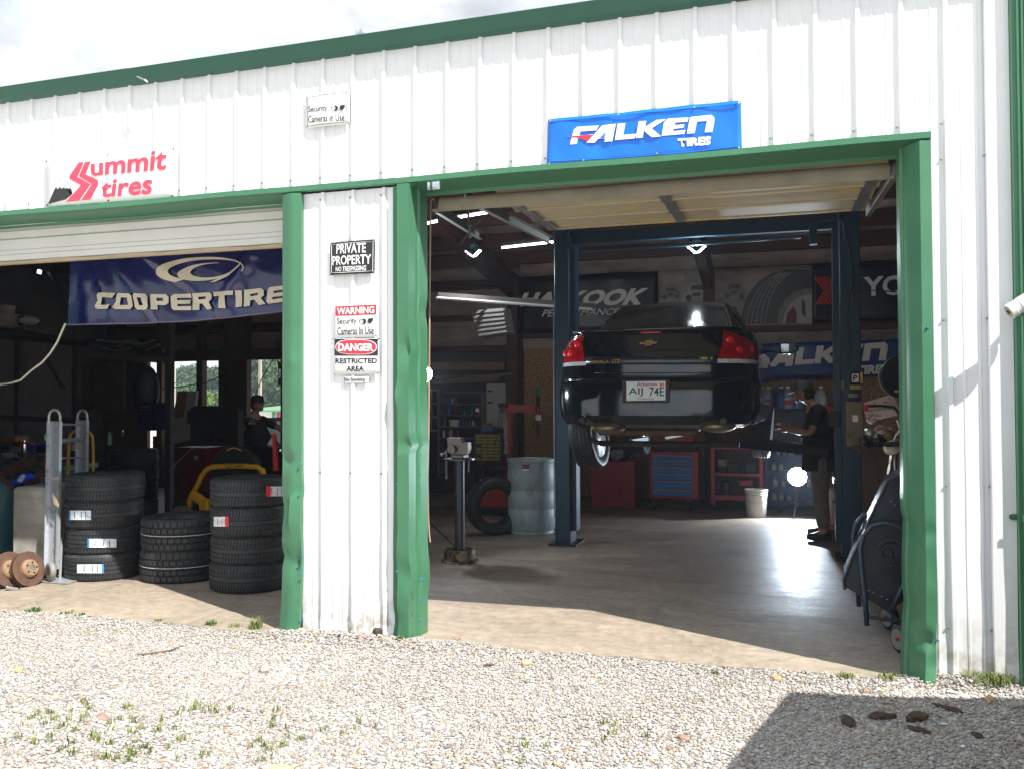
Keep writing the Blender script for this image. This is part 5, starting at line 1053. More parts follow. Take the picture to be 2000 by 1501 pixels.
# tool chest
tb = thing('tool_chest', 'red rolling tool chest with blue drawers below the car', 'tool chest', G(1316, 993))
pb(1268, 880, 1363, 972, 12.6, .5, M_red, 'case', tb, .01)
for k, (a, b) in enumerate(((888, 896), (898, 909), (911, 922), (924, 936), (938, 953), (955, 966))):
    d = pb(1274, a, 1352, b, 12.57, .03, M_toolblue, 'drawer', tb, .004); pb(1275, a, 1351, a+1.2, 12.555, .015, M_galv, 'drawer_pull', tb)
for x in (1280, 1348): c = A(x, 984, 12.7); mb = MB(); mb.tube([(c.x-.02, c.y, .06), (c.x+.02, c.y, .06)], .06, 12); mb.bb((c.x-.035, c.y-.04, .07), (c.x+.035, c.y+.04, .17)); mb.build('castor', M_blacksteel, tb)
t2 = thing('upper_tool_box', 'small red tool box standing on the rolling tool chest', 'tool box', A(1310, 865, 12.8)); pb(1278, 843, 1356, 862, 12.65, .35, M_red, 'case', t2, .01); pb(1283, 846, 1350, 848, 12.63, .02, mat('dark_red_line', (.2, .01, .01), .4), 'seam', t2)
o = pb(1272, 866, 1360, 878, 12.7, .3, M_blacksteel, 'tool_tray', None); tag(o, 'dark tray of tools between the red tool box and the chest', 'tray')
# red steel cart
ct = thing('red_steel_cart', 'open red steel frame cart holding tools right of the tool chest', 'cart', G(1440, 995))
for a in ((1388, 867, 1490, 876), (1392, 923, 1484, 928), (1388, 966, 1470, 975)): pb(*a, 12.6, .45, M_red, 'shelf', ct)
for x in (1388, 1483): pb(x, 870, x+7, 985, 12.6, .05, M_red, 'upright', ct); pb(x+1, 870, x+5, 985, 13.0, .04, M_red, 'upright', ct)
for x in (1397, 1478): c = A(x, 984, 12.75); MB().tube([(c.x-.02, c.y, .07), (c.x+.02, c.y, .07)], .07, 12).build('castor', M_blacksteel, ct)
for (x, y, w_, h, m, lab) in ((1443, 936, 27, 13, M_red, 'red plastic bin on the lower part of the red cart'), (1402, 895, 16, 16, M_panel, 'brown paper wrapped bundle inside the red cart'), (1420, 903, 24, 18, M_blacksteel, 'black tool case inside the top of the red cart'), (1455, 905, 20, 16, M_darkgrey, 'grey tool case at the right inside the red cart'), (1397, 940, 10, 22, M_darkgrey, 'slim grey canister at the lower left of the red cart'), (1413, 940, 10, 24, M_darkgrey, 'second slim grey canister on the red cart floor')):
    o = pb(x, y, x+w_, y+h, 12.68, .25, m, 'storage_bin', None, .01); tag(o, lab, 'bin')
# white bucket
def bucket(px, py, Y, r, h, label, m, text=None):
    p = A(px, py, Y); t = thing('bucket', label, 'bucket', (p.x, Y, 0 if py > 960 else p.z)); z0 = 0 if py > 960 else p.z
    MB().lathe([(0, z0), (r*.86, z0), (r*.88, z0+.01), (r*.97, z0+h*.78), (r*1.03, z0+h*.80), (r*.99, z0+h*.83), (r*1.04, z0+h*.88), (r*1.0, z0+h*.9), (r*1.05, z0+h*.98), (r*1.03, z0+h), (r*.96, z0+h), (r*.84, z0+.03), (0, z0+.03)], (p.x, Y, 0), 32).build('bucket_shell', m, t, auto=35)
    MB().tube([(p.x-r*1.03, Y, z0+h*.85), (p.x-r*.7, Y-r*.8, z0+h*.6), (p.x, Y-r*1.08, z0+h*.5), (p.x+r*.7, Y-r*.8, z0+h*.6), (p.x+r*1.03, Y, z0+h*.85)], .003, 4).build('bail_handle', M_galv, t); return t
M_bucket = mat('grubby_white_plastic', (.55, .53, .48), .5, 0, .1, 5, dirt=(.2, .17, .13), dscale=5, dpos=(.55, .9))
bucket(1477, 1000, 12.25, .148, .37, 'grubby white bucket standing alone in front of the red cart', M_bucket)
ob = thing('cooler_tub', 'cream tub with dark printing on a wheeled base behind the standing man', 'tub', A(1632, 1000, 10.9)); c = A(1640, 990, 10.9)
MB().lathe([(0, .12), (.17, .12), (.19, .5), (.195, .52), (.18, .52), (.16, .15), (0, .15)], (c.x, 10.9, 0), 28).build('tub_shell', mat('cream_plastic', (.6, .55, .45), .5, 0, .06), ob, auto=35); MB().bb((c.x-.2, 10.7, .06), (c.x+.2, 11.1, .115)).build('wheeled_base', M_red, ob)
letters('MULTI', qd([(1626, 975), (1643, 975), (1643, 981), (1626, 981)], 10.70), M_btext, ob, bold=.03)
# blue shelves of bottles behind the lamp
bs = thing('blue_shelf_unit', 'blue shelf unit of white bottles and cans behind the bright flash lamp', 'shelves', G(1540, 990)); M_bsh = mat('blue_shelf_paint', (.05, .09, .3), .5)
for y_ in (888, 918, 950, 976): pb(1498, y_, 1600, y_+3, 13.1, .3, M_bsh, 'shelf', bs)
pb(1496, 860, 1604, 985, 13.42, .02, M_bsh, 'back_panel', bs); pb(1602, 856, 1606, 985, 13.1, .3, M_bsh, 'upright', bs); pb(1494, 856, 1498, 985, 13.1, .3, M_bsh, 'upright', bs)
BL_ = ((1520, 888, 9, 17), (1533, 888, 9, 15), (1546, 888, 12, 18), (1512, 918, 9, 15), (1525, 918, 9, 13), (1514, 950, 11, 18), (1530, 950, 8, 12), (1512, 976, 11, 15), (1526, 976, 9, 17), (1541, 976, 8, 10), (1556, 976, 9, 14), (1572, 918, 9, 14), (1580, 950, 9, 14), (1570, 888, 9, 14))
for x, y, w_, h in BL_:
    RW = sorted(a for a in (1520, 1533, 1546, 1512, 1525, 1514, 1530, 1526, 1541, 1556, 1572, 1580, 1570) if any(b[0] == a and b[1] == y for b in BL_))
    bottle(x, y, h, w_, 13.2, bcols[0], f"white container, {ORD[RW.index(x)]} from the left on the {({888: 'top', 918: 'second', 950: 'third', 976: 'bottom'})[y]} blue shelf", 'white containers on the blue shelf unit')
jt = thing('parts_counter', 'dark cluttered counter under the jugs behind the man', 'counter', A(1560, 830, 13.4)); pb(1480, 797, 1652, 802, 13.3, .5, M_blacksteel, 'top', jt); pb(1484, 803, 1652, 856, 13.4, .4, M_darkgrey, 'front', jt)
for x, lab, cc in ((1539, 'large white jug with a red label on the counter behind the man', (.45, .5, .5)), (1557, 'blue tinted jug next to the large white jug', (.1, .25, .45)), (1526, 'short dark blue jug left of the large white jug', (.06, .12, .3)), (1604, 'pale tall jug right of the man head', (.4, .42, .42))):
    m = mat('jug_'+lab.split()[0]+lab.split()[1], cc, .4); p = A(x, 797, 13.35); t = thing('jug', lab, 'jug', p); MB().lathe([(0, 0), (.085, 0), (.087, .17), (.06, .24), (.028, .275), (.028, .30), (0, .30)], p, 14).build('jug_body', m, t); MB().lathe([(0, .295), (.03, .295), (.03, .32), (0, .32)], p, 10).build('cap', M_signw, t)
    if 'red' in lab: MB().lathe([(.0881, .06), (.0886, .06), (.0886, .12), (.0881, .12)], p, 14).build('jug_label', M_rtext, t)
# red jack
jk = thing('transmission_jack', 'tall slim bright red jack standing beside the right lift post', 'jack', G(1637, 990)); c = A(1636, 900, 10.6)
mb = MB(); mb.tube([(c.x, 10.6, .12), (c.x, 10.6, 1.2)], .03, 10); mb.build('jack_tube', M_red, jk); MB().tube([(c.x+.045, 10.6, .12), (c.x+.045, 10.6, 1.25)], .012, 8).build('polished_rod', M_chrome, jk); mb = MB(); mb.bb((c.x-.2, 10.45, .05), (c.x+.2, 10.75, .11)); mb.bb((c.x-.05, 10.55, .62), (c.x+.06, 10.65, .68)); mb.build('base', M_red, jk)
rt2 = pb(1608, 793, 1640, 812, 11.6, .2, M_red, 'red_tool_tray', None); tag(rt2, 'red tray at the right elbow of the standing man', 'tray')

# ------------------------------------------------------------------ drum fan leaning at the right jamb
Yf = 6.15
fan = thing('drum_fan', 'dark steel drum blower tipped on a tube frame with wheels at the right jamb', 'fan', G(1710, 1225))
M_fan = mat('dark_slate_fan_steel', (.03, .036, .048), .38, .3, .25, 5, dirt=(.1, .085, .075), dscale=4, dpos=(.55, .9))
M_tubef = mat('blue_grey_tube', (.035, .055, .085), .38, .2)
hull = [(1652, 1146), (1648, 1128), (1668, 1080), (1700, 1010), (1732, 940), (1775, 915), (1800, 925), (1800, 1160), (1752, 1180), (1737, 1196), (1700, 1172)]
# a shallow drum: faces left-up, deep in y
def fanpt(x, y, dy): p = A(x, y, Yf); return Vector((p.x*(Yf+dy)/Yf if 0 else p.x+dy*.0, Yf+dy, p.z))
sec = []
for t_ in range(13):
    a = math.pi*t_/12; sec.append((math.sin(a)*.0, -math.cos(a)))
mb = MB(); mb.prism([A(x, y, Yf) for x, y in hull], (.03, .42, 0)); mb.build('drum_shell', M_fan, fan, auto=30)
MB().tube([A(x, y, Yf-.004) for x, y in ((1650, 1150), (1648, 1130), (1668, 1080), (1700, 1010), (1732, 942))], .010, 8).build('front_rim', M_fan, fan)
MB().prism([A(x, y, Yf-.004) for x, y in ((1690, 1062), (1800, 1064), (1800, 1090), (1684, 1088))], (0, -.003, 0)).build('seam_band', M_fan, fan)
ga = A(1740, 1078, Yf-.01); MB().tube(arc(ga, .075, -95, 160, 20, (1, 0, 0), (0, 0, 1)), .010, 6).build('tilt_gear', M_black, fan); mb = MB()
for k in range(18): a = R(-90+14*k); mb.ball(ga+Vector((.083*math.cos(a), -.002, .083*math.sin(a))), .0055, 5, 4)
mb.build('gear_teeth', M_steel, fan, kind='stuff'); mb = MB(); mb.tube(arc(ga+Vector((-.02, 0, 0)), .03, 0, 360, 14, (1, 0, 0), (0, 0, 1)), .006, 5); mb.tube([ga, ga+Vector((.02, 0, -.06))], .009, 6); mb.build('gear_latch', M_blacksteel, fan)
mb = MB()
for x, y in ((1697, 1152), (1706, 1156), (1723, 1164), (1733, 1169), (1748, 985), (1740, 978)): mb.ball(A(x, y, Yf-.006), .007, 6, 4)
mb.build('bolts', M_galv, fan, kind='stuff')
for dy in (-.05, .50):
    c = [A(x, y, Yf+dy*.0-.05) for x, y in ((1693, 1220), (1690, 1170), (1683, 1110), (1680, 1070), (1686, 1045), (1702, 1026), (1725, 1020), (1750, 1024), (1775, 1040), (1790, 1070), (1790, 1100), (1760, 1150), (1742, 1190))]
    c = [p+Vector((0, dy+.05 if dy > 0 else 0, 0)) for p in c]
    MB().tube(c, .0165, 10).build('hoop_frame', M_tubef, fan, smooth=True)
mb = MB(); a, b = A(1697, 1204, Yf-.05), A(1765, 1214, Yf-.05); mb.tube([a, b], .012, 8); mb.tube([a, a+Vector((0, .52, 0))], .012, 8); mb.tube([A(1735, 1190, Yf-.05), A(1760, 1215, Yf-.05), A(1790, 1190, Yf-.05)], .012, 8); mb.build('base_bars', M_tubef, fan)
fw_ = A(1755, 1240, 5.95)
for k, dy in enumerate((-.12, .45)):
    Tm = rotm((R(90), 0, R(-62)))
    w1 = MB().lathe([(.055, -.02), (.075, -.024), (.088, -.012), (.090, 0), (.088, .012), (.075, .024), (.055, .02)], (fw_.x, fw_.y+dy, .092), 24, Tm).build('wheel', M_rubber, fan, smooth=True)
    h_ = MB().lathe([(.0, -.022), (.04, -.026), (.062, -.028), (.062, .028), (.04, .026), (.0, .022)], (fw_.x, fw_.y+dy, .092), 20, Tm).build('hub', M_galv, None); h_.parent = w1; h_.matrix_parent_inverse = Matrix.Identity(4)
    h2 = MB().lathe([(0, -.033), (.012, -.033), (.012, .033), (0, .033)], (fw_.x, fw_.y+dy, .092), 10, Tm).build('axle_cap', M_red, None); h2.parent = w1; h2.matrix_parent_inverse = Matrix.Identity(4)

# ------------------------------------------------------------------ cluttered bench behind the right jamb
Yb = 8.2
bn = thing('timber_bench', 'rough timber bench end with vertical boards behind the drum fan', 'bench', G(1715, 1100, 0)); x0 = A(1684, 900, Yb).x
for i in range(5): MB().bb((x0+.1*i, Yb, .02), (x0+.1*i+.094, Yb+.03, A(1700, 884, Yb).z)).build('board', M_woodd, bn)
MB().bb((x0-.02, Yb-.03, A(1700, 884, Yb).z), (x0+.6, Yb+.8, A(1700, 878, Yb).z)).build('bench_top', M_woodd, bn)
zt_ = A(1700, 878, Yb).z
# printed cartons
def quadbox(pts, Y, d, m, nm, par=None): return MB().prism([A(x, y, Y) for x, y in pts], (0, d, 0)).build(nm, m, par)
o = quadbox([(1690, 786), (1745, 769), (1758, 806), (1692, 800)], 8.0, .12, M_card, 'carton'); tag(o, 'upper printed carton leaning on the cluttered bench', 'carton')
o = quadbox([(1690, 803), (1757, 797), (1758, 809), (1698, 824)], 7.92, .12, M_card, 'carton'); tag(o, 'lower printed carton tilted below the first on the bench', 'carton')
o = MB().tube([A(x, y, 7.86) for x, y in ((1688, 793), (1720, 792), (1745, 795), (1756, 806), (1760, 812))], .012, 6).build('black_hose', M_black); tag(o, 'black hose draped over the printed cartons', 'hose')
o = pb(1688, 789, 1696, 800, 7.8, .05, M_red, 'red_box', None); tag(o, 'tiny red box at the left end of the cartons', 'box')
rl = thing('hose_reel', 'black round hose reel high on the right beside the navy banner', 'reel', A(1750, 735, 7.6)); c = A(1762, 735, 7.6); Tm = rotm((R(90), 0, R(15)))
MB().lathe([(.0, -.03), (.17, -.03), (.175, -.02), (.175, .02), (.17, .03), (.0, .03)], c, 32, Tm).build('reel_disc', M_black, rl); MB().lathe([(.1, -.04), (.105, -.045), (.112, -.04)], c, 32, Tm).build('disc_ridge', M_darkgrey, rl)
for a in (-60, -100): MB().ball(c+Vector((.10*math.cos(R(a))-.03, -.05, .12*math.sin(R(a)))), (.022, .006, .010), 8, 5).build('yellow_mark', mat('dull_yellow_mark', (.3, .24, .03), .5), rl)
MB().tube([c+Vector((.18*math.cos(R(a)), -.045, .18*math.sin(R(a)))) for a in range(150, 300, 12)], .004, 5).build('cord', M_steel, rl)
gg = thing('grease_gun', 'red cylinder with black grip hanging at the right jamb', 'tool', A(1770, 880, 7.2)); MB().tube([A(1762, 862, 7.0), A(1772, 930, 7.0)], .026, 10).build('barrel', M_red, gg); MB().tube([A(1727, 867, 7.0), A(1765, 866, 7.0)], .018, 8).build('grip', M_black, gg); MB().tube([A(1751, 853, 7.0), A(1765, 852, 7.0)], .016, 8).build('collar', M_chrome, gg)
ho = thing('foil_duct', 'crumpled shiny foil duct and pale cord hanging above the drum fan', 'duct', A(1745, 900, 7.1)); mb = MB()
pp_ = [(1742, 880), (1740, 895), (1738, 905), (1737, 915), (1734, 925)]; mb.tube([A(x, y, 7.1) for x, y in pp_], [.014, .02, .012, .022, .015], 7); mb.build('foil_tube', M_chrome, ho)
MB().tube([A(x, y, 7.1) for x, y in ((1752, 820), (1758, 838), (1750, 850), (1744, 862), (1746, 890), (1748, 925))], .007, 5).build('pale_cord', mat('pale_cord', (.6, .58, .52), .5), ho)
rs = random.Random(9)
for i, (x, y, s_, m, lab) in enumerate(((1700, 845, .05, M_galv, 'shiny metal bottle on the bench left of the clutter'), (1712, 850, .045, M_chrome, 'chrome fitting among the bench clutter'), (1722, 838, .05, M_card, 'crumpled brown paper on the cluttered bench'), (1735, 846, .05, M_wood, 'wooden wedge on the cluttered bench'), (1700, 822, .03, M_signw, 'white cap lying below the cartons'), (1716, 862, .06, M_blacksteel, 'black machine part on the bench front'), (1690, 862, .05, M_blacksteel, 'dark lump of parts at the left of the bench'))):
    c = A(x, y, 8.05); mb = MB(); mb.ball(c, (s_*1.2, s_, s_*.8), 8, 6, (0, rs.uniform(0, 1), 0)); mb.tube([c, c+Vector((s_*1.6, -.02, s_*rs.uniform(-.5, .8)))], s_*.3, 7); o = mb.build('bench_item', m); tag(o, lab, 'clutter')
for i, (a, b) in enumerate((((1712, 838), (1755, 824)), ((1705, 842), (1748, 830)))): o = MB().tube([A(*a, 7.95), A(*b, 7.95)], .008, 4).build('wood_strip', M_wood); tag(o, ['upper thin wood strip crossing the bench clutter', 'lower thin wood strip crossing the bench clutter'][i], 'wood strip')
o = MB().lathe([(0, 0), (.05, 0), (.055, .05), (.02, .06)], A(1738, 876, 7.1), 14, rotm((R(70), 0, R(20)))).build('funnel', mat('cream_plastic', (.6, .55, .45), .5)); tag(o, 'cream funnel beside the black grip at the right', 'funnel')
# hanging rope at the left jamb of the right bay
tag(MB().tube([A(x, y, 5.62) for x, y in ((848, 388), (842, 392), (841, 410), (840, 500), (839, 620), (838, 720), (837, 850), (835, 930), (836, 1000), (838, 1040), (840, 1058))], .0065, 7).build('rope', mat('pinkish_rope', (.42, .28, .19), .85, bump=.4)), 'thin pinkish pull rope hanging down the left side of the right bay', 'rope')
# ------------------------------------------------------------------ ceiling lights
def bulb(px, py, Y, label):
    c = A(px, py, Y); t = thing('three_panel_lamp', label, 'lamp', c, 'three panel workshop lamps')
    MB().lathe([(0, .05), (.04, .05), (.045, .02), (.03, 0), (0, 0)], c+Vector((0, 0, .02)), 14).build('socket', M_teal, t); MB().tube([c+Vector((0, 0, .07)), c+Vector((0, 0, .35))], .006, 5).build('cord', M_black, t)
    for a in (200, 340, 90):
        d = Vector((math.cos(R(a)), math.sin(R(a)), 0)); q = c+d*.055+Vector((0, 0, -.03)); s = Vector((-d.y, d.x, 0)); n = (d*.6+Vector((0, 0, -.8))).normalized(); u = n.cross(s).normalized()
        MB().prism([q+s*.022+u*.05, q-s*.022+u*.05, q-s*.022-u*.05, q+s*.022-u*.05], n*.008).build('led_panel', M_led, t)
        MB().prism([q+s*.028+u*.056-n*.004, q-s*.028+u*.056-n*.004, q-s*.028-u*.056-n*.004, q+s*.028-u*.056-n*.004], -n*.02).build('heat_sink', M_black, t)
bulb(925, 490, 9.5, 'glowing three panel lamp hanging at the left of the right bay'); bulb(1361, 482, 9.5, 'glowing three panel lamp hanging above the black car'); 
c = A(77, 531, 9.5); t = thing('three_panel_lamp', 'small square lit lamp hanging in the dark left bay', 'lamp', c); MB().box(c, (.055, .02, .05), (0, .3, 0)).build('led_panel', M_led, t); MB().box(c+Vector((0, .02, .03)), (.09, .03, .06)).build('heat_sink', M_black, t)
for (a, b, Y, lab) in (((876, 428), (965, 413), 9, 'upper lit tube lamp near the left jamb of the right bay'), ((832, 437), (854, 432), 9, 'short visible end of a lit tube lamp touching the left jamb'), ((980, 484), (1080, 473), 11, 'lit tube lamp left of the blue lift post'), ((1124, 470), (1138, 467), 11, 'short lit tube piece just right of the blue lift post')):
    t = thing('tube_lamp', lab, 'lamp', A(*a, Y)); MB().tube([A(*a, Y), A(*b, Y)], .014, 8).build('lit_tube', M_tube, t); MB().tube([A(*a, Y)+Vector((0, 0, .04)), A(*b, Y)+Vector((0, 0, .04))], .025, 4).build('housing', M_darkgrey, t)
M_fix = mat('dusty_white_fixture', (.17, .14, .125), .5, 0, .06)
t = thing('batten_fixture', 'long unlit white batten fixture hanging across the column', 'lamp', A(850, 575, 9.3)); MB().tube([A(852, 577, 9.3), A(1160, 598, 11.6)], .05, 4).build('housing', M_fix, t); MB().tube([A(852, 582, 9.2), A(1156, 604, 11.5)], .018, 8).build('unlit_tube', M_signw, t)
lv = thing('louvred_heater', 'tilted white louvred heater hanging by the rust coloured column', 'heater', A(955, 630, 10)); Q4 = [(918, 606), (986, 601), (994, 650), (934, 658)]
MB().prism([A(x, y, 9.9) for x, y in Q4], (0, .25, 0)).build('case', M_fix, lv)
for k in range(6):
    v = (k+.5)/6; a = (918+(934-918)*v, 606+(658-606)*v); b = (986+(994-986)*v, 601+(650-601)*v); p, q = A(a[0]+3, a[1], 9.88), A(b[0]-3, b[1], 9.88); MB().prism([p+Vector((0, -.02, -.018)), q+Vector((0, -.02, -.018)), q+Vector((0, 0, .022)), p+Vector((0, 0, .022))], (0, -.004, 0)).build('louvre', mat('grey_louvre', (.13, .115, .105), .6), lv)
# ------------------------------------------------------------------ left bay
ht = thing('hand_truck', 'tall grey aluminium hand truck with loop handles leaning by the tyre stack', 'hand truck', (-6.2, 6.3, 0))
def rail(px_t, px_b, yt, yb, Yt_, Yb__, wpx, nm='rail'):
    t_, b_ = A(px_t, yt, Yt_), A(px_b, yb, Yb__); w_ = A(px_b+wpx, yb, Yb__).x-b_.x
    mb = MB(); d = Vector((w_, 0, 0)); q = [b_, b_+d, t_+d, t_]
    mb.prism(q, (0, .012, 0)); mb.prism([b_+Vector((0, 0, 0)), t_, t_+Vector((0, -.03, 0)), b_+Vector((0, -.03, 0))], (.006, 0, 0)); mb.prism([b_+d, t_+d, t_+d+Vector((0, -.03, 0)), b_+d+Vector((0, -.03, 0))], (.02, 0, 0))
    mb.build(nm, M_alu, ht); return t_, b_, w_
t1, b1, w1 = rail(96, 90, 822, 1108, 6.36, 6.16, 23)
t2_, b2_, w2 = rail(152, 150, 820, 945, 7.12, 7.05, 19)
MB().prism([b2_, b2_+Vector((w2, 0, 0)), Vector((b2_.x+w2, 7.0, .1)), Vector((b2_.x, 7.0, .1))], (0, .012, 0)).build('rail', M_alu, ht)
for t_, w_ in ((t1, w1), (t2_, w2)):
    c = t_+Vector((w_/2+.005, -.01, .02)); MB().tube([c+Vector((-w_/2, 0, -.05))]+arc(c+Vector((0, 0, .02)), w_/2, 180, 0, 10, (1, 0, 0), (0, 0, 1))+[c+Vector((w_/2, 0, -.05))], .012, 8).build('loop_handle', M_alu, ht, smooth=True)
for ya, yb_, r_ in ((828, 829, .010), (861, 858, .022), (894, 893, .009)): MB().tube([A(112, ya, 6.36), A(162, yb_, 7.08)], r_, 8).build('rung', M_alu, ht)
pb(88, 930, 115, 936, 6.17, .03, M_alu, 'cross_lip', ht); MB().prism([A(x, y, 6.14) for x, y in ((101, 965), (104, 962), (115, 985), (114, 990), (106, 984))], (0, .004, 0)).build('frayed_tag', mat('frayed_tan_tag', (.4, .3, .2), .8), ht)
c = A(99, 1114, 6.12); MB().lathe([(.035, -.02), (.055, -.024), (.072, -.02), (.078, 0), (.072, .02), (.055, .024), (.035, .02)], c, 24, rotm((R(90), 0, R(-25)))).build('wheel', mat('grey_rubber_wheel', (.22, .21, .2), .6), ht, smooth=True); MB().lathe([(0, -.026), (.03, -.022), (.048, -.01), (.048, .01), (.03, .022), (0, .026)], c, 16, rotm((R(90), 0, R(-25)))).build('hub', M_rust, ht)
MB().tube([A(117, 1130, 6.25), A(120, 1060, 6.3), A(118, 1050, 6.3)], .012, 8).build('axle_brace', M_alu, ht); mb = MB(); mb.bb((b1.x-.06, 6.1, .005), (b1.x+w1+.15, 6.35, .015)); mb.build('toe_plate', M_alu, ht)
yt_ = thing('yellow_hand_truck', 'yellow tube hand truck standing behind the grey one', 'hand truck', A(157, 980, 7.6)); Y7 = 7.7
MB().tube([A(x, y, Y7) for x, y in ((132, 990), (132, 925), (134, 870), (136, 850), (144, 841), (157, 839), (171, 841), (180, 850), (182, 870), (182, 925), (181, 990))], .016, 8).build('tube_frame', M_yellow, yt_, smooth=True); MB().tube([A(133, 911, Y7), A(182, 912, Y7)], .012, 6).build('crossbar', M_yellow, yt_); MB().tube([A(132, 985, Y7), A(182, 985, Y7)], .012, 6).build('crossbar', M_yellow, yt_)
# white tank and blue barrel
wt = thing('white_plastic_bin', 'dirty white square plastic bin left of the hand truck', 'bin', A(55, 1100, 6.8)); a, b = A(22, 950, 6.3), A(93, 946, 6.3)
MB().bb((a.x, 6.3, 0), (b.x+.02, 6.95, a.z), .03).build('bin_shell', mat('dirty_white_plastic', (.5, .49, .44), .55, 0, .1, 4, dirt=(.22, .2, .17), dscale=3, dpos=(.45, .8), dstretch=(1, 1, 2)), wt)
p = A(-2, 960, 6.7); BRL = MB().lathe([(0, 0), (.27, 0), (.29, .05), (.29, .3), (.284, .31), (.29, .32), (.29, .6), (.284, .61), (.29, .62), (.28, .84), (.29, .86), (.27, .88), (0, .8)], (p.x-.12, 6.6, 0), 36).build('barrel', mat('faded_teal_barrel', (.06, .22, .28), .5, 0, .15, 4, dirt=(.2, .25, .25), dscale=4), None, auto=35)
tag(BRL, 'faded teal plastic barrel cut off by the left picture edge', 'barrel')
# rotors
def rotor(c, r, rot, label, grp=None):
    t = thing('brake_rotor', label, 'brake rotor', c, grp, local=True, rot=rot)
    m1 = MB().lathe([(r*.52, .02), (r, .02), (r, .008), (r*.95, .008), (r*.95, -.008), (r, -.008), (r, -.02), (r*.52, -.02)], (0, 0, 0), 40, None, True).mesh('friction_ring'); m1.materials.append(M_rust); m1.shade_smooth(); m1.set_sharp_from_angle(angle=R(30)); link('friction_ring', m1, t)
    m2 = MB().lathe([(r*.2, .055), (r*.42, .055), (r*.5, .04), (r*.53, .018), (r*.5, .016), (r*.4, .04), (r*.2, .045)], (0, 0, 0), 28, None, True).mesh('hat'); m2.materials.append(mat('tan_rusty_hub', (.33, .22, .13), .6, .3, .2, 14)); link('hat', m2, t)
    mb = MB()
    for k in range(5): a = 2*math.pi*k/5; mb.lathe([(0, 0), (.009, 0), (.009, .002), (0, .002)], (r*.31*math.cos(a), r*.31*math.sin(a), .055), 8)
    m3 = mb.mesh('stud_holes'); m3.materials.append(M_black); o = link('stud_holes', m3, t); o['kind'] = 'stuff'
    mb = MB()
    for k in range(44): a = 2*math.pi*k/44; mb.box((r*.985*math.cos(a), r*.985*math.sin(a), 0), (.004, .005, .022), (0, 0, a))
    m4_ = mb.mesh('vent_vanes'); m4_.materials.append(M_black); o = link('vent_vanes', m4_, t); o['kind'] = 'stuff'
    return t
c = G(48, 1144); rotor((c.x, c.y+.03, .142), .15, (R(75), R(0), R(84)), 'rusty brake rotor leaning at the slab edge, right one of the pair')
c = G(12, 1148); rotor((c.x-.02, c.y+.05, .145), .155, (R(70), 0, R(80)), 'rusty brake rotor behind the other one, cut by the left picture edge')
o = MB().box(G(25, 1152)+Vector((0, 0, .015)), (.11, .03, .03), (0, .2, .4), .01).build('foil_scrap', M_chrome); tag(o, 'crumpled silver scrap lying below the two rotors', 'scrap')
# pile of rusty parts on the bin
Yq = 6.55
for i, (pts, m, nm, lab) in enumerate((([(0, 915), (45, 898), (66, 908), (12, 936)], M_redox, 'rusty_shoe', 'broad rusty brown slotted plate on top of the scrap pile'), ([(0, 922), (20, 944), (13, 948), (-4, 930)], M_rust, 'rusty_shoe', 'orange rusty slotted ring edge at the far left of the scrap pile'),
     ([(48, 945), (74, 916), (80, 921), (56, 948)], M_redox, 'rusty_bar', 'reddish angled bar in the right part of the scrap pile'), ([(76, 925), (90, 935), (89, 946), (72, 932)], M_redox, 'rusty_bar', 'short reddish bar touching the hand truck'))):
    o = quadbox(pts, Yq-.02*i, .1, m, nm); tag(o, lab, 'scrap metal')
for i in range(12): pass
mb = MB()
for k in range(14): p = A(14+k*3.6, 933-k*1.75, Yq-.03); mb.box(p, (.008, .01, .018), (0, -.4, 0))
o = mb.build('slots', M_black, bpy.data.objects['rusty_shoe'], kind='stuff'); o.matrix_parent_inverse = Matrix.Identity(4)
t = thing('oil_jug', 'bright blue oil jug lying on the scrap pile', 'jug', A(38, 935, 6.42)); quadbox([(20, 940), (44, 923), (54, 927), (55, 933), (36, 944), (24, 944)], 6.40, .08, mat('bright_blue_plastic', (.0, .04, .6), .3), 'jug_body', t); quadbox([(33, 938), (43, 925), (50, 928), (42, 941)], 6.392, .004, mat('jug_label_print', (.5, .55, .6), .4, 0, .1, 30, dirt=(.1, .2, .6), dscale=40), 'jug_label', t)
o = MB().tube([A(x, y, 7.05) for x, y in ((40, 898), (60, 897), (78, 905), (90, 914))], .03, 6).build('rusty_ring', M_rust); tag(o, 'curved rusty rotor edge behind the reddish bars', 'scrap metal')
o = MB().lathe([(0, 0), (.14, 0), (.13, .05), (0, .07)], A(78, 944, 7.0), 20).build('tin_lid', M_teal); tag(o, 'pale teal round lid at the back of the bin', 'lid')
# bench behind with clutter
bn2 = thing('cluttered_workbench', 'long dark workbench piled with parts in the depth of the left bay', 'workbench', A(60, 960, 7.8)); a, b = A(-60, 905, 7.8), A(126, 905, 7.8); MB().bb((a.x, 7.6, a.z-.05), (b.x, 8.3, a.z)).build('bench_top', M_teal, bn2); MB().bb((a.x+.05, 7.7, 0), (b.x-.05, 8.2, a.z-.05)).build('bench_base', M_blacksteel, bn2)
zb = a.z
items = [('spray_can', 48, 894, .03, .2, M_chrome, 'silver spray can standing on the left workbench'), ('green_bottle', 214, 868, .025, .14, mat('green_bottle', (.03, .15, .07), .3), 'small green capped bottle on the dark tyre side bench')]
for nm, px, py, r_, h_, m, lab in items: p = A(px, py, 7.7); tag(MB().lathe([(0, 0), (r_, 0), (r_, h_*.8), (r_*.5, h_*.9), (r_*.5, h_), (0, h_)], p, 12).build(nm, m), lab, 'can' if 'can' in nm else 'bottle')
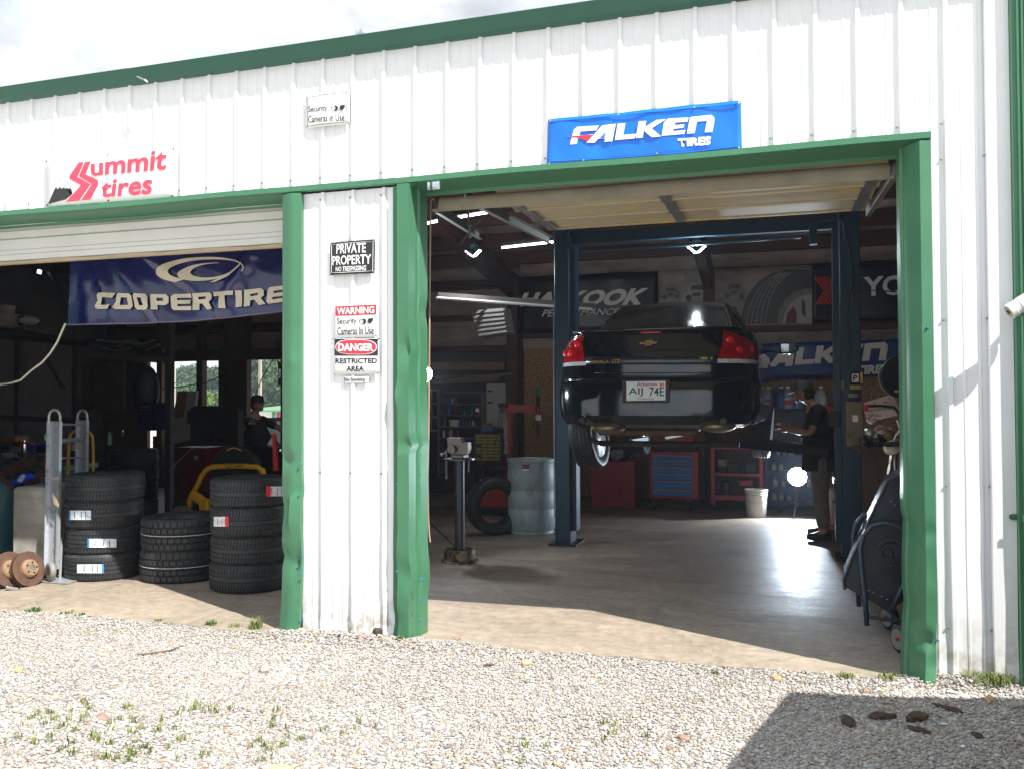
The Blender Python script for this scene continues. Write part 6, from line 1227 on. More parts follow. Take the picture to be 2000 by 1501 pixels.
for (x0_, y0_, x1_, y1_, m, nm, lab) in ((54, 868, 69, 880, mat('bright_blue_plastic', (.0, .04, .6)), 'blue_box', 'bright blue plastic box on the left workbench'), (69, 870, 92, 884, M_navy, 'navy_box', 'navy box right of the bright blue one'), (25, 864, 42, 872, M_red, 'red_case', 'small dark red case on the left workbench'),
      (70, 846, 88, 860, M_galv, 'light_fitting', 'grey blocky fitting above the blue boxes'), (0, 850, 30, 862, M_wood, 'timber_offcut', 'pale timber offcut stacked on the bench at the far left'), (122, 866, 141, 880, M_panel, 'brown_carton', 'brown carton seen between the hand truck rails'), (0, 868, 20, 884, M_blacksteel, 'dark_case', 'dark case at the left end of the bench')):
    o = pb(x0_, y0_, x1_, y1_, 7.9, .2, m, nm, None, .01); tag(o, lab, 'box' if 'box' in nm else nm.split('_')[-1])
rs = random.Random(5)
mats_ = [M_blacksteel, M_rust, M_steel, M_darkgrey, M_panel, M_redox, M_teal]
PX_ = [rs.uniform(0, 125) for _ in range(16)]; SRT = sorted(range(16), key=lambda i: PX_[i])
for k in range(16):
    p = A(PX_[k], rs.uniform(888, 903), 7.75); mb = MB(); s_ = rs.uniform(.02, .05)
    if k % 2: mb.box(p, (s_*2.5, s_*1.5, s_*.9), (rs.random(), rs.random(), rs.random()), .005)
    else: mb.tube([p, p+Vector((s_*rs.uniform(-4, 4), -.03, s_))], s_*.3, 6)
    tag(mb.build('bench_part', mats_[k % 7]), f"{['black','rusty','steel','grey','brown','reddish','teal'][k % 7]} {'block' if k % 2 else 'rod'} heaped on the long dark workbench, number {['one','two','three','four','five','six','seven','eight','nine','ten','eleven','twelve','thirteen','fourteen','fifteen','sixteen'][SRT.index(k)]} from the left", 'clutter', 'parts heaped on the left workbench')
# racks
rk = thing('pallet_rack', 'dark steel rack carrying wheels and pipes across the rear of the left bay', 'rack', A(120, 700, 9)); Yk = 9.2
for (pa, pb2, mm) in (((-20, 640), (160, 668), M_darkgrey), ((160, 668), (335, 676), M_darkgrey), ((-20, 655), (170, 672), M_blacksteel), ((150, 690), (330, 705), M_woodd), ((-20, 815), (200, 822), M_woodd)):
    a, b = A(*pa, Yk), A(*pb2, Yk); MB().prism([a+Vector((0, 0, -.035)), b+Vector((0, 0, -.035)), b+Vector((0, 0, .035)), a+Vector((0, 0, .035))], (0, .06, 0)).build('beam', mm, rk)
for x in (35, 148, 330): a = A(x, 640, Yk+.1); MB().bb((a.x-.04, Yk+.08, 0), (a.x+.04, Yk+.16, a.z+.3)).build('upright', M_darkgrey, rk)
for (pa, pb2) in (((95, 530), (140, 600)), ((90, 700), (125, 760))): MB().tube([A(*pa, 9.6), A(*pb2, 9.6)], .03, 4).build('diagonal_brace', M_darkgrey, rk)
for i, (px, py, r_) in enumerate(((15, 628, .22), (12, 611, .2))):
    c = A(px, py, 9.3); tag(MB().lathe([(r_*.8, -.09), (r_, -.085), (r_*.92, -.05), (r_*.85, 0), (r_*.92, .05), (r_, .085), (r_*.8, .09)], c, 32).build('steel_wheel_rim', mat('dusty_cream_rim', (.4, .36, .3), .5)), ['lower', 'upper'][i]+' dusty cream wheel rim lying on the rack at the far left', 'wheel rim')
tag(MB().ball(A(57, 626, 9.3), (.13, .12, .06), 14, 8).build('white_basin', M_doorw, smooth=True), 'white rounded basin on the rack beside the cream rims', 'basin')
for i, pts in enumerate((((190, 665), (230, 668), (262, 664), (280, 674)), ((230, 676), (250, 668), (270, 672), (300, 665)), ((200, 680), (225, 686), (255, 680)), ((285, 684), (312, 673)))):
    tag(MB().tube([A(x, y, 9.1) for x, y in pts], .012, 5).build('bent_pipe', M_galv), ['longest', 'wavy', 'lowest', 'short straight'][i]+' bent pipe lying on the pallet rack', 'pipe')
dp = thing('plywood_door', 'dull brown plywood panel door under the rack in the left bay', 'door', A(195, 760, 12)); pb(152, 708, 242, 800, 12, .04, mat('dull_plywood', (.10, .055, .03), .7, 0, .2, 8, stretch=(1, 1, .3)), 'panel', dp); pb(180, 708, 183, 800, 11.97, .03, M_darkgrey, 'stile', dp)
wb = thing('leaning_board', 'grey white board with a brown corner panel leaning in the left bay', 'board', A(355, 860, 10.4)); quadbox([(347, 763), (385, 763), (372, 858), (329, 868)], 10.4, .04, mat('greyish_board', (.36, .35, .33), .6, 0, .08), 'board_sheet', wb); quadbox([(347, 764), (365, 764), (359, 813), (337, 815)], 10.38, .01, M_wood, 'brown_panel', wb)
mc = thing('wheel_balancer', 'big black workshop machine with a wide hood behind the mower', 'machine', A(420, 830, 9.8)); quadbox([(372, 796), (380, 792), (450, 793), (465, 800), (465, 870), (372, 870)], 9.7, .12, M_black, 'hood', mc); pb(366, 800, 375, 826, 9.65, .3, M_blacksteel, 'control_panel', mc); MB().tube([A(412, 858, 9.6), A(440, 856, 9.6)], .012, 6).build('shaft', M_chrome, mc); pb(335, 873, 400, 985, 9.9, .5, mat('dark_red_cabinet', (.12, .008, .01), .4), 'red_cabinet', mc); MB().ball(A(383, 893, 9.88), .03, 10, 6).build('round_badge', M_galv, mc)
MB().tube([A(x, y, 9.3) for x, y in ((378, 873), (360, 888), (342, 905), (339, 912))], .012, 6).build('grey_lever', M_galv, mc); MB().tube([A(x, y, 9.3) for x, y in ((344, 920), (355, 938), (368, 955))], .014, 6).build('black_lever', M_black, mc)
hm = thing('blue_machine', 'dark blue machine with pale lettering under the small window opening', 'machine', A(284, 800, 10.5)); pb(268, 786, 300, 840, 10.5, .4, M_navy, 'case', hm); pb(272, 792, 289, 795, 10.48, .01, M_galv, 'label_line', hm); pb(272, 798, 289, 800, 10.48, .01, M_galv, 'label_line', hm)
sh_ = MB().ball(A(285, 760, 10.7), (.19, .2, .36), 14, 10).build('draped_cover', M_black, smooth=True); tag(sh_, 'rounded black cover standing beside the small window opening', 'cover')
jm = pb(548, 794, 556, 806, 9.5, .1, M_redox, 'red_clamp', None); tag(jm, 'small dark red clamp at the left edge of the green jamb', 'clamp')
cp = thing('work_table', 'dark low table across the left bay behind the mower', 'table', A(490, 880, 10)); a, b = A(430, 871, 10), A(556, 870, 10); MB().bb((a.x, 10, a.z-.03), (b.x, 10.5, a.z+.0)).build('table_top', M_blacksteel, cp); MB().bb((a.x, 10.1, 0), (b.x, 10.4, a.z-.03)).build('table_base', M_black, cp)
for (x, y, s_, lab) in ((548, 880, .045, 'shiny chrome fitting at the right edge of the dark table'), (238, 846, .05, 'tangle of chrome sockets above the dark tyre stack')): tag(MB().ball(A(x, y, 9.2), (s_*.5, s_*.5, s_), 8, 6).tube([A(x-2, y-6, 9.2), A(x+3, y+6, 9.2)], .008, 5).build('chrome_fitting', M_chrome), lab, 'fitting')
# mower
mw = thing('riding_mower', 'yellow framed riding mower with a black seat behind the tyres', 'mower', A(445, 1000, 8.6)); Ym = 8.4
def rb(dy): return [A(x, y, Ym)+Vector((0, dy, 0)) for x, y in ((371, 990), (370, 978), (374, 966), (384, 950), (394, 928), (402, 917), (414, 911), (440, 909.5), (480, 909.5), (503, 911), (513, 917), (516, 930), (520, 960))]
MB().tube(rb(0), [.030]*13, 8).build('roll_bar', M_yellow, mw, smooth=True); mb = MB(); mb.box(A(390, 974, Ym-.03), (.26, .07, .10), (0, .5, 0), .015); mb.box(A(400, 985, Ym-.05), (.12, .08, .13), (0, 0, 0), .015); mb.tube([A(397, 985, Ym-.05), A(399, 1004, Ym-.05)], .035, 6); mb.build('pivot_bracket', M_yellow, mw)
letters('Cub Cadet', [A(438, 906.5, Ym-.036), A(473, 906, Ym-.036), A(473, 911, Ym-.036), A(440, 912, Ym-.036)], M_btext, mw, bold=.01)
MB().prism([A(457+43*math.cos(R(a)), 912-39*math.sin(R(a))*1, Ym+.12) for a in range(0, 181, 10)]+[A(414, 960, Ym+.12), A(500, 960, Ym+.12)], (0, .1, 0)).build('seat_back', mat('black_vinyl', (.02, .022, .026), .35), mw); MB().tube([A(457+44*math.cos(R(a)), 912-40*math.sin(R(a)), Ym+.12) for a in range(0, 181, 10)], .012, 6).build('seat_piping', M_darkgrey, mw); MB().tube([A(457+24*math.cos(R(a)), 905-31*math.sin(R(a)), Ym+.10) for a in range(55, 126, 7)], .009, 6).build('yellow_seat_trim', M_yellow, mw)
mb = MB(); a = A(385, 990, Ym+.1); mb.bb((a.x, Ym+.1, .12), (a.x+1.0, Ym+1.1, .55), .05); mb.build('chassis', M_blacksteel, mw)
for x in (362, 470): c = A(x, 1000, Ym+.2); MB().lathe([(.1, -.1), (.18, -.11), (.23, -.08), (.23, .08), (.18, .11), (.1, .1)], (c.x, Ym+.25, .23), 24, rotm((0, R(90), 0))).build('wheel', M_rubber, mw, smooth=True)
tag(MB().ball(A(355, 997, 8.1), (.13, .1, .06), 10, 6).build('camouflage_bag', mat('mottled_cloth', (.14, .12, .09), .8, 0, .5, 40, bump=.6)), 'mottled camouflage bundle at the foot of the mower', 'bag')
tag(MB().prism([A(531, 845, 7.9), A(537, 845, 7.9), A(542, 918, 7.9), A(534, 919, 7.9)], (0, .03, 0)).build('red_pole', M_red), 'bright red bar standing behind the right tyre stack', 'bar')
tag(MB().tube([A(540, 862, 8.3), A(556, 880, 8.3)], .012, 6).build('black_lever', M_black), 'thin dark lever right of the bright red bar', 'lever')

# ------------------------------------------------------------------ people
def skinbody(name, J, E_, m, par, sub=2):
    me = bpy.data.meshes.new(name); ks = list(J); me.from_pydata([J[k][0] for k in ks], [(ks.index(a), ks.index(b)) for a, b in E_], [])
    o = link(name, me, par); o.modifiers.new('skin', 'SKIN'); sv = me.skin_vertices[0].data
    for i, k in enumerate(ks): r_ = J[k][1]; r_ = r_ if isinstance(r_, tuple) else (r_, r_); sv[i].radius = r_; sv[i].use_root = (i == 0)
    ss = o.modifiers.new('smooth', 'SUBSURF'); ss.levels = sub; ss.render_levels = sub; me.materials.append(m)
    dg = bpy.context.evaluated_depsgraph_get(); dg.update(); nm_ = bpy.data.meshes.new_from_object(o.evaluated_get(dg)); o.modifiers.clear(); o.data = nm_; nm_.shade_smooth(); nm_.name = name; return o
def hand(par, base, d, u, m):   # palm and five bent fingers along d, palm normal u
    d = d.normalized(); s = d.cross(u).normalized(); mb = MB(); mb.ball(base+d*.04, (.042, .042, .02), 10, 6) if 0 else mb.tube([base, base+d*.045, base+d*.085], [.026, .038, .036], 8)
    for k, L_ in enumerate((.07, .078, .072, .058)): b = base+d*.08+s*(.027-.018*k); mb.tube([b, b+d*L_*.5, b+d*L_*.8-u*.012, b+d*L_-u*.03], [.009, .009, .008, .007], 6)
    b = base+d*.03+s*.03; mb.tube([b, b+s*.025+d*.02, b+s*.03+d*.05], [.012, .010, .008], 6); mb.build('hand', m, par, smooth=True)
def person(label, base, fwd, scale, J, shirt, pants, skinm, capm, extra):
    f = Vector((math.cos(fwd), math.sin(fwd), 0)); l = Vector((-f.y, f.x, 0)); W = lambda q: Vector(base)+f*q[0]*scale+l*q[1]*scale+Vector((0, 0, q[2]*scale))
    t = thing('person', label, 'person', base); JJ = {k: (W(v[0]), v[1]*scale if not isinstance(v[1], tuple) else tuple(a*scale for a in v[1])) for k, v in J.items()}
    E_ = [('pel', 'ab'), ('ab', 'ch'), ('ch', 'nk'), ('nk', 'hd0'), ('hd0', 'hd')]
    for s in 'LR': E_ += [('pel', 'hip'+s), ('hip'+s, 'kn'+s), ('kn'+s, 'an'+s), ('an'+s, 'toe'+s), ('ch', 'sh'+s), ('sh'+s, 'el'+s), ('el'+s, 'wr'+s)]
    skinbody('body', JJ, E_, skinm, t)
    g = lambda ks, k, w_=.012: {n: (JJ[n][0], (JJ[n][1][0]+w_, JJ[n][1][1]+w_) if isinstance(JJ[n][1], tuple) else JJ[n][1]+w_) for n in ks}
    sJ = g(['pel', 'ab', 'ch', 'shL', 'shR'], 1, .014)
    for s in 'LR': e = JJ['sh'+s][0].lerp(JJ['el'+s][0], .8); sJ['sl'+s] = (e, JJ['el'+s][1]+.022)
    sJ['pel'] = (JJ['pel'][0]-Vector((0, 0, .02)), (JJ['pel'][1][0]+.06, JJ['pel'][1][1]+.065)); sJ['ab'] = (sJ['ab'][0], (sJ['ab'][1][0]+.045, sJ['ab'][1][1]+.05)); sJ['hem'] = (JJ['pel'][0]-Vector((0, 0, .20)), (JJ['pel'][1][0]+.04, JJ['pel'][1][1]+.045)); sJ['nk'] = (JJ['ch'][0].lerp(JJ['nk'][0], .55), JJ['nk'][1]+.02)
    skinbody('shirt', sJ, [('pel', 'hem'), ('pel', 'ab'), ('ab', 'ch'), ('ch', 'nk'), ('ch', 'shL'), ('shL', 'slL'), ('ch', 'shR'), ('shR', 'slR')], shirt, t)
    pJ = g(['pel', 'hipL', 'knL', 'anL', 'hipR', 'knR', 'anR'], 1, .02)
    for s in 'LR': pJ['an'+s] = (JJ['an'+s][0]+Vector((0, 0, .02)), JJ['an'+s][1]+.03)
    pJ['pel'] = (JJ['pel'][0]-Vector((0, 0, .03)), pJ['pel'][1]); pJ['waist'] = (JJ['pel'][0]+Vector((0, 0, .10))*scale, (JJ['pel'][1][0]+.005, JJ['pel'][1][1]+.005))
    skinbody('trousers', pJ, [('pel', 'waist'), ('pel', 'hipL'), ('hipL', 'knL'), ('knL', 'anL'), ('pel', 'hipR'), ('hipR', 'knR'), ('knR', 'anR')], pants, t)
    for s in 'LR': a, b = JJ['an'+s][0], JJ['toe'+s][0]; dd = (b-a); dd.z = 0; dd.normalize(); mb = MB(); c0 = Vector((a.x, a.y, .045)); mb.tube([c0-dd*.07, c0+Vector((0, 0, .01)), c0+dd*.10, c0+dd*.19], [.04, .055, .048, .03], 10); mb.build('shoe', M_black, t, smooth=True)
    hd = JJ['hd'][0]; hf = extra.get('face', f).normalized(); hl = Vector((-hf.y, hf.x, 0)).normalized(); q = hf.to_track_quat('X', 'Z').to_matrix(); hr = .078*scale/1.0
    mb = MB(); mb.ball(hd, (.098*scale, .078*scale, .115*scale), 16, 12, q.to_euler()); mb.ball(hd+hf*.07*scale-Vector((0, 0, .06*scale)), (.03, .035, .035), 10, 8); mb.ball(hd+hf*.10*scale-Vector((0, 0, .015)), (.017, .012, .022), 8, 6)
    for s in (-1, 1): mb.ball(hd+hl*.078*scale*s-Vector((0, 0, .015)), (.015, .008, .028), 8, 6)
    mb.build('face', skinm, t, smooth=True)
    mb = MB()
    for s in (-1, 1): mb.ball(hd+hf*.088*scale+hl*.032*s+Vector((0, 0, .015)), (.008, .011, .006), 8, 5)
    mb.build('eyes', M_black, t); mb = MB(); mb.ball(hd+hf*.096*scale-Vector((0, 0, .052)), (.006, .022, .005), 8, 5, q.to_euler()); mb.build('mouth', mat('lips', (.25, .08, .07), .5), t)
    mb = MB(); mb.ball(hd-hf*.03-Vector((0, 0, .01)), (.085*scale, .083*scale, .105*scale), 14, 10, q.to_euler()); mb.build('hair', mat('dark_hair', (.03, .018, .012), .7, 0, .3, 60), t, smooth=True)
    c = thing; mb = MB(); T0 = q; pr_ = [(.104*scale, 0), (.104*scale, .03), (.095*scale, .075), (.06*scale, .10), (0, .11)]
    mb.lathe(pr_, hd+Vector((0, 0, .028))-hf*.005, 20); br = hd+hf*.09*scale+Vector((0, 0, .034)); mb.prism([br+hl*.07, br+hf*.075+hl*.055, br+hf*.09, br+hf*.075-hl*.055, br-hl*.07], (0, 0, .008)); mb.build('cap', capm, t, smooth=False, auto=40)
    for s in 'LR': w_ = JJ['wr'+s][0]; d = (w_-JJ['el'+s][0]); hand(t, w_, d, Vector((0, 0, 1)) if abs(d.normalized().z) < .8 else f, skinm)
    return t, W, f, l
M_khaki = mat('dusty_brown_trousers', (.17, .12, .095), .8, 0, .15, 12, bump=.3, bscale=14); M_tee = mat('black_tshirt', (.018, .02, .022), .8, 0, .2, 12, bump=.3, bscale=14)
# man at the lift, facing left
J1 = {'pel': ((0, 0, .97), (.15, .13)), 'ab': ((0, 0, 1.14), (.155, .14)), 'ch': ((.04, 0, 1.34), (.185, .16)), 'nk': ((.10, 0, 1.49), .062), 'hd0': ((.15, 0, 1.55), .06), 'hd': ((.18, 0, 1.61), .075),
      'hipL': ((.0, .10, .90), .095), 'knL': ((.03, .13, .50), .068), 'anL': ((.0, .16, .09), .05), 'toeL': ((.12, .18, .04), .035), 'hipR': ((0, -.10, .90), .095), 'knR': ((.0, -.15, .50), .068), 'anR': ((-.06, -.20, .09), .05), 'toeR': ((.06, -.22, .04), .035),
      'shL': ((.05, .19, 1.43), .06), 'elL': ((.14, .25, 1.16), .045), 'wrL': ((.36, .18, 1.20), .032), 'shR': ((.05, -.19, 1.43), .06), 'elR': ((.12, -.24, 1.16), .045), 'wrR': ((.34, -.10, 1.24), .032)}
p = G(1606, 1052); man1, W1, f1, l1 = person('man in a dark shirt, brown trousers and cap working beside the bright lamp', (p.x, p.y+.05, 0), R(186), 1.03, J1, M_tee, M_khaki, M_skin, mat('grey_cap', (.09, .08, .075), .8), {'face': Vector((-1, .1, -.35))})
J2 = dict(J1); J2.update({'hd': ((.09, 0, 1.66), .075), 'hd0': ((.06, 0, 1.585), .058), 'nk': ((.04, 0, 1.52), .06), 'ch': ((0, 0, 1.36), (.16, .13)), 'shL': ((.02, .19, 1.42), .06), 'elL': ((.30, .30, 1.27), .045), 'wrL': ((.50, .20, 1.12), .032), 'shR': ((-.02, -.19, 1.42), .06), 'elR': ((-.10, -.27, 1.14), .045), 'wrR': ((-.05, -.26, .90), .032)})
p = A(494, 900, 11); man2, W2, f2, l2 = person('man in black cap and black lettered T-shirt looking right, behind the mower', (p.x, 11, 0), R(-8), .93, J2, M_tee, M_black, M_skin, M_black, {'face': Vector((1, -.1, -.1))})
q_ = [A(483, 815, 10.84), A(500, 815, 10.84), A(499, 820, 10.84), A(484, 820.5, 10.84)]
letters('AFTER', qd([(488, 818.5), (498, 818), (498, 822), (487, 822.5)], 10.80), M_wtext, man2, bold=.03); letters('AREARI', qd([(485, 823.5), (500, 823), (500, 827.5), (485, 828)], 10.80), M_wtext, man2, bold=.03)

# ------------------------------------------------------------------ flash lamps (lit in the photograph)
def flash(c, aim, label, r_, e):
    t = thing('flash_lamp', label, 'lamp', (c.x, c.y, 0)); d = aim.normalized(); T = d.to_track_quat('Z', 'Y').to_matrix()
    MB().lathe([(.04, -.16), (.06, -.15), (.06, -.02), (r_, 0), (r_, .008), (.055, -.01), (.04, -.015)], c-d*.012, 24, T).build('lamp_head', M_black, t); m = MB().lathe([(0, 0), (r_*.93, 0), (r_*.93, .003), (0, .003)], c, 24, T).build('lit_face', mat('flash_face', (.85, .93, 1), .4, emit=e), t)
    mb = MB(); mb.tube([(c.x, c.y+.05, c.z-.05), (c.x, c.y+.05, .12)], .012, 6)
    for a in (20, 140, 260): mb.tube([(c.x, c.y+.05, .32), (c.x+.32*math.cos(R(a)), c.y+.05+.32*math.sin(R(a)), .01)], .008, 5)
    mb.build('tripod_stand', M_darkgrey, t); return t
def spot(c, aim, en, ang, blend, col, r_=.05, name='flash_light'):
    l_ = bpy.data.lights.new(name, 'SPOT'); l_.energy = en; l_.spot_size = R(ang); l_.spot_blend = blend; l_.color = col; l_.shadow_soft_size = r_; o = bpy.data.objects.new(name, l_); COL.objects.link(o); o.location = c; o.rotation_euler = aim.to_track_quat('-Z', 'Y').to_euler()
c1 = A(1557, 930, 12.4); a1 = Vector((-.05, -1, .12)); flash(c1, a1, 'blazing flash lamp on a low tripod facing the viewer by the man', .13, 60); spot(c1+a1.normalized()*.03, a1, 165, 160, .3, (.72, .86, 1), .05)
c2 = Vector((-3.475, 8.42, 1.84)); a2 = Vector((1, -.42, -.3)); flash(c2, a2, 'flash lamp half hidden behind the left jamb of the right bay', .085, 20); spot(c2+a2.normalized()*.03, a2, 42, 130, .5, (.82, .9, 1), .05)
for px, py in ((925, 497), (1361, 489)):
    l_ = bpy.data.lights.new('lamp_glow', 'POINT'); l_.energy = 20; l_.color = (.85, .95, 1); l_.shadow_soft_size = .025; o = bpy.data.objects.new('lamp_glow', l_); COL.objects.link(o); o.location = A(px, py, 9.5)+Vector((0, 0, -.12))

# ------------------------------------------------------------------ outside, behind the building
M_leafs = [mat('pine_leaves', (.03, .075, .025), .8, 0, .4, 1.5), mat('bright_leaves', (.10, .17, .03), .8, 0, .4, 1.5), mat('mid_leaves', (.05, .11, .03), .8, 0, .4, 1.5)]; M_bark = mat('bark', (.12, .09, .07), .9, 0, .3, 6)
def leafcloud(cs, n, s_, seed):
    g = np.random.default_rng(seed); cs = np.array(cs, float); idx = g.integers(0, len(cs), n); C_ = cs[idx]; d = g.normal(size=(n, 3)); d /= np.linalg.norm(d, axis=1)[:, None]; P_ = C_[:, :3]+d*(C_[:, 3]*g.uniform(.45, 1.05, n))[:, None]*np.array([1, 1, .75])
    a = g.normal(size=(n, 3)); a /= np.linalg.norm(a, axis=1)[:, None]; b = np.cross(a, g.normal(size=(n, 3))); b /= np.linalg.norm(b, axis=1)[:, None]; s = (s_*g.uniform(.5, 1.2, n))[:, None]
    V = np.stack([P_-a*s-b*s*.6, P_+a*s-b*s*.6, P_+a*s+b*s*.6, P_-a*s+b*s*.6], 1).reshape(-1, 3); return V
def cloudmesh(name, V, m):
    n = len(V)//4; me = bpy.data.meshes.new(name); me.vertices.add(len(V)); me.vertices.foreach_set('co', V.ravel()); me.loops.add(len(V)); me.loops.foreach_set('vertex_index', np.arange(len(V), dtype=np.int32)); me.polygons.add(n); me.polygons.foreach_set('loop_start', np.arange(0, len(V), 4, dtype=np.int32)); me.update(); me.materials.append(m); return me
def tree(px, Y, pyt, w_, label, mi, seed, low=.25):
    t_ = A(px, pyt, Y); h = t_.z+.04; rs = random.Random(seed); t = thing('tree', label, 'tree', (t_.x, Y, -.04)); cs = []
    for k in range(26): z = h*(low+(1-low)*rs.random()**.8); rr = w_*(1-.55*(z/h))*rs.uniform(.1, .8); a = rs.uniform(0, 6.28); cs.append((t_.x+rr*math.cos(a), Y+rr*math.sin(a), z-.3, w_*rs.uniform(.2, .36)))
    cs.append((t_.x, Y, h-w_*.2, w_*.22)); link('crown', cloudmesh('crown', leafcloud(cs, 2600, .02*w_+.09, seed), M_leafs[mi]), t)
    MB().tube([(t_.x, Y, -.1), (t_.x+.1, Y, h*.5), (t_.x, Y, h*.9)], [.03*h, .02*h, .006*h], 7).build('trunk', M_bark, t)
for i, (px, Y, pyt, w_, mi, lab) in enumerate(((300, 60, 742, 1.6, 1, 'small yellowish tree seen through the leftmost narrow opening'), (352, 85, 730, 2.5, 0, 'dark round tree beside the pale utility pole outside'), (363, 95, 719, 4.2, 0, 'dark round pine just right of the pale pole outside'), (385, 95, 716, 4.2, 2, 'mid green tree partly hidden by the brown post outside'),
      (404, 90, 714, 3.6, 2, 'green tree right of the brown post outside'), (425, 85, 712, 3.6, 0, 'pine rising at the green steel post outside'), (408, 60, 765, 1.8, 1, 'bright yellow green shrub low in the middle opening'), (427, 58, 768, 1.8, 1, 'second bright shrub low beside the green post'), (372, 75, 748, 2.2, 2, 'low bushy tree behind the leaning board'),
      (497, 80, 690, 4.5, 0, 'tall dark tree at the left of the right hand opening'), (520, 85, 682, 5., 0, 'tall dense tree in the middle of the right hand opening'), (545, 80, 690, 5., 2, 'tall tree at the right of the right hand opening'), (560, 70, 712, 4., 0, 'dark tree next to the green jamb outside'))): tree(px, Y, pyt, w_, lab, mi, 20+i, .05)
def pole(px0, px1, Y, yt, label, m):
    a, b = A(px0, 800, Y), A(px1, 800, Y); o = MB().tube([((a.x+b.x)/2, Y, -.05), ((a.x+b.x)/2, Y, A(px0, yt, Y).z)], (b.x-a.x)/2, 10).build('utility_pole', m); tag(o, label, 'pole')
M_pole = mat('pale_wood_pole', (.4, .34, .29), .8, 0, .15, 2, stretch=(4, 4, .5)); pole(332, 342, 30, 560, 'thick pale timber utility pole left of the trees', M_pole); pole(508, 511, 60, 600, 'thin pale pole in front of the tall trees', M_pole); pole(505, 506.5, 58, 600, 'thinner pale pole beside the other thin pole', M_pole)
tag(MB().tube([A(x, y, 29) for x, y in ((290, 748), (320, 750), (350, 747), (400, 728), (440, 718), (470, 712))], .02, 4).build('power_line', M_black), 'black cable sagging outside behind the openings', 'cable')
hs = thing('green_roofed_store', 'white store with a shallow green roof beyond the right hand opening', 'building', A(535, 810, 50)); a, b = A(500, 800, 50), A(590, 800, 50); MB().bb((a.x, 50, 0), (b.x, 60, A(540, 803, 50).z)).build('wall', M_signw, hs)
z0_, z1_ = A(540, 803, 50).z, A(540, 792, 50).z; MB().prism([(a.x-1, 49.5, z0_), (b.x+1, 49.5, z0_), (b.x, 53, z1_), (a.x+1, 53, z1_)], (0, 0, .1)).build('roof', mat('pale_green_roof', (.12, .26, .14), .5), hs)
for k in range(4): x = a.x+1.6+k*1.3; MB().bb((x, 49.9, .4), (x+.9, 49.97, 1.0)).build('window', M_glassd if k % 2 else mat('red_poster', (.5, .1, .1), .5), hs)
for x in (533, 536): q = A(x, 800, 49.6); MB().bb((q.x-.04, 49.55, 0), (q.x+.04, 49.65, z0_)).build('post', M_green, hs)
kv = thing('parked_car', 'grey car outside with its raised bonnet catching light behind the man', 'car', A(530, 830, 16)); Yv = 16.5
hullp = [(498, 846), (500, 822), (512, 817), (530, 815), (558, 818), (575, 850)]; quadbox([(490, 870), (494, 838), (505, 826), (540, 822), (575, 822), (585, 870)], Yv, 1.6, mat('grey_blue_paint', (.08, .10, .12), .2, .3, .1, coat=.6), 'body', kv); quadbox([(508, 825), (518, 815), (550, 814), (562, 824)], Yv+.2, 1.3, M_glassd, 'windows', kv)
MB().tube([A(515, 818, Yv-.2), A(548, 842, Yv-.2)], .03, 5).build('bonnet_edge', M_chrome, kv)
for x in (505, 570): c = A(x, 870, Yv); MB().lathe([(0, -.1), (.3, -.1), (.3, .1), (0, .1)], (c.x, Yv-.02, .3), 18, rotm((R(90), 0, 0))).build('wheel', M_rubber, kv)
# tree belt across the road, behind the viewer: seen only as a reflection in the car
cs = []; rs = random.Random(77)
for k in range(160): x = -90+180*k/160+rs.uniform(-1, 1); h_ = 5+2.5*math.sin(x*.13)+rs.uniform(0, 2); cs += [(x, -58+rs.uniform(-4, 4), h_*u, 2.2) for u in (.2, .5, .85)]
link('tree_belt', cloudmesh('tree_belt', leafcloud(cs, 12000, .8, 5), M_leafs[2]), None, 'stuff')
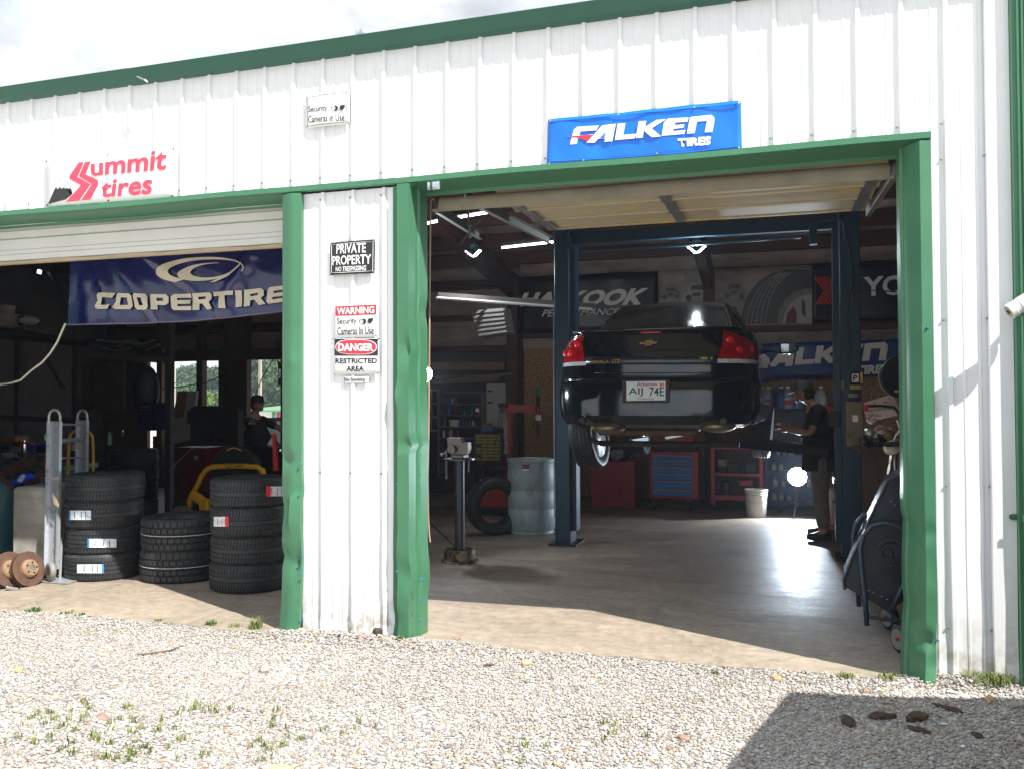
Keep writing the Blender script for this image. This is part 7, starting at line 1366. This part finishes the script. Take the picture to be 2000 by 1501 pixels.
# van just outside the right edge: its shadow lies across the gravel
vn = thing('parked_van', 'dark van parked out of frame at the right, casting shade on the gravel', 'van', (3, 3.3, 0)); P0 = Vector((1.26, 4.24, 0)); dL = Vector((.99, .13, 0)).normalized(); dW = Vector((-.24, -.97, 0)).normalized(); V_ = lambda a, b, z: P0+dL*a+dW*b+Vector((0, 0, z))
M_van = mat('van_grey_paint', (.10, .11, .12), .3, .2, .05, coat=.5)
out = [(0, .35), (.0, 1.1), (.06, 1.80), (.2, 1.96), (3.2, 1.96), (3.8, 1.2), (4.5, 1.0), (4.6, .35)]
mb = MB(); secs = [(.0, .10), (.06, .0), (1.72, .0), (1.80, .10)]
mb.grid([[V_(a+(ins if a < 1 else -ins), b, z-(ins if z > 1.7 else 0)) for a, z in out] for b, ins in secs]); mb.add([V_(a+(.1 if a < 1 else -.1), 0, z-(.1 if z > 1.7 else 0)) for a, z in out], [tuple(range(8))]); mb.add([V_(a+(.1 if a < 1 else -.1), 1.80, z-(.1 if z > 1.7 else 0)) for a, z in out], [tuple(range(8))]); mb.prism([V_(.1, 0, .35), V_(4.5, 0, .35), V_(4.5, 1.8, .35), V_(.1, 1.8, .35)], (0, 0, .02)); mb.build('body', M_van, vn)
for a in (.8, 3.7):
    for b in (.1, 1.7): MB().lathe([(0, -.11), (.2, -.12), (.33, -.1), (.33, .1), (.2, .12), (0, .11)], V_(a, b, .32), 24, Matrix(((dL.x, 0, dW.x), (dL.y, 0, dW.y), (0, 1, 0)))).build('wheel', M_rubber, vn)
for a, b in ((.3, 1.2), (1.35, 2.2), (2.3, 3.1)): MB().prism([V_(a, -.004, 1.2), V_(b, -.004, 1.2), V_(b-.05, .03, 1.65), V_(a+.05, .03, 1.65)], dW*.004).build('window', M_glassd, vn)

# haze box added round the whole scene to make the flash lamp glow
hz = MB().bb((-405, -405, -1.2), (405, 905, 9.5)).build('haze', bpy.data.materials.new('glow_haze'), None, kind='stuff'); hm_ = hz.data.materials[0]; hm_.use_nodes = True; hn = hm_.node_tree; hn.nodes.clear()
ho_ = hn.nodes.new('ShaderNodeOutputMaterial'); pv = hn.nodes.new('ShaderNodeVolumePrincipled'); pv.inputs['Color'].default_value = (.8, .88, 1, 1); pv.inputs['Density'].default_value = .0017; pv.inputs['Anisotropy'].default_value = .55; hn.links.new(pv.outputs[0], ho_.inputs['Volume'])
